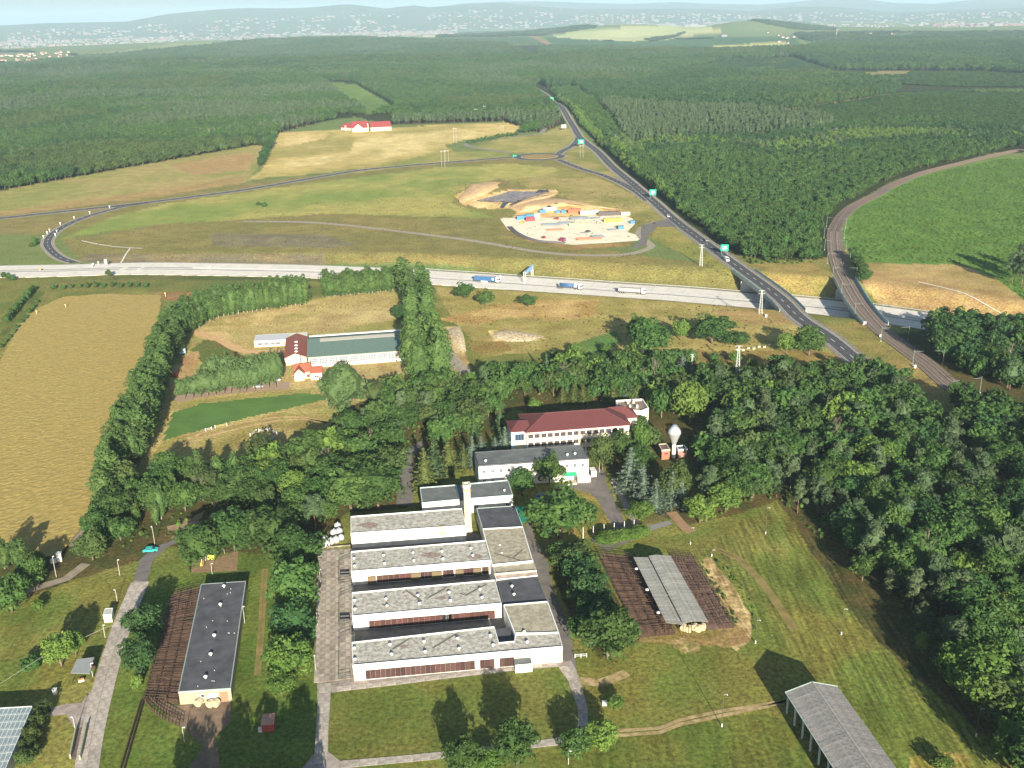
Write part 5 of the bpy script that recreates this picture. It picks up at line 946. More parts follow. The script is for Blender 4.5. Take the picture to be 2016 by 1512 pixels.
# jumps of the riding ring
ring = [(491, 872), (493, 858), (510, 850), (527, 848), (545, 856), (535, 866), (512, 872)]
for i, (a, b) in enumerate((((492, 870), (509, 873)), ((514, 872), (531, 868)), ((493, 859), (505, 851)), ((510, 850), (527, 848)), ((531, 849), (545, 856)), ((546, 858), (536, 866)), ((405, 849), (417, 846)), ((424, 843), (447, 838)))):
    p, q = G(*a), G(*b); o = thing('jump_fence', ('lower left', 'lower right', 'upper left', 'upper middle', 'upper right', 'right hand', 'lone cross', 'lone yellow')[i]+(' white rail jump of the oval riding ring' if i < 6 else ' rail jump on the grass below the green turf'), 'jump', (0, 0, 0), 0, 'jumps on the riding ground')
    mb = MB(); [mb.tube(p+Vector((0, 0, z)), q+Vector((0, 0, z)), .06, n=5) for z in (.5, .95)]; mb.build('rail', WHP if i < 7 else plain('yellow_rail', (.7, .62, .25), .6), o)
    for c in (p, q): mb = MB(); mb.box((c.x, c.y, 0), (.22, .22, 1.3)); mb.build('post', WHP, o)
# ---- lamps, posts and masts
def lamp(px, hpx, label, lean=0, group='white concrete lamp posts', col=None):
    p = G(*px); m = depth(p)/F; h = hpx*m/math.cos(math.atan2(CAMZ, math.hypot(p.x, p.y))); key = 'lamp'
    if key not in VM:
        a = MB(); a.tube((0, 0, 0), (0, 0, 4.6), .085, .06, 6); b = MB(); b.tube((0, 0, 4.5), (.35, -.25, 4.75), .06, n=5); b.lathe((.4, -.28, 4.62), [(.24, 0), (.2, .12), (.01, .17)], 10); VM[key] = (a.mesh('post', plain('white_concrete_post', (.42, .40, .35), .8)), b.mesh('lamp_head', VENT))
    o = thing('lamp_post', label, 'lamp post', (p.x, p.y, 0), TR0.uniform(-1, 1), group); s = h/4.7; o.scale = (1, 1, s); part('post', VM[key][0], o); part('lamp_head', VM[key][1], o); return o
TR0 = random.Random(9)
for px, h_, lab in (((631, 1149), 29, 'white lamp post at the left edge of the concrete yard, uppermost'), ((625, 1232), 31, 'white lamp post at the left edge of the concrete yard, middle one'), ((622, 1320), 31, 'white lamp post at the left edge of the concrete yard, lowest'), ((640, 1028), 12, 'small white lamp post in the trees above the white tarpaulin mound'),
    ((231, 1185), 26, 'white lamp post left of the road above the white hut'), ((207, 1255), 26, 'white lamp post below the white hut'), ((183, 1333), 27, 'white lamp post at the lean-to shelter'), ((149, 1441), 32, 'white lamp post left of the weighing ramp'), ((111, 1136), 42, 'tall white post among the bushes below the grain field'), ((236, 1133), 32, 'white post under the trees left of the asphalt bend'),
    ((305, 1073), 38, 'tall white post beside the turquoise car'), ((442, 1090), 26, 'white lamp post at the top of the vegetable plot'), ((418, 1131), 22, 'white lamp post at the top of the black roofed barn'), ((482, 1227), 34, 'leaning white post at the right side of the black roofed barn'), ((363, 1460), 28, 'white post on the dirt below the barn yard'), ((874, 857), 34, 'slim white post in the park left of the conifers'), ((1180, 930), 26, 'white lamp post by the box trailer'),
    ((1378, 757), 30, 'white lamp post at the upper edge of the park'), ((1503, 733), 16, 'white lamp post near the tall lattice mast'), ((1246, 764), 16, 'white lamp post beside the silver blue spruce'), ((1119, 1505), 26, 'white twin post at the bottom right of the lane corner'), ((64, 1400), 8, 'short white post at the glasshouse corner'), ((119, 1307), 12, 'short white post by the yellow green tree')): lamp(px, h_, lab)
for i, x in enumerate((1148, 1168, 1189, 1209, 1229, 1248)):
    p = G(x, 1058-(i)*3.0+2); o = thing('flag_pole', ('first', 'second', 'third', 'fourth', 'fifth', 'sixth')[i]+' white flag pole from the left in the row across the access drive', 'flag pole', (p.x, p.y, 0), 0, 'white flag poles'); mb = MB(); mb.tube((0, 0, 0), (0, 0, 3.6), .12, .09, 8); mb.build('pole', VENT, o); mb = MB(); mb.lathe((0, 0, 3.6), [(.14, 0), (.12, .12), (.01, .18)], 8); mb.build('finial', VENT, o)
for px, hpx, lab in (((1507, 1051), 58, 'thin dark pole at the top of the mown field'), ((1359, 1071), 36, 'thin dark pole above the feeding shed'), ((1656, 1249), 56, 'thin pole with white base in the middle of the mown field'), ((1421, 1430), 68, 'thin pole with white lamp at the bend of the dirt track'), ((1487, 1266), 50, 'thin pole at the lower right of the feeding shed'), ((1921, 1449), 60, 'thin pole with white lamp at the lower right wood edge'), ((1401, 1095), 14, 'short thin pole right of the feeding shed top')):
    p = G(*px); m = depth(p)/F; h = hpx*m/math.cos(math.atan2(CAMZ, math.hypot(p.x, p.y))); o = thing('wooden_pole', lab, 'pole', (p.x, p.y, 0), 0, 'thin poles on the mown field'); mb = MB(); mb.tube((0, 0, 0), (0, 0, h), .1, .07, 6); mb.build('pole', plain('grey_wood', (.075, .075, .05), .9), o); mb = MB(); mb.box((0, -.12, 0), (.24, .2, .8)); mb.build('base', VENT, o); mb = MB(); mb.tube((0, 0, h*.86), (.7, -.2, h*.9), .04, n=4); mb.lathe((.75, -.22, h*.86), [(.01, 0), (.13, .08), (.13, .18), (.01, .25)], 8); mb.build('lamp', VENT, o)
# overhead cable
pts_ = [G(-60, 1365, 5), G(0, 1346, 5.0), G(108, 1277, 4.6), G(150, 1262, 4.2), G(207, 1236, 4.6), G(250, 1222, 2.5)]; o = thing('overhead_cable', 'thin pale overhead cable strung across the lower left lawn', 'cable'); mb = MB(); [mb.tube(pts_[i], pts_[i+1], .035, n=4) for i in range(5)]; mb.build('wire', plain('pale_wire', (.4, .4, .36), .7), o)
def pylon(px, hpx, label, w=1.6, twin=False):
    p = G(*px); m = depth(p)/F; h = hpx*m/math.cos(math.atan2(CAMZ, math.hypot(p.x, p.y))); p.z = hz(p.x, p.y) if p.y > 700 else 0
    o = thing('lattice_mast' if not twin else 'power_pole', label, 'power mast', p, 0, 'power masts'); m_ = plain('mast_grey', (.50, .53, .50), .6)
    if not twin:
        mb = MB(); r0_, r1_ = w/2, w*.16; c = [(-1, -1), (1, -1), (1, 1), (-1, 1)]
        for sx, sy in c: mb.tube((sx*r0_, sy*r0_, 0), (sx*r1_, sy*r1_, h), .09, n=4)
        n = 9
        for k in range(n):
            z0_, z1_ = h*k/n, h*(k+1)/n; f0_, f1_ = r0_+(r1_-r0_)*k/n, r0_+(r1_-r0_)*(k+1)/n
            for i in range(4): a, b = c[i], c[(i+1) % 4]; mb.tube((a[0]*f0_, a[1]*f0_, z0_), (b[0]*f1_, b[1]*f1_, z1_), .055, n=3, caps=False)
        mb.build('mast', m_, o); mb = MB(); [mb.tube((-w*1.0, 0, h*q), (w*1.0, 0, h*q), .1, n=4) for q in (.86, .99)]; mb.build('cross_arm', m_, o)
    else:
        for x in (-1.6, 1.6): mb = MB(); mb.tube((x, 0, 0), (x, 0, h), .17, .11, 6); mb.build('pole', plain('concrete_pole', (.32, .32, .30), .8), o)
        mb = MB(); mb.tube((-2.6, 0, h*.93), (2.6, 0, h*.93), .16, n=4); mb.build('cross_arm', m_, o)
for px, h_, lab in (((1497, 618), 46, 'pale lattice mast standing beside the motorway left of the road bridge'), ((1452, 731), 50, 'lattice mast on the brown slope above the wood'), ((1380, 524), 42, 'lattice mast between the depot and the main road')): pylon(px, h_, lab)
for px, h_, lab in (((873, 332), 36, 'twin white power pole left of the roundabout, nearest the link road'), ((880, 318), 22, 'second twin power pole just behind the nearest one'), ((896, 282), 30, 'twin power pole on the tan field'), ((989, 262), 14, 'small twin power pole at the right of the tan field'), ((937, 236), 18, 'left white power pole at the forest edge'), ((954, 231), 18, 'right white power pole at the forest edge'), ((1145, 310), 24, 'twin power pole right of the roundabout')): pylon(px, h_, lab, twin=True)
for px, h_, lab in (((1362, 728), 30, 'thin transformer pole with white box at the edge of the park'),): pylon(px, h_, lab, .8)
# catenary masts along the railway
CM = plain('mast_green_grey', (.16, .20, .18), .7)
k = 0; last = None
for i in range(2, len(RL)-2):
    p = RL[i]
    if last is not None and (p-last).length < 34: continue
    if p.y > 720 or p.y < 380: continue
    last = p; t = (RL[i+1]-RL[i-1]).normalized(); nn = Vector((t.y, -t.x, 0)); k += 1
    for s in (-1, 1):
        q = p+nn*s*6.6; o = thing('catenary_mast', 'railway overhead line mast, %s side of the tracks, %s' % ('right hand' if s > 0 else 'left hand', ['nearest the viewer', 'second from the near end', 'third from the near end', 'just before the bridge', 'beside the bridge', 'past the bridge', 'seventh along the line', 'eighth along the line', 'ninth along the line', 'tenth along the line', 'far along the curve', 'at the far bend'][min(k-1, 11)]), 'railway mast', (q.x, q.y, 0), math.atan2(-s*nn.y, -s*nn.x), 'railway masts')
        mb = MB(); mb.tube((0, 0, -.5), (0, 0, 7.2), .14, .1, 6); mb.build('mast', CM, o); mb = MB(); mb.tube((0, 0, 6.3), (4.2, 0, 6.6), .06, n=4); mb.tube((0, 0, 7.0), (3.2, 0, 6.5), .04, n=4); mb.build('bracket_arm', CM, o); mb = MB(); mb.box((0, 0, -.5), (.6, .6, .8)); mb.build('footing', plain('footing_concrete', (.34, .34, .32), .9), o)
for px, lab in (((1703, 638), 'white signal cabinet left of the tracks past the bridge'), ((1733, 664), 'white signal box on the inside of the railway curve'), ((1801, 724), 'white signal box beside the near tracks'), ((1672, 733), 'white marker by the road in the triangle of grass'), ((1508, 624), 'small white marker post by the lattice mast')):
    p = G(*px); o = thing('signal_box', lab, 'signal box', (p.x, p.y, 0)); mb = MB(); mb.box((0, 0, 0), (.9, .6, 1.3)); mb.build('cabinet', VENT, o); mb = MB(); mb.box((0, 0, 1.3), (1.0, .7, .1)); mb.build('lid', STEEL, o)
# ---- road signs
GSG = plain('sign_green', (.0, .36, .22), .5)
def sign(px, wpx, hpx, label, m=GSG, stand=18, face=WHP, z=0.0, mark=True):
    p = G(*px, z); m_ = depth(p)/F; W_, H_ = wpx*m_, hpx*m_; S_ = stand*m_; o = thing('road_sign', label, 'road sign', (p.x, p.y, z if p.y < 850 else hz(p.x, p.y)), R(-8)); mb = MB(); mb.box((0, 0, S_), (W_, .15, H_)); mb.build('board', m, o)
    if mark: 
        mb = MB(); mb.box((-W_*.18, -.09, S_+H_*.22), (W_*.12, .04, H_*.55)); mb.box((W_*.05, -.09, S_+H_*.62), (W_*.42, .04, H_*.10)); mb.box((W_*.1, -.09, S_+H_*.40), (W_*.45, .04, H_*.10)); mb.box((W_*.02, -.09, S_+H_*.18), (W_*.34, .04, H_*.10)); mb.build('lettering_band', face, o)
    for x in (-W_*.35, W_*.35): mb = MB(); mb.tube((x, .12, 0), (x, .12, S_+H_*.9), .1, n=5); mb.build('post', STEEL, o)
sign((1426, 502), 15, 13, 'big green direction board beside the main road before the bridge', stand=8); sign((1285, 392), 13, 11, 'green direction board on the forest side of the main road', stand=8); sign((1144, 290), 12, 8, 'green direction board in the fork above the roundabout', stand=7); sign((1086, 192), 8, 5, 'small green direction board at the far end of the main road', stand=4); sign((1110, 257), 9, 6, 'white billboard left of the road bend', m=WHP, stand=5, mark=False); sign((1013, 310), 7, 3, 'low green arrow board at the roundabout entry', stand=2, mark=False)
sign((209, 523), 5, 8, 'white panel sign where the ramp meets the motorway', m=WHP, stand=5, mark=False); sign((79, 534), 4, 4, 'orange marker panel by the far left motorway end', m=plain('orange_panel', (.65, .22, .05), .6), stand=3, mark=False)
for i, (x, y) in enumerate(((216, 410), (177, 421), (146, 431), (119, 443), (98, 456), (93, 461), (86, 469), (112, 458), (109, 465), (183, 522), (194, 519), (182, 525), (413, 523), (985, 530))):
    p = G(x, y); o = thing('delineator', 'small white roadside marker of the ramp, number seen %s' % ('at the upper merge', 'below the upper merge', 'third along the upper arm', 'fourth along the upper arm', 'at the start of the bend', 'on the outer bend', 'at the leftmost bend', 'on the inner side, upper', 'on the inner side, lower', 'near the lower end, left', 'near the lower end, right', 'at the lower outer edge', 'above the motorway start', 'left of the gantry')[i].replace('number seen', ''), 'road marker', (p.x, p.y, hz(p.x, p.y)), 0, 'roadside markers'); o['label'] = o['label'].replace('number seen ', ''); mb = MB(); mb.box((0, 0, 0), (.35, .35, 1.4)); mb.build('post', WHP, o); mb = MB(); mb.box((0, 0, 1.4), (1.0, .12, .7)); mb.build('plate', WHP, o)
for i, (x, y, h_) in enumerate(((73, 620, 5), (130, 607, 7), (326, 584, 7))):
    p = G(x, y); o = thing('marker_post', ('left', 'middle', 'right')[i]+' pale marker post standing in the top of the grain field', 'marker post', (p.x, p.y, 0), 0, 'marker posts in the grain'); mb = MB(); mb.tube((0, 0, 0), (0, 0, 2.2), .16, n=6); mb.build('post', CREAM, o); mb = MB(); mb.box((0, 0, 1.9), (.5, .5, .5)); mb.build('head', plain('yellow_cap', (.7, .6, .2), .6), o)
# gantries over the motorway
def gantry(xpx, label, blue=True):
    p = G(xpx, 560, -5); i = min(range(1, len(MWs)-1), key=lambda i: abs(MWs[i].x-p.x)); c = MWs[i]; t = (MWs[i+1]-MWs[i-1]).normalized(); o = thing('sign_gantry', label, 'gantry', c, math.atan2(t.y, t.x)); m_ = plain('gantry_grey', (.62, .64, .64), .5); H_ = 7.2; y0_, y1_ = (0.3, 18.5)
    for y in (y0_, y1_):
        mb = MB(); [mb.box((x, y, -.2), (.3, .3, H_)) for x in (-.55, .55)]; mb.build('column', m_, o)
    mb = MB(); [mb.tube((x, y0_-1, z), (x, y1_+.5, z), .12, n=4) for x in (-.6, .6) for z in (H_-.2, H_-1.3)]
    for k_ in range(12): ya, yb = y0_+(y1_-y0_)*k_/12, y0_+(y1_-y0_)*(k_+1)/12; [mb.tube((x, ya, H_-1.3 if k_ % 2 else H_-.2), (x, yb, H_-.2 if k_ % 2 else H_-1.3), .07, n=3) for x in (-.6, .6)]; mb.tube((-.6, ya, H_-.2), (.6, ya, H_-.2), .06, n=3)
    mb.build('truss', m_, o)
    for k_, (ya, yb) in enumerate(((2.5, 7.5), (8.5, 13), (13.6, 17.5))):
        mb = MB(); mb.box((.78, (ya+yb)/2, H_-2.1), (.12, yb-ya, 2.9)); mb.build('sign_board', plain('sign_blue', (.10, .30, .62), .5) if blue else m_, o)
        if blue: mb = MB(); mb.box((.86, (ya+yb)/2, H_-.6), (.03, (yb-ya)*.6, .35)); mb.box((.86, (ya+yb)/2-.3, H_-1.3), (.03, (yb-ya)*.4, .35)); mb.build('lettering_band', WHP, o)
gantry(1026, 'sign gantry with blue boards reaching over the far lanes of the motorway'); gantry(1925, 'grey box girder gantry over the motorway at the right edge behind the trees', False)
# ---- construction depot
def cont(px, L_, W_, H_, m, label, rz=0.1, name='container', cat='container', group='containers in the depot'):
    L_, W_, H_ = L_*.85, W_*1.15, H_*1.1; p = G(*px); o = thing(name, label, cat, (p.x, p.y, .07), rz, group); mb = MB(); mb.box((0, 0, .15), (L_, W_, H_)); mb.build('body', m, o); mb = MB(); [mb.box((sx*(L_/2-.1), sy*(W_/2-.1), 0), (.24, .24, H_+.22)) for sx in (-1, 1) for sy in (-1, 1)]; mb.build('corner_post', m, o)
    mb = MB(); mb.box((L_/2+.02, 0, .3), (.06, W_*.85, H_*.85)); mb.build('door', m, o); return o
pb = lambda n, c: plain(n, c, .5)
CB, CRD, CW, CY, CO, CK = pb('container_blue', (.05, .17, .28)), pb('container_red', (.32, .035, .05)), pb('container_white', (.50, .50, .48)), pb('container_yellow', (.48, .37, .06)), pb('container_orange', (.48, .10, .05)), pb('container_dark', (.07, .06, .055))
for px, L_, W_, H_, m, lab in (((1027, 432), 9, 2.6, 2.6, CB, 'blue container at the left end of the depot'), ((1042, 429), 9, 2.6, 2.6, CB, 'blue container second from left in the depot'), ((1056, 428), 6, 2.5, 2.5, CW, 'white container beside the blue ones'), ((1044, 435), 8, 2.5, 2.6, CRD, 'dark red container in front of the blue ones'), ((1068, 420), 6, 2.5, 2.5, CB, 'small blue container behind the white cabins'), ((1082, 416), 13, 3, 2.8, CW, 'long white site cabin at the back left of the depot'), ((1109, 420), 4, 2.5, 2.3, CB, 'small blue skip left of the orange container'), ((1098, 420), 4, 2.3, 2.0, CB, 'low blue skip between the cabins'), ((1131, 420), 12, 3, 3.0, CO, 'bright orange red container at the back of the depot'), ((1155, 423), 12, 3, 2.8, CW, 'long white site cabin right of the orange container'), ((1167, 421), 10, 3, 2.6, CW, 'second long white site cabin at the back'),
    ((1199, 424), 20, 2.6, 2.6, CK, 'long dark brown trailer at the back right of the depot'), ((1231, 424), 8, 2.5, 2.2, plain('sand_container', (.66, .54, .36), .7), 'sand coloured container at the back right corner'), ((1206, 437), 16, 2.6, 2.4, CY, 'long bright yellow container at the right of the depot'), ((1140, 445), 17, 2.2, 1.8, plain('ochre_frame', (.62, .50, .20), .7), 'long ochre steel frame lying in the middle of the depot'), ((1245, 440), 4, 2.3, 2.0, CB, 'single blue skip at the right edge of the depot'), ((1222, 451), 5, 2.2, 2.0, CB, 'blue machine box at the lower right of the depot')): cont(px, L_, W_, H_, m, lab, TR0.uniform(.02, .16))
def stack(px, L_, W_, n, m, label, rz):
    p = G(*px); o = thing('material_stack', label, 'stack', (p.x, p.y, .07), rz, 'stacks of building material in the depot'); me = MB().box((0, 0, 0), (L_, .32, .3)).mesh('beam', m)
    for i in range(n): part('beam', me, o, (TR0.uniform(-.8, .8), -W_/2+W_*(i % 6)/5, .05+.36*(i//6)), TR0.uniform(-.04, .04))
STL = plain('blue_grey_steel', (.14, .17, .20), .6); RST = plain('rust_brown', (.34, .16, .10), .8)
for px, L_, W_, n, m, lab, rz in (((1085, 443), 13, 5, 18, STL, 'stack of grey beams left of the middle of the depot', .05), ((1115, 440), 11, 5, 18, STL, 'stack of grey green beams in the middle of the depot', .1), ((1140, 431), 14, 4, 24, STL, 'dark stack of formwork behind the ochre frame', .25), ((1092, 453), 12, 4, 12, RST, 'rust brown stack of planks at the front of the middle', .05), ((1160, 471), 17, 5, 18, RST, 'large rust brown stack near the front edge of the depot', .12), ((1176, 468), 8, 5, 24, STL, 'dark pile of beams behind the large rust stack', .2), ((1171, 430), 6, 3, 12, STL, 'small dark heap below the white cabins', .3), ((1206, 453), 6, 3, 12, STL, 'small dark heap at the right of the depot', .2), ((1150, 459), 4, 2, 6, STL, 'tiny dark stack in the open middle', 0)): stack(px, L_, W_, n, m, lab, rz)
for px, c, lab in (((1095, 432), 'container_red', 'small red machine in the upper middle of the depot'), ((1070, 469), 'container_red', 'small red machine at the front left of the depot'), ((1028, 439), 'container_yellow', 'small yellow loader by the red container'), ((1107, 475), 'maroon_paint', 'maroon van at the front edge of the depot'), ((1158, 457), 'container_dark', 'dark dumper in the open middle of the depot'), ((1217, 448), 'container_yellow', 'yellow digger among the blue machines')):
    car(G(*px), TR0.uniform(0, 3), MATS.get(c) or pb(c, (.20, .05, .09)), lab, 'machine', 'van' in lab, .07, 'machines in the depot')
edge_ = smooth([G(*q, .1) for q in ((1003, 447), (1015, 458), (1035, 468), (1060, 475), (1098, 478), (1112, 479))], 3); o = thing('pipe_store', 'long dark row of pipes along the front left edge of the depot', 'pipes')
for d in (-1.6, -.8, 0, .8, 1.6): mb = MB(); L = offs(edge_, d, .35); [mb.tube(L[i], L[i+1], .33, n=6) for i in range(len(L)-1)]; mb.build('pipe', plain('dark_pipe', (.12, .11, .12), .6), o)
# black plastic over the pit
def drape(name, label, cat, poly, m, n=26, amp=.5, seed=1):
    rg = np.random.default_rng(seed); P = [G(*p) for p in poly]; us = np.linspace(0, 1, n); vs = np.linspace(0, 1, n//2); V = []
    for v in vs:
        for u in us: q = lerp(lerp(P[0], P[1], u), lerp(P[3], P[2], u), v); V.append((q.x, q.y, 0))
    V = np.array(V); V[:, 2] = height(V[:, 0], V[:, 1])+.25+rg.uniform(0, amp, len(V)); f_ = [(j*n+i, j*n+i+1, (j+1)*n+i+1, (j+1)*n+i) for j in range(len(vs)-1) for i in range(n-1)]; mb = MB(); mb.add(V.tolist(), f_); o = mb.build(name, m); return tag(o, label, cat)
drape('plastic_sheet', 'wrinkled black plastic sheeting spread over the excavated bank', 'sheeting', [(938, 398), (1004, 379), (1084, 378), (1010, 404)], mat('black_plastic', (.085, .09, .11), .35, c2=(.25, .20, .17), scale=.22, detail=8), amp=.9)
drape('plastic_sheet', 'small black plastic strip at the lower end of the excavated bank', 'sheeting', [(984, 412), (990, 403), (1002, 403), (992, 413)], mat('black_plastic2', (.05, .05, .06), .35), 10, .5, 2); drape('plastic_sheet', 'dark rim of rolled plastic at the top right of the excavated bank', 'sheeting', [(1054, 382), (1060, 375), (1078, 376), (1081, 380)], MATS['black_plastic2'], 12, 1.2, 3)
def mound(poly, label, m, h, seed):
    P = [G(*p) for p in poly]; c = sum(P, Vector())/len(P); mb = MB(); n = len(P); rg = random.Random(seed); rings = []
    for k_, (s, z) in enumerate(((1.0, 0), (.8, .5), (.5, .85), (.2, 1.0))): rings.append([(c.x+(p.x-c.x)*s*rg.uniform(.84, 1.14), c.y+(p.y-c.y)*s*rg.uniform(.84, 1.14), hz(p.x, p.y)-.1+h*z*rg.uniform(.85, 1.1)) for p in P])
    mb.add([v for r_ in rings for v in r_], [(j*n+i, j*n+(i+1) % n, (j+1)*n+(i+1) % n, (j+1)*n+i) for j in range(3) for i in range(n)]+[tuple(3*n+i for i in range(n))]); o = mb.build('earth_mound', m, smooth=True); return tag(o, label, 'mound', 'earth mounds round the depot')
ORE = mat('orange_earth', (.52, .36, .19), .95, c2=(.42, .28, .14), scale=.35, bump=.6)
mound([(898, 388), (925, 368), (955, 360), (984, 359), (980, 372), (955, 385), (925, 398), (905, 398)], 'bank of fresh orange earth left of the black sheeting', ORE, 3.5, 1); mound([(1010, 410), (1050, 398), (1090, 392), (1140, 402), (1200, 410), (1225, 414), (1180, 412), (1125, 408), (1060, 414), (1020, 422)], 'long bank of orange earth behind the depot', ORE, 2.2, 2); mound([(995, 408), (1050, 394), (1085, 384), (1100, 385), (1060, 398), (1005, 414)], 'low ridge of sandy earth under the black sheeting', ORE, 2, 3)
mound([(962, 664), (970, 652), (1000, 649), (1040, 654), (1078, 664), (1040, 672), (1000, 674)], 'patch of pale rubble heaps on the waste ground', mat('pale_rubble', (.60, .50, .33), .95, c2=(.28, .22, .12), scale=.8, bump=.8), 1.0, 4); mound([(880, 650), (905, 642), (915, 660), (918, 690), (900, 690)], 'sandy spoil heap beside the dirt road by the poplars', MATS['pale_rubble'], 2.0, 5)
# stone slabs lying in a row on the slope
for i in range(9): p = G(1452+i*10.5, 690-i*1.6+(i % 2)*2); o = thing('stone_block', 'pale stone block lying in a row on the brown slope, %s from the left' % ('first', 'second', 'third', 'fourth', 'fifth', 'sixth', 'seventh', 'eighth', 'ninth')[i], 'stone block', (p.x, p.y, 0), .3, 'stone blocks on the slope'); mb = MB(); mb.box((0, 0, 0), (1.3, .8, .7)); mb.build('block', plain('pale_stone', (.45, .42, .32), .9), o)
# wooden gate frame by the drive and low walls
tube_fence('white_barrier', 'white tube barrier on the grass at the right corner of the cow shed', 'barrier', [(1132, 1295), (1155, 1294)], 1.0, 2, 3, WHP, None, .06)
tube_fence('rail_fence', 'dark rails of the small pen behind the drive below the largest lawn tree', 'fence', [(1052, 1078), (1090, 1086), (1083, 1095), (1054, 1088)], 1.4, 3, 10, DKST, None, .05)
tube_fence('hedge_fence', 'thin fence in front of the trees at the top of the mown field', 'fence', [(1268, 1034), (1312, 1017)], 1.1, 2, 14, RUST, None, .04)
for px, s, lab in (((1190, 1388), (.8, .5), 'tiny white and blue box by the young tree below the pens'), ((514, 1440), (.8, .5), 'tiny white box in the tree shadow at the bottom')):
    p = G(*px); o = thing('small_box', lab, 'box', (p.x, p.y, 0)); mb = MB(); mb.box((0, 0, 0), (1.0, .7, .9)); mb.build('body', plain('pale_blue_box', (.5, .6, .68), .5), o); mb = MB(); mb.box((0, 0, .9), (1.1, .8, .08)); mb.build('lid', WHP, o)
# ------------------------------------------------ trees
def leafmat(name, c, c2, rnd=.22, trans=.25):
    return mat(name, c, .75, c2=c2, scale=.35, detail=5, rnd=rnd, trans=trans, spec=.25)
BARK = mat('bark', (.16, .12, .085), .95, var=.2, scale=3); PBARK = mat('pine_bark', (.17, .105, .075), .95, var=.2, scale=3); PALEBARK = mat('pale_bark', (.42, .38, .31), .9, var=.2, scale=3)
LM = dict(broadleaf=leafmat('leaf_green', (.062, .118, .026), (.031, .074, .017)),
          light=leafmat('leaf_light', (.112, .180, .032), (.062, .122, .022)),
          olive=leafmat('leaf_olive', (.072, .110, .028), (.042, .075, .02)),
          dark=leafmat('leaf_dark', (.042, .096, .027), (.024, .060, .018)),
          poplar=leafmat('leaf_poplar', (.085, .145, .038), (.045, .09, .024), .16),
          linden=leafmat('leaf_linden', (.085, .140, .045), (.060, .105, .035), .05),
          pine=leafmat('needle_pine', (.082, .124, .054), (.042, .075, .034)),
          spruce=leafmat('needle_spruce', (.055, .095, .035), (.032, .062, .024), .2, .1),
          dry=leafmat('dry_weeds', (.115, .110, .045), (.07, .07, .03), .25),
          blue=leafmat('needle_blue', (.105, .145, .105), (.05, .08, .055), .15, .1),
          golden=leafmat('needle_golden', (.085, .10, .024), (.05, .07, .018), .2, .1))
def leaves(rg, cen, rad, n, size, up=.0, droop=0.0, squash=(1, 1, 1)):
    # n leaf clumps on the outer part of a ball: returns verts (n*4,3)
    d = rg.normal(size=(n, 3)); d[:, 2] = d[:, 2]+up; d /= np.linalg.norm(d, axis=1)[:, None]
    p = cen+d*rad*np.array(squash)*rg.uniform(.72, 1.1, (n, 1))
    nm = d+rg.normal(size=(n, 3))*.55; nm[:, 2] += .25; nm /= np.linalg.norm(nm, axis=1)[:, None]
    a = np.cross(nm, rg.normal(size=(n, 3))); a /= np.linalg.norm(a, axis=1)[:, None]; b = np.cross(nm, a)
    s = size*rg.uniform(.6, 1.35, (n, 1)); k = rg.uniform(.55, 1.0, (n, 1))
    v = np.stack([p-a*s*.6, p-b*s*k*.5+a*s*.05, p+a*s*.6, p+b*s*k*.5-nm*s*.15], 1); return v.reshape(-1, 3)
def ico(cen, rad, rg, sub=1, jag=.15):
    import bmesh
    bm = bmesh.new(); bmesh.ops.create_icosphere(bm, subdivisions=sub, radius=1.0); V = np.array([v.co[:] for v in bm.verts]); Fc = [[v.index for v in f.verts] for f in bm.faces]; bm.free()
    V = V*(1+rg.uniform(-jag, jag, (len(V), 1))); return cen+V*rad, Fc
def mk_mesh(name, quads, cores, m):
    V = list(map(tuple, quads)); n = len(V)//4; Fs = [(4*i, 4*i+1, 4*i+2, 4*i+3) for i in range(n)]
    for cv, cf in cores:
        k = len(V); V += list(map(tuple, cv)); Fs += [tuple(k+i for i in f) for f in cf]
    me = bpy.data.meshes.new(name); me.from_pydata(V, [], Fs); me.materials.append(m); me.update(); return me
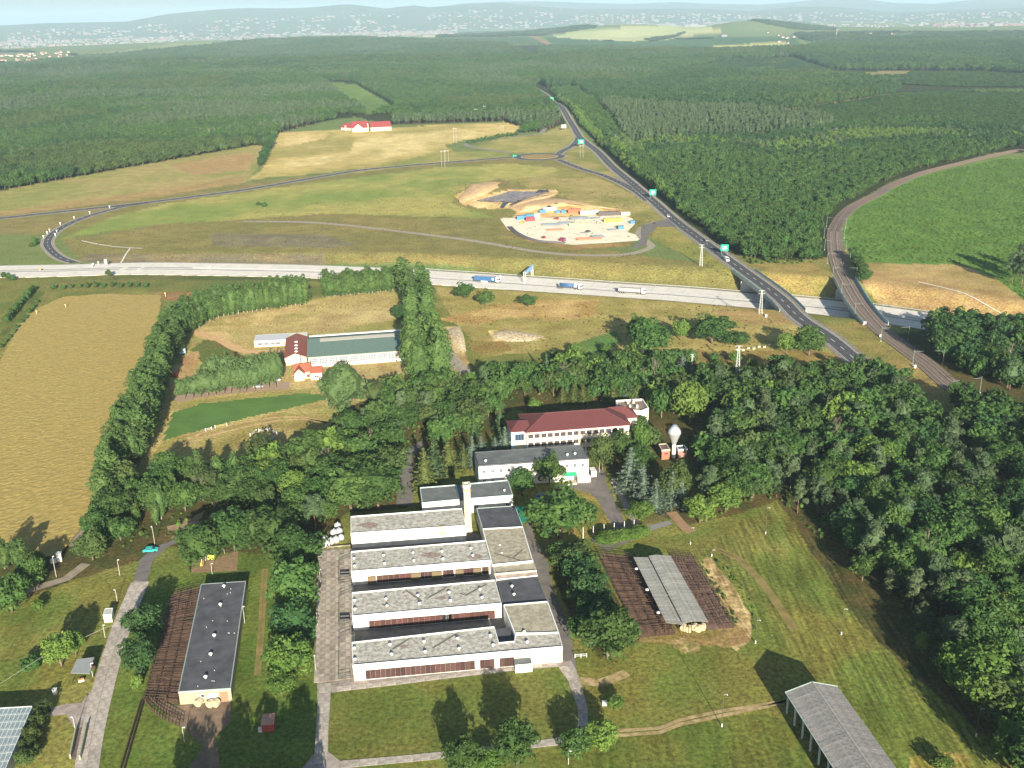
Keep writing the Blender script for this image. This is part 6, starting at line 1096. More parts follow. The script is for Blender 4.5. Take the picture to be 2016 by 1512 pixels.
def crown(kind, seed, m, lod=0):
    rg = np.random.default_rng(seed); Q = []; K = []
    den = (1.0, .34)[lod]; ls = (1.0, 1.75)[lod]
    if kind == 'broadleaf':                                    # nominal 10 m tall, 9 m wide
        nb = 21; cz = 5.1
        for i in range(nb):
            t = i*2.399+rg.uniform(-.4, .4); u = rg.uniform(-.75, .95); q = math.sqrt(max(0, 1-u*u)); rr_ = rg.uniform(.55, .82)
            c = np.array([math.cos(t)*q*3.3*rr_/.7, math.sin(t)*q*3.3*rr_/.7, cz+u*3.2*rr_/.8]); r = rg.uniform(.95, 1.75)
            Q.append(leaves(rg, c, r, int(92*den), .52*ls, .35)); 
        Q.append(leaves(rg, np.array([0, 0, cz]), 3.2, int(260*den), .6*ls, .2, squash=(1, 1, .95)))
        K.append(ico(np.array([0, 0, cz]), np.array([2.6, 2.6, 2.6]), rg, 2 if lod == 0 else 1, .25))
    elif kind == 'round':                                      # dense round crown
        cz = 5.2
        for i in range(40 if lod == 0 else 20):
            d = rg.normal(size=3); d /= np.linalg.norm(d); c = np.array([0, 0, cz])+d*np.array([3.3, 3.1, 3.5])*rg.uniform(.68, 1.08); Q.append(leaves(rg, c, rg.uniform(.5, 1.15), int(44*den), .5*ls, .2))
        K.append(ico(np.array([0, 0, cz]), np.array([2.8, 2.8, 3.0]), rg, 2, .2))
    elif kind == 'poplar':                                     # nominal 14 m tall, 5 m wide
        for i in range(26):
            z = 1.6+i*.46; pr = math.sin(min(1, (z-.6)/5.0)*1.57)*(1-max(0, (z-8.5)/6.2)**1.7); t = i*2.4+rg.uniform(-.5, .5)
            q_ = rg.uniform(.9, 1.7); c = np.array([math.cos(t)*q_*pr, math.sin(t)*q_*pr, z+rg.uniform(-.5, .7)]); Q.append(leaves(rg, c, rg.uniform(.6, 1.1)*(.45+.6*pr), int(66*den), .44*ls, .5, squash=(1, 1, 1.8)))
        K.append(ico(np.array([0, 0, 6.6]), np.array([1.45, 1.45, 5.2]), rg, 2, .18))
    elif kind == 'pine':                                       # nominal 11 m tall, 6.5 m wide, tufted
        for i in range(30):
            z = rg.uniform(4.0, 10.3); pr = 1-max(0, (z-6.5)/4.6)**1.6; t = rg.uniform(0, 6.28); rr_ = rg.uniform(.45, 1)*2.9*pr
            c = np.array([math.cos(t)*rr_, math.sin(t)*rr_, z]); Q.append(leaves(rg, c, rg.uniform(.55, .95), int(60*den), .38*ls, .7, squash=(1, 1, .9)))
        K.append(ico(np.array([0, 0, 7.0]), np.array([1.7, 1.7, 2.6]), rg, 1, .25))
    elif kind == 'spruce':                                     # nominal 12 m tall, 5 m wide, tiers of drooping boughs
        tiers = 16
        for i in range(tiers):
            f = i/(tiers-1); z = .8+f*10.6; rad = 2.6*(1-f)**.8+.15; nb = max(4, int(9*(1-f)+4))
            for k in range(nb):
                t = k*6.283/nb+i*.9+rg.uniform(-.3, .3); dr = np.array([math.cos(t), math.sin(t), 0]); L_ = rad*rg.uniform(.55, 1.25); m_ = max(2, int(L_*3.2))
                for q in range(m_):
                    a0 = L_*(q+.6)/m_; c = dr*a0+np.array([0, 0, z-a0*.34+.1*a0*a0/max(.5, L_)+rg.uniform(-.12, .12)]); Q.append(leaves(rg, c, .2, 2, .52*(1.15-.4*a0/L_), .9))
        Q.append(np.array([[-.1, 0, 10.9], [0, -.1, 11.2], [.1, 0, 10.9], [0, 0, 12.1]]))
        cv = [(.0, .0, 11.0)]+[(math.cos(k*1.047)*1.15, math.sin(k*1.047)*1.15, .9) for k in range(6)]; K.append((np.array(cv), [(0, 1+k, 1+(k+1) % 6) for k in range(6)]))
    elif kind == 'shrub':                                      # nominal 3 m tall, 3.6 m wide
        for i in range(9):
            t = i*2.4; rr_ = rg.uniform(.2, 1.0); c = np.array([math.cos(t)*rr_, math.sin(t)*rr_, 1.2+rg.uniform(-.4, .7)]); Q.append(leaves(rg, c, rg.uniform(.6, .95), int(60*den), .36*ls, .5))
        K.append(ico(np.array([0, 0, 1.2]), np.array([1.1, 1.1, 1.1]), rg, 1, .2))
    return mk_mesh(kind+'_crown', np.concatenate(Q), K, m)
def trunk(kind, seed, m):
    rg = random.Random(seed); mb = MB()
    H_, r = dict(broadleaf=(5.4, .28), round=(4.2, .26), poplar=(10.5, .22), pine=(9.2, .17), spruce=(11, .17), shrub=(1.3, .07))[kind]
    zs = [0, H_*.3, H_*.65, H_]; ps = [Vector((rg.uniform(-.12, .12)*i, rg.uniform(-.12, .12)*i, z)) for i, z in enumerate(zs)]
    for i in range(3): mb.tube(ps[i], ps[i+1], r*(1-.27*i), r*(1-.27*(i+1)), 6)
    if kind in ('broadleaf', 'round', 'pine'):
        for k in range(5):
            t = k*2.4+rg.random(); z = H_*(.45+.1*k); q = rg.uniform(1.5, 2.5)*(.7 if kind == 'pine' else 1); a = Vector((0, 0, z)); mb.tube(a, a+Vector((math.cos(t)*q, math.sin(t)*q, 1.3 if kind != 'pine' else .5)), r*.42, r*.14, 5)
    return mb.mesh(kind+'_trunk', m, True)
LIB = {}
def lib(kind, leaf, n, tr, lod=0, base=0):
    LIB[(kind, leaf, lod)] = [(crown(kind, base+100*lod+i*7+hash_(kind+leaf), LM[leaf], lod), trunk(kind, base+i, tr)) for i in range(n)]
def hash_(s): return sum(ord(c)*(i+3) for i, c in enumerate(s)) % 1000
NOM = dict(broadleaf=(9.0, 9.6), round=(8.4, 9.0), poplar=(4.6, 14.0), pine=(6.6, 11.0), spruce=(5.0, 12.0), shrub=(3.6, 2.7))
for leaf in ('broadleaf', 'light', 'olive', 'dark'): lib('broadleaf', leaf, 4 if leaf == 'broadleaf' else 3, BARK)
lib('round', 'linden', 2, BARK); lib('poplar', 'poplar', 4, PALEBARK); lib('pine', 'pine', 4, PBARK)
lib('spruce', 'spruce', 2, BARK); lib('spruce', 'blue', 2, BARK); lib('spruce', 'golden', 2, BARK); lib('shrub', 'light', 3, BARK); lib('shrub', 'broadleaf', 3, BARK); lib('round', 'olive', 1, BARK)
PROTO = {}
NAMES = dict(broadleaf='broadleaf_tree', round='round_tree', poplar='poplar_tree', pine='pine_tree', spruce='spruce_tree', shrub='shrub')
CATS = dict(broadleaf='tree', round='tree', poplar='poplar', pine='pine', spruce='spruce', shrub='shrub')
TR = random.Random(5); COUNT = {}
def put_tree(kind, leaf, loc, wid, hgt, label, group=None):
    v = TR.randrange(len(LIB[(kind, leaf, 0)])); key = (kind, leaf, v); nw, nh = NOM[kind]; s = (wid/nw, wid/nw, hgt/nh); rz = TR.uniform(0, 6.28)
    if key not in PROTO:
        cr, tk = LIB[(kind, leaf, 0)][v]; t = thing(NAMES[kind], label, CATS[kind], loc, rz, group); t.scale = s; part('trunk', tk, t); part('crown', cr, t); PROTO[key] = t; r = t
    else: r = dup(PROTO[key], loc, rz, s, label, group)
    if group is None and 'group' in r: del r['group']
    COUNT[CATS[kind]] = COUNT.get(CATS[kind], 0)+1
    return r
def tree_px(kind, leaf, bx, by, wpx, hpx, label, group=None, z=0.0):
    p = G(bx, by, z); p.z = max(z, hz(p.x, p.y)); m = depth(p)/F
    nw, nh = NOM[kind]; a = math.atan2(CAMZ, math.hypot(p.x, p.y))
    W_ = wpx*m*1.1; H_ = max(hpx*m-W_*.5*math.sin(a)*.55, hpx*m*.68)*1.08/math.cos(a)
    return put_tree(kind, leaf, p, W_, H_, label, group)
# single trees --------------------------------------------------------------
ONE = [ # kind, leaf, base x, base y, width px, height px, label
 ('broadleaf', 'broadleaf', 1103, 1058, 132, 112, 'largest broad green tree on the lawn between the cow sheds and the access drive'),
 ('broadleaf', 'broadleaf', 1197, 1298, 122, 112, 'big bushy green tree at the lower left corner of the slatted cattle pens'),
 ('broadleaf', 'dark', 1160, 1195, 88, 80, 'dark green tree between the cow shed drive and the cattle pens'),
 ('broadleaf', 'olive', 1128, 1130, 90, 70, 'olive green tree by the drive, just below the largest lawn tree'),
 ('broadleaf', 'broadleaf', 1152, 1265, 66, 66, 'small dark tree beside the drive left of the big bushy tree'),
 ('broadleaf', 'broadleaf', 1112, 1118, 66, 56, 'green tree directly below the largest lawn tree beside the rail pen'),
 ('broadleaf', 'dark', 1143, 1158, 70, 70, 'dark tree in the shady strip right of the cow shed drive'),
 ('broadleaf', 'dark', 1175, 1232, 76, 72, 'dark tree just above the big bushy tree by the pens'),
 ('broadleaf', 'broadleaf', 1226, 1276, 60, 66, 'right half of the bushy tree pair at the pens corner'),
 ('broadleaf', 'broadleaf', 1018, 1510, 82, 90, 'round green tree on the bottom edge, second tree of the lane'),
 ('broadleaf', 'broadleaf', 912, 1524, 74, 76, 'leafy tree at the lower end of the concrete lane, casting a pointed shadow'),
 ('broadleaf', 'light', 962, 1518, 58, 42, 'low light green bush at the bottom between two lane trees'),
 ('broadleaf', 'broadleaf', 1132, 1490, 62, 56, 'green tree at the corner where the two concrete lanes meet'),
 ('broadleaf', 'light', 1183, 1476, 66, 60, 'yellowish green tree right of the lane corner'),
 ('broadleaf', 'light', 1213, 1398, 34, 30, 'small young bright green tree alone on the grass below the pens'),
 ('broadleaf', 'light', 122, 1312, 66, 72, 'yellow green tree standing on the grass by the lean-to shelter'),
 ('broadleaf', 'light', 150, 1292, 40, 56, 'slim light green tree behind the lean-to shelter'),
 ('shrub', 'broadleaf', 66, 1318, 52, 34, 'dark green shrub on the lawn near the white telephone post'),
 ('shrub', 'light', 78, 1200, 28, 22, 'small yellowish bush on the mown grass at far left'),
 ('broadleaf', 'dark', 290, 1260, 76, 76, 'dark round tree at the top left of the railed cattle yard'),
 ('broadleaf', 'dark', 281, 1328, 66, 80, 'dark tree in the middle along the railed cattle yard'),
 ('shrub', 'light', 272, 1354, 32, 30, 'bright green bush beneath the two dark trees by the cattle yard'),
 ('broadleaf', 'broadleaf', 400, 1112, 96, 92, 'green tree above the two little bee wagons'),
 ('broadleaf', 'broadleaf', 462, 1085, 92, 86, 'broad green tree right of the bee wagons'),
 ('broadleaf', 'broadleaf', 530, 1082, 110, 94, 'large dense green tree above the vegetable plot'),
 ('broadleaf', 'broadleaf', 588, 1130, 108, 100, 'topmost dark tree of the row left of the concrete yard'),
 ('broadleaf', 'broadleaf', 584, 1205, 100, 112, 'second tree of the row left of the concrete yard'),
 ('broadleaf', 'dark', 578, 1272, 96, 96, 'third tree of the row left of the concrete yard, deep in shade'),
 ('broadleaf', 'light', 572, 1342, 98, 100, 'light green tree, lowest of the row left of the concrete yard'),
 ('broadleaf', 'light', 555, 1370, 60, 52, 'bushy light green tree at the foot of the row by the yard'),
 ('broadleaf', 'broadleaf', 24, 1205, 76, 78, 'dark leafy tree on the left edge below the grain field'),
 ('broadleaf', 'broadleaf', 68, 1160, 60, 70, 'green tree by the farm track below the grain field'),
 ('poplar', 'poplar', 10, 1120, 40, 62, 'upright shrubby tree on the left edge at the foot of the grain'),
 ('poplar', 'poplar', 42, 1118, 40, 58, 'upright bushy tree second from the left edge at the foot of the grain'),
 ('broadleaf', 'light', 74, 1122, 34, 40, 'small green tree beside the white hut at the foot of the grain'),
 ('broadleaf', 'light', 1938, 1370, 142, 118, 'huge bright green tree leaning out at the lower right forest edge'),
 ('broadleaf', 'light', 1996, 1508, 92, 104, 'bright green tree in the bottom right corner'),
 ('shrub', 'light', 1812, 1285, 34, 44, 'slim sunlit shrub at the shaded forest edge'),
 ('shrub', 'light', 1852, 1512, 62, 30, 'yellow green scrub heap at the bottom right on the mown grass'),
 ('round', 'linden', 677, 818, 100, 104, 'big round linden in front of the riding hall'),
 ('round', 'olive', 741, 806, 46, 56, 'round olive green tree right of the linden by the riding hall'),
 ('broadleaf', 'broadleaf', 914, 588, 42, 34, 'leftmost round tree below the motorway'),
 ('broadleaf', 'broadleaf', 957, 602, 34, 34, 'middle round tree below the motorway'),
 ('broadleaf', 'broadleaf', 1040, 604, 34, 26, 'smallest round tree below the motorway'),
 ('broadleaf', 'broadleaf', 1252, 668, 36, 52, 'narrow dark tree at the top left of the park trees below the motorway'),
 ('broadleaf', 'broadleaf', 1278, 700, 84, 76, 'large tree standing out above the park towards the motorway'),
 ('broadleaf', 'light', 1340, 670, 34, 44, 'light green tree between two bigger ones below the motorway'),
 ('broadleaf', 'broadleaf', 1402, 676, 82, 62, 'wide spreading tree below the motorway near the lattice mast'),
 ('broadleaf', 'broadleaf', 1450, 680, 50, 32, 'low wide tree right of the spreading tree below the motorway'),
 ('broadleaf', 'broadleaf', 1592, 700, 66, 60, 'leafy tree hiding the edge of the main road by the bridge'),
 ('broadleaf', 'light', 1548, 698, 34, 46, 'light green slim tree left of the one hiding the main road'),
 ('spruce', 'blue', 1240, 968, 60, 88, 'tall blue spruce nearest the access drive'),
 ('spruce', 'blue', 1265, 988, 55, 77, 'second blue spruce along the garden path'),
 ('spruce', 'blue', 1290, 1002, 45, 61, 'third blue spruce along the garden path'),
 ('spruce', 'blue', 1322, 996, 42, 68, 'slim blue spruce below the water tower'),
 ('spruce', 'blue', 1341, 1000, 38, 59, 'pale blue spruce right of the others below the water tower'),
 ('spruce', 'blue', 1232, 792, 48, 48, 'silver blue spruce behind the maroon roof'),
 ('spruce', 'blue', 1343, 742, 40, 46, 'blue spruce on the open ground right of the park'),
 ('spruce', 'blue', 931, 920, 32, 61, 'leftmost blue spruce by the flat grey roof'),
 ('spruce', 'blue', 948, 900, 30, 42, 'second blue spruce behind the flat grey roof'),
 ('spruce', 'blue', 976, 898, 30, 39, 'third blue spruce behind the flat grey roof'),
 ('spruce', 'blue', 995, 896, 38, 57, 'fourth and tallest blue spruce beside the maroon roofed house'),
 ('spruce', 'golden', 914, 922, 30, 50, 'golden green conifer left of the flat grey roof'),
 ('spruce', 'golden', 884, 932, 50, 64, 'broad golden conifer above the low grey roof'),
 ('spruce', 'spruce', 856, 940, 55, 77, 'green conifer left of the golden ones by the asphalt road'),
 ('spruce', 'golden', 838, 962, 55, 81, 'golden green conifer beside the low flat roof'),
 ('spruce', 'spruce', 934, 862, 25, 52, 'slim dark conifer above the blue spruces'),
 ('spruce', 'spruce', 985, 850, 28, 48, 'slim dark conifer left of the maroon roof'),
 ('shrub', 'light', 1051, 806, 34, 26, 'bright yellow green bush behind the maroon roof'),
 ('spruce', 'golden', 1108, 792, 28, 31, 'small golden conifer first in the row behind the maroon roof'),
 ('spruce', 'golden', 1130, 792, 32, 39, 'small golden conifer second in the row behind the maroon roof'),
 ('spruce', 'golden', 1148, 792, 38, 37, 'golden conifer third in the row behind the maroon roof'),
 ('spruce', 'golden', 1208, 796, 42, 44, 'golden conifer left of the silver blue spruce'),
 ('broadleaf', 'olive', 1186, 926, 50, 74, 'olive brown tree at the right end of the flat grey roof'),
 ('broadleaf', 'broadleaf', 1222, 905, 44, 60, 'green tree in front of the right end of the long white building'),
 ('broadleaf', 'light', 1262, 890, 36, 60, 'light tree between the long white building and the water tower'),
 ('broadleaf', 'broadleaf', 1028, 976, 52, 58, 'green tree standing in front of the white two storey block'),
 ('broadleaf', 'broadleaf', 1082, 955, 58, 66, 'tree with spreading crown over the flat grey roof'),
 ('broadleaf', 'olive', 1330, 988, 62, 82, 'olive green tree directly below the water tower'),
 ('broadleaf', 'light', 1358, 835, 66, 88, 'tall yellow green tree above the water tower'),
 ('broadleaf', 'light', 1395, 905, 30, 42, 'light green small tree right of the water tower'),
 ('broadleaf', 'broadleaf', 745, 1000, 96, 92, 'large green tree above the left half of the first cow shed wing'),
 ('broadleaf', 'broadleaf', 692, 1006, 100, 92, 'large green tree above the white tarpaulin mound'),
 ('broadleaf', 'olive', 768, 955, 80, 84, 'olive green tree left of the asphalt road in the park'),
 ('broadleaf', 'light', 1260, 1022, 52, 40, 'bright green bush at the lower end of the garden path'),
 ('broadleaf', 'light', 1378, 1030, 62, 60, 'bright green tree at the edge of the mown field left of the corner'),
 ('broadleaf', 'light', 1428, 1008, 66, 60, 'bright green tree at the edge of the mown field, second'),
 ('broadleaf', 'olive', 1480, 985, 60, 60, 'olive tree at the top corner of the mown field'),
]
for k, l, bx, by, w_, h_, lab in ONE: tree_px(k, l, bx, by, w_, h_, lab)
_T = 'first second third fourth fifth sixth seventh eighth ninth tenth eleventh twelfth thirteenth fourteenth fifteenth sixteenth seventeenth eighteenth nineteenth'.split()
def ordn(i):
    i += 1
    if i < 20: return _T[i-1]
    return 'twentieth' if i == 20 else 'twenty-'+_T[i-21]
def row(kind, leaf, pts, n, wpx, hpx, label, group, jit=3):
    dx, dy = pts[-1][0]-pts[0][0], pts[-1][1]-pts[0][1]; side = ('left' if dx > 0 else 'right') if abs(dx) > abs(dy) else ('top' if dy > 0 else 'bottom')
    L = [Vector((p[0], p[1], 0)) for p in pts]; seg = [(L[i+1]-L[i]).length for i in range(len(L)-1)]; T = sum(seg)
    for i in range(n):
        d = T*(i+.5)/n; k = 0
        while k < len(seg)-1 and d > seg[k]: d -= seg[k]; k += 1
        p = L[k]+(L[k+1]-L[k])*(d/seg[k]); f_ = TR.uniform(.86, 1.14)
        hh = hpx if not isinstance(hpx, tuple) else hpx[0]+(hpx[1]-hpx[0])*i/max(1, n-1); ww = wpx if not isinstance(wpx, tuple) else wpx[0]+(wpx[1]-wpx[0])*i/max(1, n-1)
        tree_px(kind, leaf, p.x+TR.uniform(-jit, jit), p.y+TR.uniform(-jit, jit)*.6, ww*TR.uniform(.9, 1.1), hh*f_, label if n == 1 else '%s, %s from the %s' % (label, ordn(i), side), group)
PB = 'upright poplar in the belt beside the grain field'
row('poplar', 'poplar', [(606, 598), (560, 606), (500, 614), (450, 622), (400, 636)], 22, 26, 50, 'poplar in the far arm of the belt above the sandy yard', 'poplars in the far arm of the belt', 2)
row('poplar', 'poplar', [(590, 590), (500, 604), (430, 614), (380, 626), (350, 640)], 20, 26, 46, 'poplar in the back line of the far belt arm', 'poplars in the far arm of the belt', 2)
row('poplar', 'poplar', [(395, 642), (360, 668), (345, 700), (330, 740), (318, 780), (305, 830), (285, 885), (265, 925)], 24, (32, 44), (56, 88), 'poplar of the inner row of the belt facing the stables', 'poplars beside the grain field', 3)
row('poplar', 'poplar', [(350, 650), (325, 690), (312, 730), (296, 780), (276, 840), (252, 900), (225, 960), (205, 1010)], 27, (32, 44), (54, 90), 'poplar of the middle row of the belt', 'poplars beside the grain field', 3)
row('poplar', 'poplar', [(332, 660), (308, 710), (290, 770), (262, 840), (235, 905), (212, 965)], 18, (32, 44), (52, 82), 'poplar of the outer row along the grain field', 'poplars beside the grain field', 3)
row('poplar', 'poplar', [(640, 586), (680, 582), (720, 578), (785, 572)], 19, 27, 48, 'poplar in the short row below the motorway', 'poplars in the row below the motorway', 1.5)
row('poplar', 'poplar', [(795, 580), (805, 600), (815, 642)], 4, 36, 72, 'tall poplar in the clump behind the riding hall', 'poplars behind the riding hall', 3)
row('poplar', 'poplar', [(828, 585), (838, 610), (845, 640)], 4, 36, 74, 'tall poplar in the right line of the clump behind the hall', 'poplars behind the riding hall', 3)
row('broadleaf', 'dark', [(790, 634), (798, 640)], 1, 34, 46, 'dark tree at the left foot of the poplar clump', None)
row('poplar', 'poplar', [(812, 725), (818, 750), (830, 765)], 4, 48, 102, 'tall poplar right of the riding hall', 'poplars right of the riding hall', 3)
row('poplar', 'poplar', [(845, 715), (862, 735), (868, 765)], 4, 48, 104, 'tall outer poplar right of the riding hall', 'poplars right of the riding hall', 3)
row('round', 'linden', [(358, 786), (420, 778), (500, 770), (552, 762)], 13, 40, (44, 66), 'linden in the even row along the parking strip by the stables', 'lindens along the parking strip', 1.5)
row('round', 'linden', [(400, 768), (470, 756), (540, 748)], 8, 38, 56, 'linden in the back of the row along the parking strip', 'lindens behind the parking strip', 1.5)
row('shrub', 'broadleaf', [(98, 571), (135, 569), (200, 566), (252, 566), (295, 566)], 12, 11, 12, 'small bush in the line along the top of the grain field', 'bushes along the top of the grain field', 1.5)
row('shrub', 'broadleaf', [(68, 570), (40, 602), (10, 638)], 12, 16, 14, 'bush in the hedge left of the grain field', 'bushes in the hedge left of the grain field', 1.5)
row('shrub', 'broadleaf', [(76, 592), (40, 640), (0, 690)], 10, 12, 10, 'bush in the low hedge beside the grain', 'bushes at the left edge of the grain', 1.5)
row('shrub', 'broadleaf', [(4, 545), (30, 552)], 3, 18, 12, 'bush below the ramp at the far left', 'bushes below the ramp', 2)
row('shrub', 'broadleaf', [(62, 488), (72, 480), (66, 474)], 4, 12, 9, 'bush outside the bend of the ramp', 'bushes outside the bend of the ramp', 2)
row('broadleaf', 'broadleaf', [(216, 545), (217, 546)], 1, 13, 12, 'lone small tree just below the motorway start', None)
row('broadleaf', 'dark', [(513, 330), (520, 312), (530, 294), (538, 285)], 9, 16, 18, 'tree in the short hedgerow dividing the two fields', 'trees in the field hedgerow', 1)
row('shrub', 'broadleaf', [(505, 404), (525, 408)], 2, 14, 9, 'low bush in the middle of the green field', 'bushes in the green field', 2)
row('shrub', 'broadleaf', [(920, 284), (980, 272), (1020, 266)], 12, 13, 8, 'bush along the gravel loop above the roundabout', 'bushes along the gravel loop', 1)
row('broadleaf', 'broadleaf', [(1030, 262), (1045, 262), (1058, 258), (1065, 248)], 7, 20, 20, 'tree in the clump by the bend of the gravel loop', 'trees by the gravel loop', 2)
row('broadleaf', 'broadleaf', [(1680, 505), (1690, 530), (1704, 560)], 7, 26, 24, 'tree in the strip beside the railway bridge', 'trees beside the railway bridge', 2)
row('broadleaf', 'light', [(1180, 1075), (1215, 1068), (1255, 1060), (1268, 1058)], 8, 38, 26, 'yellow green bush in the hedge behind the white flag poles', 'bushes of the hedge by the flag poles', 3)
row('broadleaf', 'olive', [(88, 1400), (75, 1440), (60, 1480), (50, 1520)], 7, 38, 34, 'small tree in the row right of the glasshouse', 'small trees right of the glasshouse', 4)
# woods: points spread over an area ------------------------------------------
def spread_pts(poly, spacing, rg, jitter=.42, zt=0.0):
    P = [G(max(-900, min(2900, x)), y) for x, y in poly]; x0, x1, y0, y1 = min(p.x for p in P), max(p.x for p in P), min(p.y for p in P), max(p.y for p in P)
    gx = np.arange(x0, x1, spacing); gy = np.arange(y0, y1, spacing*.87); X, Y = np.meshgrid(gx, gy); X = X+(np.arange(len(gy)) % 2)[:, None]*spacing*.5
    X = (X+rg.uniform(-jitter, jitter, X.shape)*spacing).ravel(); Y = (Y+rg.uniform(-jitter, jitter, Y.shape)*spacing).ravel()
    Z = height(X, Y); px, py, _ = proj(X, Y, Z); m = inpoly(px, py, poly); return X[m], Y[m], Z[m], px[m], py[m]
def near_wood(poly, spacing, mix, hr, label, group, seed, avoid=(), keep=1.0):
    rg = np.random.default_rng(seed); X, Y, Z, px, py = spread_pts(poly, spacing, rg); out = []
    for i in range(len(X)):
        if any(inpoly(px[i:i+1], py[i:i+1], a)[0] for a in avoid): continue
        if rg.random() > keep: continue
        k = rg.random(); s = 0
        for kind, leaf, pr in mix:
            s += pr
            if k <= s: break
        nw, nh = NOM[kind]; h_ = rg.uniform(hr[0]*.85, hr[1]*1.08); w_ = nw*h_/nh*rg.uniform(.85, 1.3)
        out.append((kind, leaf, (X[i], Y[i], Z[i]), w_, h_))
    return out, label, group
JOBS = []
PARK = [(1010, 800), (960, 870), (905, 865), (880, 870), (838, 880), (800, 870), (815, 850), (850, 820), (900, 790), (930, 765), (990, 765), (1010, 790)]
JOBS.append(near_wood([(700, 830), (780, 790), (880, 770), (980, 752), (1010, 775), (1000, 820), (950, 850), (905, 868), (838, 880), (815, 850), (780, 900), (740, 960), (690, 985), (650, 1010), (640, 1050), (590, 1060), (520, 1040), (480, 1000), (510, 940), (560, 900), (640, 880)], 7.3,
    [('broadleaf', 'broadleaf', .62), ('broadleaf', 'olive', .2), ('broadleaf', 'light', .1), ('pine', 'pine', .08)], (8.5, 12.5), 'tree in the park left of the farm', 'trees of the park left of the buildings', 11))
JOBS.append(near_wood([(290, 955), (350, 945), (450, 928), (520, 915), (500, 960), (470, 1010), (400, 1010), (350, 1035), (320, 1050), (240, 1080), (170, 1110), (165, 1060), (200, 1010), (225, 975)], 6.8,
    [('broadleaf', 'broadleaf', .55), ('broadleaf', 'olive', .25), ('poplar', 'poplar', .2)], (8.0, 11.5), 'tree in the grove by the grain field', 'trees of the grove by the grain field', 12, avoid=[[(262, 1060), (300, 1090), (345, 1070), (390, 1010), (350, 1020)]]))
JOBS.append(near_wood([(1000, 755), (1100, 735), (1200, 720), (1300, 715), (1345, 760), (1400, 760), (1420, 800), (1330, 825), (1290, 840), (1270, 800), (1180, 790), (1100, 785), (1060, 780), (1010, 790)], 7.2,
    [('broadleaf', 'broadleaf', .6), ('broadleaf', 'light', .12), ('spruce', 'spruce', .13), ('broadleaf', 'olive', .15)], (8.5, 12.5), 'tree in the park behind the maroon roof', 'trees of the park behind the maroon roof', 13))
JOBS.append(near_wood([(1250, 830), (1290, 850), (1286, 872), (1270, 900), (1258, 935), (1240, 900)], 6, [('broadleaf', 'olive', .5), ('broadleaf', 'broadleaf', .5)], (6, 9), 'tree in the garden left of the water tower', 'garden trees left of the water tower', 14, keep=.7))
JOBS.append(near_wood([(1880, 796), (1910, 800), (2000, 838), (2100, 878), (2100, 930), (1990, 890), (1900, 840)], 6.0, [('broadleaf', 'broadleaf', .7), ('broadleaf', 'dark', .3)], (11, 14), 'tree hiding the railway at the right edge', 'trees hiding the railway', 22))
JOBS.append(near_wood([(1836, 700), (1850, 655), (1900, 640), (2100, 655), (2100, 790), (1990, 770), (1890, 735)], 6.3, [('broadleaf', 'dark', .45), ('broadleaf', 'broadleaf', .45), ('pine', 'pine', .1)], (10, 14), 'tree in the wood beyond the railway, right edge', 'trees of the wood beyond the railway', 23))
MIXR = [('pine', 'pine', .40), ('broadleaf', 'broadleaf', .42), ('broadleaf', 'dark', .10), ('broadleaf', 'light', .05), ('broadleaf', 'olive', .03)]
JOBS.append(near_wood([(1400, 765), (1460, 760), (1560, 745), (1700, 742), (1740, 770), (1800, 810), (1850, 870), (1960, 960), (2100, 1050), (2100, 1180), (1990, 1130), (1900, 1060), (1760, 1000), (1640, 960), (1560, 930), (1500, 900), (1440, 870), (1400, 840)], 7.3, MIXR, (9.5, 13), 'tree in the dense right wood', 'trees in the upper part of the right wood', 15))
JOBS.append(near_wood([(1350, 840), (1440, 870), (1500, 900), (1560, 930), (1640, 960), (1760, 1000), (1900, 1060), (1990, 1130), (2100, 1180), (2100, 1640), (2010, 1540), (1940, 1430), (1860, 1330), (1790, 1230), (1700, 1150), (1640, 1085), (1560, 1010), (1520, 985), (1420, 1000), (1380, 1010), (1385, 940), (1370, 900)], 7.8, MIXR, (9.5, 13.5), 'tree in the dense right wood', 'trees in the lower part of the right wood', 16, avoid=[[(1280, 840), (1372, 840), (1382, 965), (1280, 965)]]))
_unused = (near_wood([(1850, 690), (1880, 665), (1860, 662)], 7.0, [('broadleaf', 'dark', .45), ('broadleaf', 'broadleaf', .45), ('pine', 'pine', .1)], (10, 13), 'tree in the wood beyond the railway, right edge', 'trees of the wood beyond the railway', 17))
JOBS.append(near_wood([(1905, 830), (1880, 800), (1930, 840), (2010, 880), (2060, 900), (2060, 990), (1960, 930), (1880, 860)], 6.6, [('broadleaf', 'broadleaf', .8), ('broadleaf', 'dark', .2)], (9, 12), 'tree between the railway and the big right wood', 'trees between the railway and the wood', 18))
JOBS.append(near_wood([(1060, 705), (1200, 690), (1260, 700), (1330, 700), (1500, 720), (1520, 745), (1400, 750), (1330, 715), (1080, 725)], 9.5, [('broadleaf', 'light', .35), ('broadleaf', 'broadleaf', .35), ('shrub', 'broadleaf', .3)], (3.5, 7.5), 'small tree at the upper park edge', 'small trees at the upper park edge', 24, keep=.75))
JOBS.append(near_wood([(1120, 950), (1110, 940), (1140, 935)], 9, [('broadleaf', 'broadleaf', 1)], (7, 8), 'x', 'x', 19, keep=0))
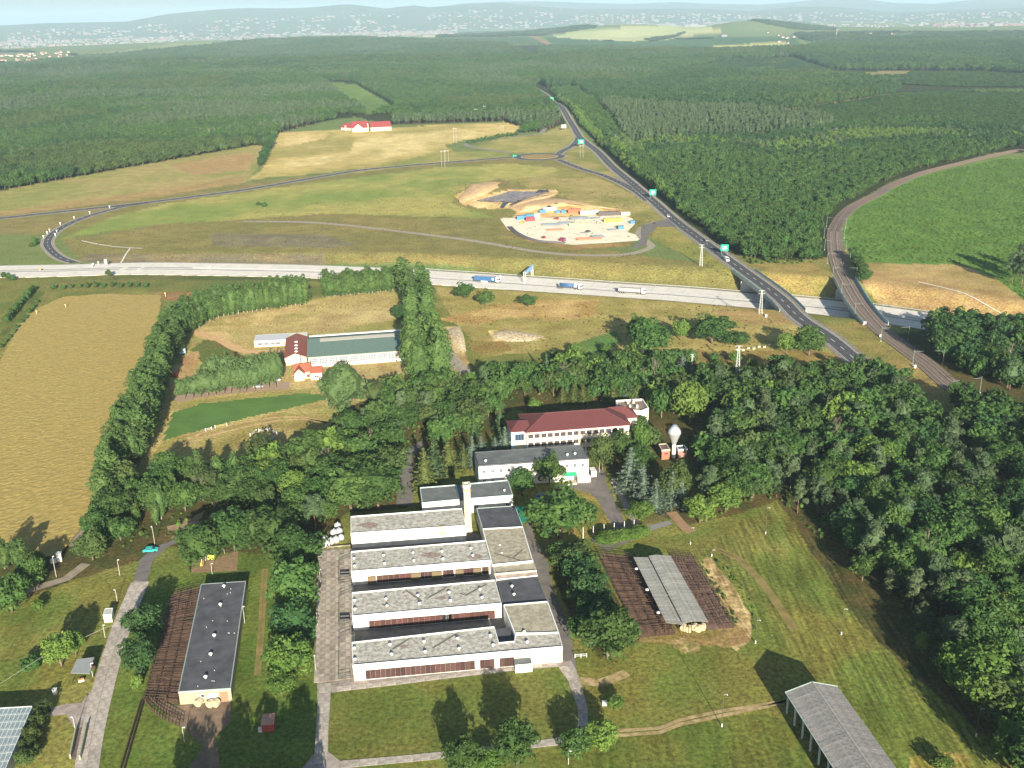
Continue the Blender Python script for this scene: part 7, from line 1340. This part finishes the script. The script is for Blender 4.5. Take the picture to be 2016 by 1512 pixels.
# off the bottom of the frame: trees whose shadows reach the lawns
for bx, by, w_, h_, lab in ((585, 1700, 105, 150, 'tree just beyond the bottom edge whose shadow falls by the red hut'), (505, 1690, 90, 130, 'tree beyond the bottom edge shading the farm track'), (430, 1690, 90, 130, 'tree beyond the bottom edge shading the rail fence'), (350, 1700, 90, 120, 'tree beyond the bottom edge shading the lower lawn'), (545, 1730, 95, 145, 'tree beyond the bottom edge beside the lane junction')):
    tree_px('broadleaf', 'broadleaf', bx, by, w_, h_, lab)
STUFFPTS = {}
lim = {'tree': 295-0, 'pine': 290, 'poplar': 280, 'spruce': 280, 'shrub': 280}
cand = []
for out, label, group in JOBS:
    for t in out:
        px, py, zz = proj(np.array(t[2][0]), np.array(t[2][1]), np.array(0.0)); cand.append((float(zz), t, label, group))
cand.sort(key=lambda c: c[0])
LW = {'broadleaf': 'deep green', 'light': 'bright yellow green', 'olive': 'olive tinted', 'dark': 'very dark green', 'pine': 'grey green tufted', 'poplar': 'upright', 'spruce': 'conical', 'blue': 'bluish', 'golden': 'golden'}
def zone(px, py):
    v = 'top' if py < 800 else 'upper middle' if py < 900 else 'middle' if py < 1030 else 'lower middle' if py < 1200 else 'bottom'
    h = 'far left' if px < 350 else 'left' if px < 650 else 'centre left' if px < 950 else 'centre' if px < 1250 else 'centre right' if px < 1500 else 'right' if px < 1750 else 'far right'
    return v+', '+h
for zz, (kind, leaf, loc, w_, h_), label, group in cand:
    px_, py_, _z = proj(np.array(loc[0]), np.array(loc[1]), np.array(0.0)); label = ('tall ' if h_ > 11 else 'low ' if h_ < 9.3 else '')+LW[leaf]+' '+label+', '+zone(float(px_), float(py_)); group = 'woodland trees, '+label
    c = CATS[kind]
    if COUNT.get(c, 0) < lim[c]: put_tree(kind, leaf, loc, w_, h_, label, group)
    else: STUFFPTS.setdefault((kind, leaf, 0), []).append((loc, w_/NOM[kind][0], h_/NOM[kind][1]))
# ------------------------------------------------ far woods: masses nobody could count, instanced by geometry nodes
def scatter(name, protos, pts, label, cat='forest'):
    """protos: meshes; pts: (x, y, z, sx, sz, proto index)"""
    col = bpy.data.collections.new(name+'_kinds')
    for i, me in enumerate(protos):
        o = bpy.data.objects.new('%s_kind_%02d' % (name, i), me); col.objects.link(o)
    me = bpy.data.meshes.new(name); P = np.array(pts, 'f'); me.vertices.add(len(P)); me.vertices.foreach_set('co', P[:, :3].ravel())
    a = me.attributes.new('scl', 'FLOAT_VECTOR', 'POINT'); a.data.foreach_set('vector', np.stack([P[:, 3], P[:, 3], P[:, 4]], -1).ravel())
    a = me.attributes.new('rot', 'FLOAT_VECTOR', 'POINT'); a.data.foreach_set('vector', np.stack([0*P[:, 3], 0*P[:, 3], RNG.uniform(0, 6.28, len(P)).astype('f')], -1).ravel())
    a = me.attributes.new('knd', 'INT', 'POINT'); a.data.foreach_set('value', P[:, 5].astype('i'))
    o = bpy.data.objects.new(name, me); C.objects.link(o); tag(o, label, None, kind='stuff')
    ng = bpy.data.node_groups.new(name+'_scatter', 'GeometryNodeTree'); ng.interface.new_socket('Geometry', in_out='INPUT', socket_type='NodeSocketGeometry'); ng.interface.new_socket('Geometry', in_out='OUTPUT', socket_type='NodeSocketGeometry')
    gi = ng.nodes.new('NodeGroupInput'); go = ng.nodes.new('NodeGroupOutput'); ip = ng.nodes.new('GeometryNodeInstanceOnPoints'); ci = ng.nodes.new('GeometryNodeCollectionInfo')
    ci.inputs['Collection'].default_value = col; ci.inputs['Separate Children'].default_value = True; ci.inputs['Reset Children'].default_value = True
    def named(nm, ty):
        n = ng.nodes.new('GeometryNodeInputNamedAttribute'); n.data_type = ty; n.inputs['Name'].default_value = nm; return n
    L = ng.links; L.new(gi.outputs[0], ip.inputs['Points']); L.new(ci.outputs[0], ip.inputs['Instance']); ip.inputs['Pick Instance'].default_value = True
    L.new(named('knd', 'INT').outputs[0], ip.inputs['Instance Index']); L.new(named('scl', 'FLOAT_VECTOR').outputs[0], ip.inputs['Scale'])
    er = ng.nodes.new('FunctionNodeEulerToRotation'); L.new(named('rot', 'FLOAT_VECTOR').outputs[0], er.inputs[0]); L.new(er.outputs[0], ip.inputs['Rotation'])
    L.new(ip.outputs[0], go.inputs[0]); md = o.modifiers.new('scatter', 'NODES'); md.node_group = ng
    return o
FAR = []; FIDX = {}
for kind, leaf, n, tk in (('broadleaf', 'broadleaf', 4, 0), ('broadleaf', 'dark', 2, 0), ('broadleaf', 'light', 1, 0), ('pine', 'pine', 3, 1), ('broadleaf', 'olive', 2, 0)):
    for i in range(n):
        cm = crown(kind, 900+i*13+hash_(leaf), LM[leaf], 1)
        # add a plain trunk to the same mesh
        V = [v.co[:] for v in cm.vertices]; Fs = [list(p.vertices) for p in cm.polygons]; k = len(V); r = .22
        V += [(r*math.cos(j*1.57), r*math.sin(j*1.57), z) for z in (0, 7.0 if kind == 'pine' else 5) for j in range(4)]; Fq = [(k+j, k+(j+1) % 4, k+4+(j+1) % 4, k+4+j) for j in range(4)]
        me = bpy.data.meshes.new('far_'+kind); me.from_pydata(V, [], Fs+Fq); me.materials.append(LM[leaf]); me.materials.append(PBARK if kind == 'pine' else BARK)
        me.polygons.foreach_set('material_index', [0]*len(Fs)+[1]*4); me.update(); FIDX.setdefault((kind, leaf), []).append(len(FAR)); FAR.append(me)
if STUFFPTS:
    pts = []
    for (kind, leaf, _), L_ in STUFFPTS.items():
        ids = FIDX.get((kind, leaf), FIDX[('broadleaf', 'broadleaf')])
        for loc, s, h_ in L_: pts.append((*loc, s, h_, random.choice(ids)))
    scatter('wood', FAR, pts, 'trees filling the far side of the dense wood on the right')
def far_wood(name, label, areas, seed):
    rg = np.random.default_rng(seed); pts = []
    for poly, spacing, hr, mix, holes in areas:
        X, Y, Z, px, py = spread_pts(poly, spacing, rg, .45)
        keep = np.ones(len(X), bool)
        for h_ in holes: keep &= ~inpoly(px, py, h_)
        for ln, wd in ROADGAP:
            d, _ = dist_line(X, Y, ln); keep &= d > wd
        X, Y, Z = X[keep], Y[keep], Z[keep]; r = np.hypot(X, Y)
        st = fbm(X, Y, 240, 2)                                  # stands of different kinds
        ids = []; tot = sum(m[2] for m in mix)
        u = ((st-.5)*2.6+.5+rg.uniform(-.13, .13, len(X))); u = np.clip(u, 0, .999)*tot; acc = 0; idx = np.zeros(len(X), int)
        for kind, leaf, w_ in mix:
            m = (u >= acc) & (u < acc+w_); L_ = FIDX[(kind, leaf)]; idx[m] = np.array(L_)[rg.integers(0, len(L_), m.sum())]; acc += w_
        H_ = rg.uniform(hr[0]*.85, hr[1]*1.12, len(X))/10.0*(.72+.56*fbm(X, Y, 70, 2)); S = spacing/7.3*rg.uniform(.75, 1.35, len(X))
        pts.append(np.stack([X, Y, Z-.3, S, H_, idx], -1))
    pts = np.concatenate(pts); print(name, len(pts)); return scatter(name, FAR, pts, label)
ROADGAP = [([Vector(p) for p in MAIN], 13), ([Vector(p) for p in RL], 12)]
BM = [('pine', 'pine', .18), ('broadleaf', 'broadleaf', .5), ('broadleaf', 'dark', .2), ('broadleaf', 'olive', .12)]
MEADOW = [(635, 160), (700, 162), (765, 198), (785, 216), (725, 228), (685, 202)]
LEFT = [(0, 376), (-300, 395), (-300, 240), (0, 240), (700, 160), (760, 150), (1000, 150), (1052, 168), (1092, 200), (1122, 238), (1062, 262), (1030, 250), (990, 240), (760, 247), (700, 232), (650, 238), (545, 264), (530, 288), (500, 287), (300, 322)]
far_wood('left_forest', 'continuous broadleaf forest on the slope at the upper left', [
    (LEFT, 7.4, (10, 14), BM, [MEADOW, [(660, 226), (775, 226), (775, 262), (660, 262)]]),
    ([(-400, 240), (0, 240), (700, 160), (760, 150), (1000, 150), (1060, 165), (1060, 118), (-400, 165)], 9.5, (11, 15), BM, [MEADOW]),
    ([(-400, 166), (1060, 118), (1000, 90), (860, 80), (700, 76), (560, 76), (350, 97), (150, 118), (0, 131), (-400, 150)], 15, (12, 17), BM, []),
], 31)
YOUNG = [[(1500, 228), (1620, 210), (1760, 188), (1900, 180), (2100, 172), (2100, 250), (2016, 258), (1900, 245), (1800, 232), (1700, 244), (1625, 252), (1600, 238)],
         [(1320, 140), (1440, 118), (1560, 115), (1640, 140), (1600, 150), (1400, 150)], [(1640, 140), (1900, 142), (2100, 150), (2100, 172), (1900, 172), (1740, 165)]]
PINES = [(1178, 207), (1330, 218), (1475, 220), (1500, 230), (1600, 240), (1640, 250), (1600, 262), (1500, 268), (1430, 270), (1335, 272), (1240, 288)]
MB_ = [('broadleaf', 'broadleaf', .55), ('broadleaf', 'dark', .3), ('pine', 'pine', .05), ('broadleaf', 'light', .1)]
far_wood('right_forest', 'continuous forest right of the main road', [
    ([(1232, 292), (1240, 290), (1335, 275), (1500, 271), (1640, 252), (1700, 246), (1800, 234), (1900, 247), (2200, 262), (2200, 300), (1965, 300), (1850, 328), (1756, 353), (1690, 390), (1655, 430), (1636, 470), (1632, 500), (1600, 512), (1500, 512), (1450, 505), (1400, 462), (1300, 382)], 6.6, (7.5, 10.5), MB_, []),
    (PINES, 5.6, (13, 15.5), [('pine', 'pine', 1)], []),
    ([(1060, 150), (1300, 150), (1600, 150), (1740, 165), (1770, 178), (1760, 186), (1620, 208), (1500, 226), (1475, 220), (1330, 217), (1178, 206), (1130, 175), (1075, 172)], 7.6, (15, 19), [('broadleaf', 'dark', .5), ('broadleaf', 'broadleaf', .4), ('broadleaf', 'olive', .1)], []),
    ([(1060, 150), (1060, 95), (1180, 95), (1400, 101), (1580, 98), (1560, 114), (1440, 117), (1320, 140), (1300, 150)], 10, (13, 17), BM, []),
    (YOUNG[0], 6.6, (3.2, 5.2), MB_, []), (YOUNG[1], 8, (4, 6), MB_, []), (YOUNG[2], 11, (4, 6), MB_, [[(1700, 144), (1790, 141), (1790, 150), (1700, 150)]]),
    ([(1560, 114), (1580, 98), (1660, 82), (1760, 78), (2400, 96), (2400, 150), (2016, 148), (1900, 140), (1640, 138)], 11, (15, 20), [('broadleaf', 'dark', .6), ('broadleaf', 'broadleaf', .4)], []),
    ([(1085, 180), (1130, 172), (1180, 205), (1240, 290), (1300, 382), (1290, 385), (1190, 275), (1150, 235)], 7, (9, 13), MB_, []),
    ([(1590, 92), (1660, 72), (2400, 88), (2400, 98), (1660, 84)], 20, (14, 18), BM, []),
    ([(1085, 186), (1108, 192), (1150, 235), (1190, 278), (1300, 375), (1440, 497), (1400, 462), (1290, 385), (1215, 322), (1160, 262), (1120, 222)], 6.5, (8, 11), [('broadleaf', 'light', .8), ('broadleaf', 'broadleaf', .2)], []),
], 32)
# clear felled plantation: low shrubs
SHR = [crown('shrub', 5+i, LM[('light', 'broadleaf')[i % 2]], 1) for i in range(4)]; SHL = [crown('shrub', 15+i, LM['light'], 1) for i in range(3)]
DRY = [crown('shrub', 25+i, LM['dry'], 1) for i in range(3)]
def shrubs(name, label, poly, spacing, hr, seed, protos=SHR, gap=True, w=1.0, thin=False):
    rg = np.random.default_rng(seed); X, Y, Z, px, py = spread_pts(poly, spacing, rg, .48); k = np.ones(len(X), bool)
    if gap:
        for ln, wd in ROADGAP: d, _ = dist_line(X, Y, ln); k &= d > wd-4
    if thin: k &= (fbm(X, Y, 14, 3) > .5) & (rg.random(len(X)) < .8)
    X, Y, Z = X[k], Y[k], Z[k]; s = rg.uniform(*hr, len(X))/2.7*(rg.random(len(X))*.6+.5)
    return scatter(name, protos, np.stack([X, Y, Z-.1, s*w, s, rg.integers(0, len(protos), len(X))], -1), label)
shrubs('plantation_undergrowth', 'low green regrowth covering the cleared field right of the railway', [(1668, 470), (1660, 425), (1700, 390), (1800, 350), (1980, 312), (2300, 330), (2300, 640), (2016, 588), (1958, 546), (1900, 520), (1705, 512)], 2.9, (.5, 1.25), 41, protos=SHL, w=1.3)
shrubs('forest_undergrowth', 'scrub along the foot of the forest edge', [(1440, 506), (1600, 514), (1630, 505), (1650, 430), (1640, 440), (1600, 520), (1460, 520)], 4, (1.0, 2.5), 42)
shrubs('undergrowth', 'low scrub on the floor of the wood on the right', [(1400, 760), (1700, 740), (1800, 800), (2100, 1000), (2100, 1620), (1960, 1440), (1720, 1160), (1530, 990), (1380, 1020), (1350, 860)], 3.8, (.4, 2.0), 43)
shrubs('park_undergrowth', 'low scrub under the trees of the park', [(700, 830), (880, 770), (1010, 745), (1300, 715), (1340, 790), (1000, 790), (940, 860), (830, 890), (790, 950), (640, 1050), (480, 1060), (300, 1060), (200, 1090), (160, 1080), (230, 960), (460, 930)], 3.6, (.4, 1.7), 44)
shrubs('rough_grass_tufts', 'tussocks of rough herbage on the waste ground below the motorway', [(870, 600), (1480, 600), (1560, 640), (1640, 700), (1560, 745), (1380, 700), (1100, 690), (950, 700), (890, 650)], 3.4, (.25, .9), 45, protos=DRY, thin=True)
shrubs('verge_weeds', 'tufts of dry weeds on the slopes beside the motorway and depot', [(120, 470), (420, 430), (900, 350), (1170, 350), (1330, 430), (1480, 560), (1100, 540), (500, 515), (150, 510)], 5.5, (.3, 1.0), 46, protos=DRY, thin=True)
shrubs('meadow_weeds', 'tufts of dry weeds on the ground round the stables', [(350, 640), (600, 590), (840, 600), (850, 640), (600, 660), (440, 640)], 3.6, (.25, .8), 47, protos=DRY, thin=True)
shrubs('lawn_weeds', 'tufts of weeds in the rough lawns by the yards', [(1160, 1290), (1500, 1250), (1560, 1360), (1560, 1500), (1200, 1500)], 2.2, (.1, .35), 48, protos=DRY, thin=True)
shrubs('ditch_weeds', 'weeds along both sides of the bare strip right of the cattle pens', [(1372, 1108), (1384, 1106), (1425, 1165), (1455, 1225), (1446, 1240), (1410, 1180)], 1.5, (.25, 1.0), 49)
shrubs('ditch_weeds', 'weeds in the outer ditch beyond the bare strip', [(1404, 1100), (1420, 1102), (1465, 1155), (1498, 1215), (1492, 1262), (1480, 1262), (1482, 1208), (1448, 1152)], 1.6, (.2, .9), 50)
def bare_mesh(seed):
    rg = random.Random(seed); mb = MB()
    def grow(p, d, L, r, lv):
        q = p+d*L; mb.tube(p, q, r, r*.6, 4, caps=False)
        if lv == 0: return
        for _ in range(3 if lv > 1 else 4):
            e = (d+Vector((rg.uniform(-.8, .8), rg.uniform(-.8, .8), rg.uniform(-.1, .7)))).normalized(); grow(p+d*L*rg.uniform(.55, 1), e, L*rg.uniform(.5, .75), r*.5, lv-1)
    grow(Vector((0, 0, 0)), Vector((0, 0, 1)), 4.5, .24, 4); return mb.mesh('bare_branches', mat('grey_bark', (.20, .17, .13), .95, var=.2, scale=3))
BR = [bare_mesh(i) for i in range(3)]
for i, (x, y, s, lab) in enumerate(((722, 905, 1.1, 'bare grey tree in the park above the first wing'), (655, 940, 1.0, 'bare grey tree in the park above the white tarpaulin mound'), (1290, 770, 1.2, 'greyish leafless tree right of the silver blue spruce'), (400, 985, 1.0, 'leafless tree at the riding ground edge'), (1105, 775, 1.1, 'bare branched tree in the park behind the maroon roof'), (1640, 900, 1.2, 'dead grey tree in the upper right wood'), (1820, 1130, 1.2, 'dead grey tree in the middle of the right wood'), (1985, 735, 1.2, 'dead pale tree at the right edge beyond the railway'))):
    p = G(x, y); o = thing('bare_tree', lab, 'tree', (p.x, p.y, 0), i*1.1); o.scale = (s*1.15, s*1.15, s*1.25); part('branches', BR[i % 3], o)
# far young pine clump with its shadow at the right edge
for bx, by in ((1992, 560), (2010, 566), (2030, 560), (2005, 545), (2040, 540), (2022, 548)):
    tree_px('pine', 'pine', bx, by, 34, 62, 'tall pine left standing at the right edge of the cleared field', 'pines standing in the cleared field')
# ------------------------------------------------ distance: hills, city, villages
def skyline(name, dist, sky, prof, m, rg, rough=1.0):
    """range of hills: sky = photographed skyline points, prof = depth of the range in m"""
    xs = np.linspace(-1100, 3100, 420); ys = np.interp(xs, [s[0] for s in sky], [s[1] for s in sky])
    az, top = [], []
    for x, y in zip(xs, ys):
        d = _fw*F+_R*(x-1008)-_U*(y-756); hd = math.hypot(d[0], d[1]); az.append(math.atan2(d[0], d[1])); top.append(CAMZ+dist*d[2]/hd)
    az = np.array(az); top = np.array(top); K = 26; V = []
    for k in range(K):
        f_ = k/(K-1); r = dist-prof+f_*prof*1.9; s = math.sin(min(1, f_/.53)*math.pi/2)**1.5 if f_ < .53 else math.cos((f_-.53)/.47*math.pi/2)
        X, Y = np.sin(az)*r, np.cos(az)*r; nz = (fbm(X, Y, 1600, 4)-.5)*rough*60*math.sin(f_*math.pi)*(1 if f_ < .5 else .3)*(0 if abs(f_-.53) < .03 else 1)
        base = -60.0; V.append(np.stack([X, Y, base+(top-base)*s+nz*s], -1))
    V = np.concatenate(V); n = len(xs); mb_f = [(k*n+i, k*n+i+1, (k+1)*n+i+1, (k+1)*n+i) for k in range(K-1) for i in range(n-1)]
    me = bpy.data.meshes.new(name); me.from_pydata(V.tolist(), [], mb_f); me.polygons.foreach_set('use_smooth', [True]*len(mb_f)); me.materials.append(m); me.update(); o = bpy.data.objects.new(name, me); C.objects.link(o); tag(o, None, None, kind='structure'); return V.reshape(K, n, 3), xs
HM = mat('hill_woods', (.055, .085, .04), .95, c2=(.10, .12, .06), scale=.0016, detail=6)
V1, X1 = skyline('hills', 17000, [(-1100, 75), (-300, 58), (0, 50), (130, 45), (250, 43), (300, 35), (350, 28), (420, 22), (480, 18), (560, 17), (620, 14), (660, 10), (690, 9), (720, 13), (760, 18), (785, 14), (815, 11), (845, 14), (880, 12), (930, 7), (990, 6), (1060, 12), (1150, 20), (1250, 18), (1320, 17), (1400, 18), (1480, 22), (1560, 14), (1640, 16), (1760, 24), (1850, 20), (2016, 16), (3100, 10)], 4200, HM, RNG, 1.2)
V2, X2 = skyline('far_hills', 23500, [(-1100, 80), (500, 40), (860, 14), (960, 4), (1060, 2), (1150, 6), (1250, 8), (1330, 4), (1400, 8), (1500, 9), (1580, 4), (1620, 1), (1700, 0), (1760, 6), (1840, 9), (1880, 3), (1930, -1), (2016, -2), (2400, -6), (3100, 0)], 5000, mat('far_hill_woods', (.05, .08, .045), .95, c2=(.08, .10, .06), scale=.001), RNG, 1.5)
# city: thousands of buildings far away
CM_ = [plain('city_white', (.19, .185, .18), .8), plain('city_cream', (.16, .145, .13), .8), plain('city_roof', (.18, .11, .09), .8), plain('city_grey', (.15, .15, .15), .8)]
mb = MB(); rc = random.Random(12)
def cgz(X, Y): return float(height(np.array([X]), np.array([Y]))[0])
gr = GZ = -55.0
def city_patch(x0, x1, y0, y1, n, L_, H_, mats=(0, 0, 1, 2, 3), z=-55):
    for _ in range(n):
        x, y = rc.uniform(x0, x1), rc.uniform(y0, y1); p = G(x, y, z); l, h_, w_ = rc.uniform(*L_), rc.uniform(*H_), rc.uniform(10, 16); rz = rc.choice((0, .1, 1.5, .4)); mb.box((p.x, p.y, z-5), (l, w_, h_+5), rz, rc.choice(mats))
city_patch(-200, 340, 70, 98, 1100, (14, 50), (8, 16)); city_patch(250, 900, 50, 70, 1300, (18, 60), (8, 18), (0, 1, 1, 2, 3)); city_patch(560, 900, 51, 56, 70, (50, 120), (16, 26), (0, 0, 1)); city_patch(-200, 600, 58, 80, 900, (16, 50), (7, 15), (0, 1, 2, 3))
city_patch(1000, 1500, 46, 54, 260, (30, 110), (12, 28), (0, 0, 1)); city_patch(1120, 1330, 42, 48, 110, (40, 100), (18, 28), (0, 1)); city_patch(1350, 1480, 37, 42, 60, (40, 110), (18, 30), (0, 1)); city_patch(1480, 2100, 44, 66, 420, (14, 50), (6, 16)); city_patch(840, 1120, 44, 52, 150, (20, 70), (8, 20)); city_patch(1840, 2100, 50, 53, 100, (50, 120), (14, 22), (1, 2, 0))
for _ in range(2600):                                           # the lower slopes, built up densely
    kf, i = rc.uniform(0.2, 7.5), rc.randrange(0, 419)
    if X1[i] > 1560 and rc.random() < .6: continue
    if fbm(np.array([X1[i]*3.0]), np.array([kf*60.0]), 120, 2)[0] < .42: continue
    k = int(kf); u = kf-k; v = V1[k, i]*(1-u)+V1[k+1, i]*u; mb.box((v[0]+rc.uniform(-15, 15), v[1], v[2]-6), (rc.uniform(14, 60), rc.uniform(10, 18), rc.uniform(13, 24)), rc.uniform(-.2, .3), rc.choice((0, 1, 1, 2, 3)))
for _ in range(500):                                            # villas climbing the slopes of the near range
    k = rc.randrange(2, 12); i = rc.randrange(0, 419)
    if not (280 < X1[i] < 760 or 900 < X1[i] < 1500 or (X1[i] > 1500 and rc.random() < .3)): continue
    v = V1[k, i]; mb.box((v[0], v[1], v[2]-8), (rc.uniform(14, 40), rc.uniform(10, 16), rc.uniform(8, 16)), rc.uniform(0, 3), rc.choice((0, 0, 1, 2)))
tag(mb.build('city', CM_), 'distant city of pale blocks spread over the plain and the foot of the hills', None, kind='stuff')
# chimneys and towers that stand out of the city
for x, y, h_, lab in ((1015, 52, 260, 'tall white power station chimney in the distance'), (1182, 49, 190, 'thin white chimney in the distant city'), (775, 60, 120, 'distant chimney on the left of the city')):
    p = G(x, y, -55); o = thing('distant_chimney', lab, 'chimney', (p.x, p.y, -55)); mb = MB(); mb.tube((0, 0, 0), (0, 0, h_*.66), 9, 7, 10); mb.build('shaft', CM_[0], o); mb = MB(); mb.tube((0, 0, h_*.66), (0, 0, h_*.7), 7.5, 7.5, 10); mb.build('top', CM_[3], o)
# villages: houses one by one
HW_ = MB(); HW_.box((0, 0, 0), (11, 9, 4.2)); HW_.add([(-6, -5, 4.2), (6, -5, 4.2), (6, 5, 4.2), (-6, 5, 4.2), (-6, 0, 8), (6, 0, 8)], [(0, 1, 5, 4), (2, 3, 4, 5), (1, 2, 5), (3, 0, 4), (3, 2, 1, 0)], 1)
RF = [plain('village_roof_red', (.20, .08, .06), .8), plain('village_roof_brown', (.13, .08, .06), .8), plain('village_roof_orange', (.26, .12, .08), .8)]; HMs = [HW_.mesh('house', [plain('house_wall', (.38, .36, .32), .8), RF[i]]) for i in range(3)]
def village(x0, x1, y0, y1, n, label, group, ztop=None):
    for _ in range(n):
        x, y = rc.uniform(x0, x1), rc.uniform(y0, y1); p = G(x, y); X, Y = np.array([p.x]), np.array([p.y]); z = float(height(X, Y)[0])
        o = bpy.data.objects.new('house', HMs[rc.randrange(3)]); C.objects.link(o); o.location = (p.x, p.y, z); o.rotation_euler = (0, 0, rc.choice((.2, 1.8, .25, 1.75))+rc.uniform(-.1, .1)); s = rc.uniform(.85, 1.35); o.scale = (s, s, s); tag(o, label, 'house', group)
village(-120, 140, 104, 124, 110, 'small pale house in the village at the far left', 'houses of the village at the far left')
village(1790, 2100, 70, 84, 80, 'small pale house in the village at the far right', 'houses of the village at the far right'); village(1920, 1965, 104, 112, 6, 'house with an orange roof in the forest clearing at the far right', 'houses in the far right clearing')
village(1500, 1800, 66, 74, 22, 'small pale house beyond the forest near the white water tower', 'houses near the distant water tower'); village(1528, 1556, 78, 84, 3, 'white farm building on the hill field', 'farm buildings on the hill')
for x, y, L_, lab in ((850, 70, 120, 'long white warehouse in the fields before the city'), (890, 69, 70, 'short white warehouse right of the long one'), (755, 74, 70, 'pale farm hall in the fields left of the warehouses'), (1425, 71, 30, 'white house with red roof on the hill')):
    p = G(x, y); z = hz(p.x, p.y); o = thing('warehouse' if L_ > 40 else 'hill_house', lab, 'building', (p.x, p.y, z)); mb = MB(); mb.box((0, 0, 0), (L_, 30, 11)); mb.build('wall', CM_[0], o); mb = MB(); mb.add([(-L_/2-1, -16, 11), (L_/2+1, -16, 11), (L_/2+1, 16, 11), (-L_/2-1, 16, 11), (-L_/2-1, 0, 15), (L_/2+1, 0, 15)], [(0, 1, 5, 4), (2, 3, 4, 5), (1, 2, 5), (3, 0, 4), (3, 2, 1, 0)]); mb.build('roof', CM_[3] if L_ > 40 else CM_[2], o)
p = G(1646, 76); z = hz(p.x, p.y); o = thing('distant_water_tower', 'white water tower rising over the forest at the upper right', 'water tower', (p.x, p.y, z)); mb = MB(); mb.tube((0, 0, 0), (0, 0, 26), 3, 2.6, 10); mb.build('stem', CM_[0], o); mb = MB(); mb.lathe((0, 0, 26), [(2.6, 0), (7.5, 5), (7.5, 8), (4, 11), (.01, 12)], 14); mb.build('tank', CM_[0], o)
# hedges and woods between the fields and the city
far_wood('hedgerow', 'woods and hedges of the plain before the city', [
    ([(860, 74), (900, 62), (1000, 54), (1130, 50), (1180, 54), (1060, 72)], 30, (12, 16), BM, []), ([(0, 128), (140, 114), (150, 108), (60, 102), (0, 101), (-300, 108), (-300, 130)], 44, (10, 15), BM, [(-200, 102), (150, 102), (150, 125), (-200, 125)] and [[(-200, 103), (145, 103), (145, 125), (-200, 125)], [(140, 112), (250, 98), (420, 82), (420, 90), (180, 110)]]),
    ([(1340, 50), (1400, 44), (1440, 34), (1500, 30), (1560, 38), (1660, 62), (1560, 58), (1500, 46), (1420, 50)], 16, (9, 13), BM, []), ([(1270, 78), (1330, 70), (1350, 64), (1335, 73), (1285, 82)], 20, (8, 12), BM, []), ([(1560, 66), (2300, 62), (2300, 90), (1700, 76), (1600, 84)], 36, (10, 14), BM, [[(1640, 68), (1800, 66), (1800, 74), (1640, 76)]]),
    ([(640, 66), (860, 60), (860, 64), (640, 70)], 40, (8, 12), BM, []), ([(1150, 60), (1250, 48), (1400, 50), (1400, 53), (1250, 52), (1160, 62)], 22, (7, 10), BM, []), ([(1190, 79), (1400, 75), (1400, 77), (1190, 82)], 45, (7, 10), BM, []),
], 51)
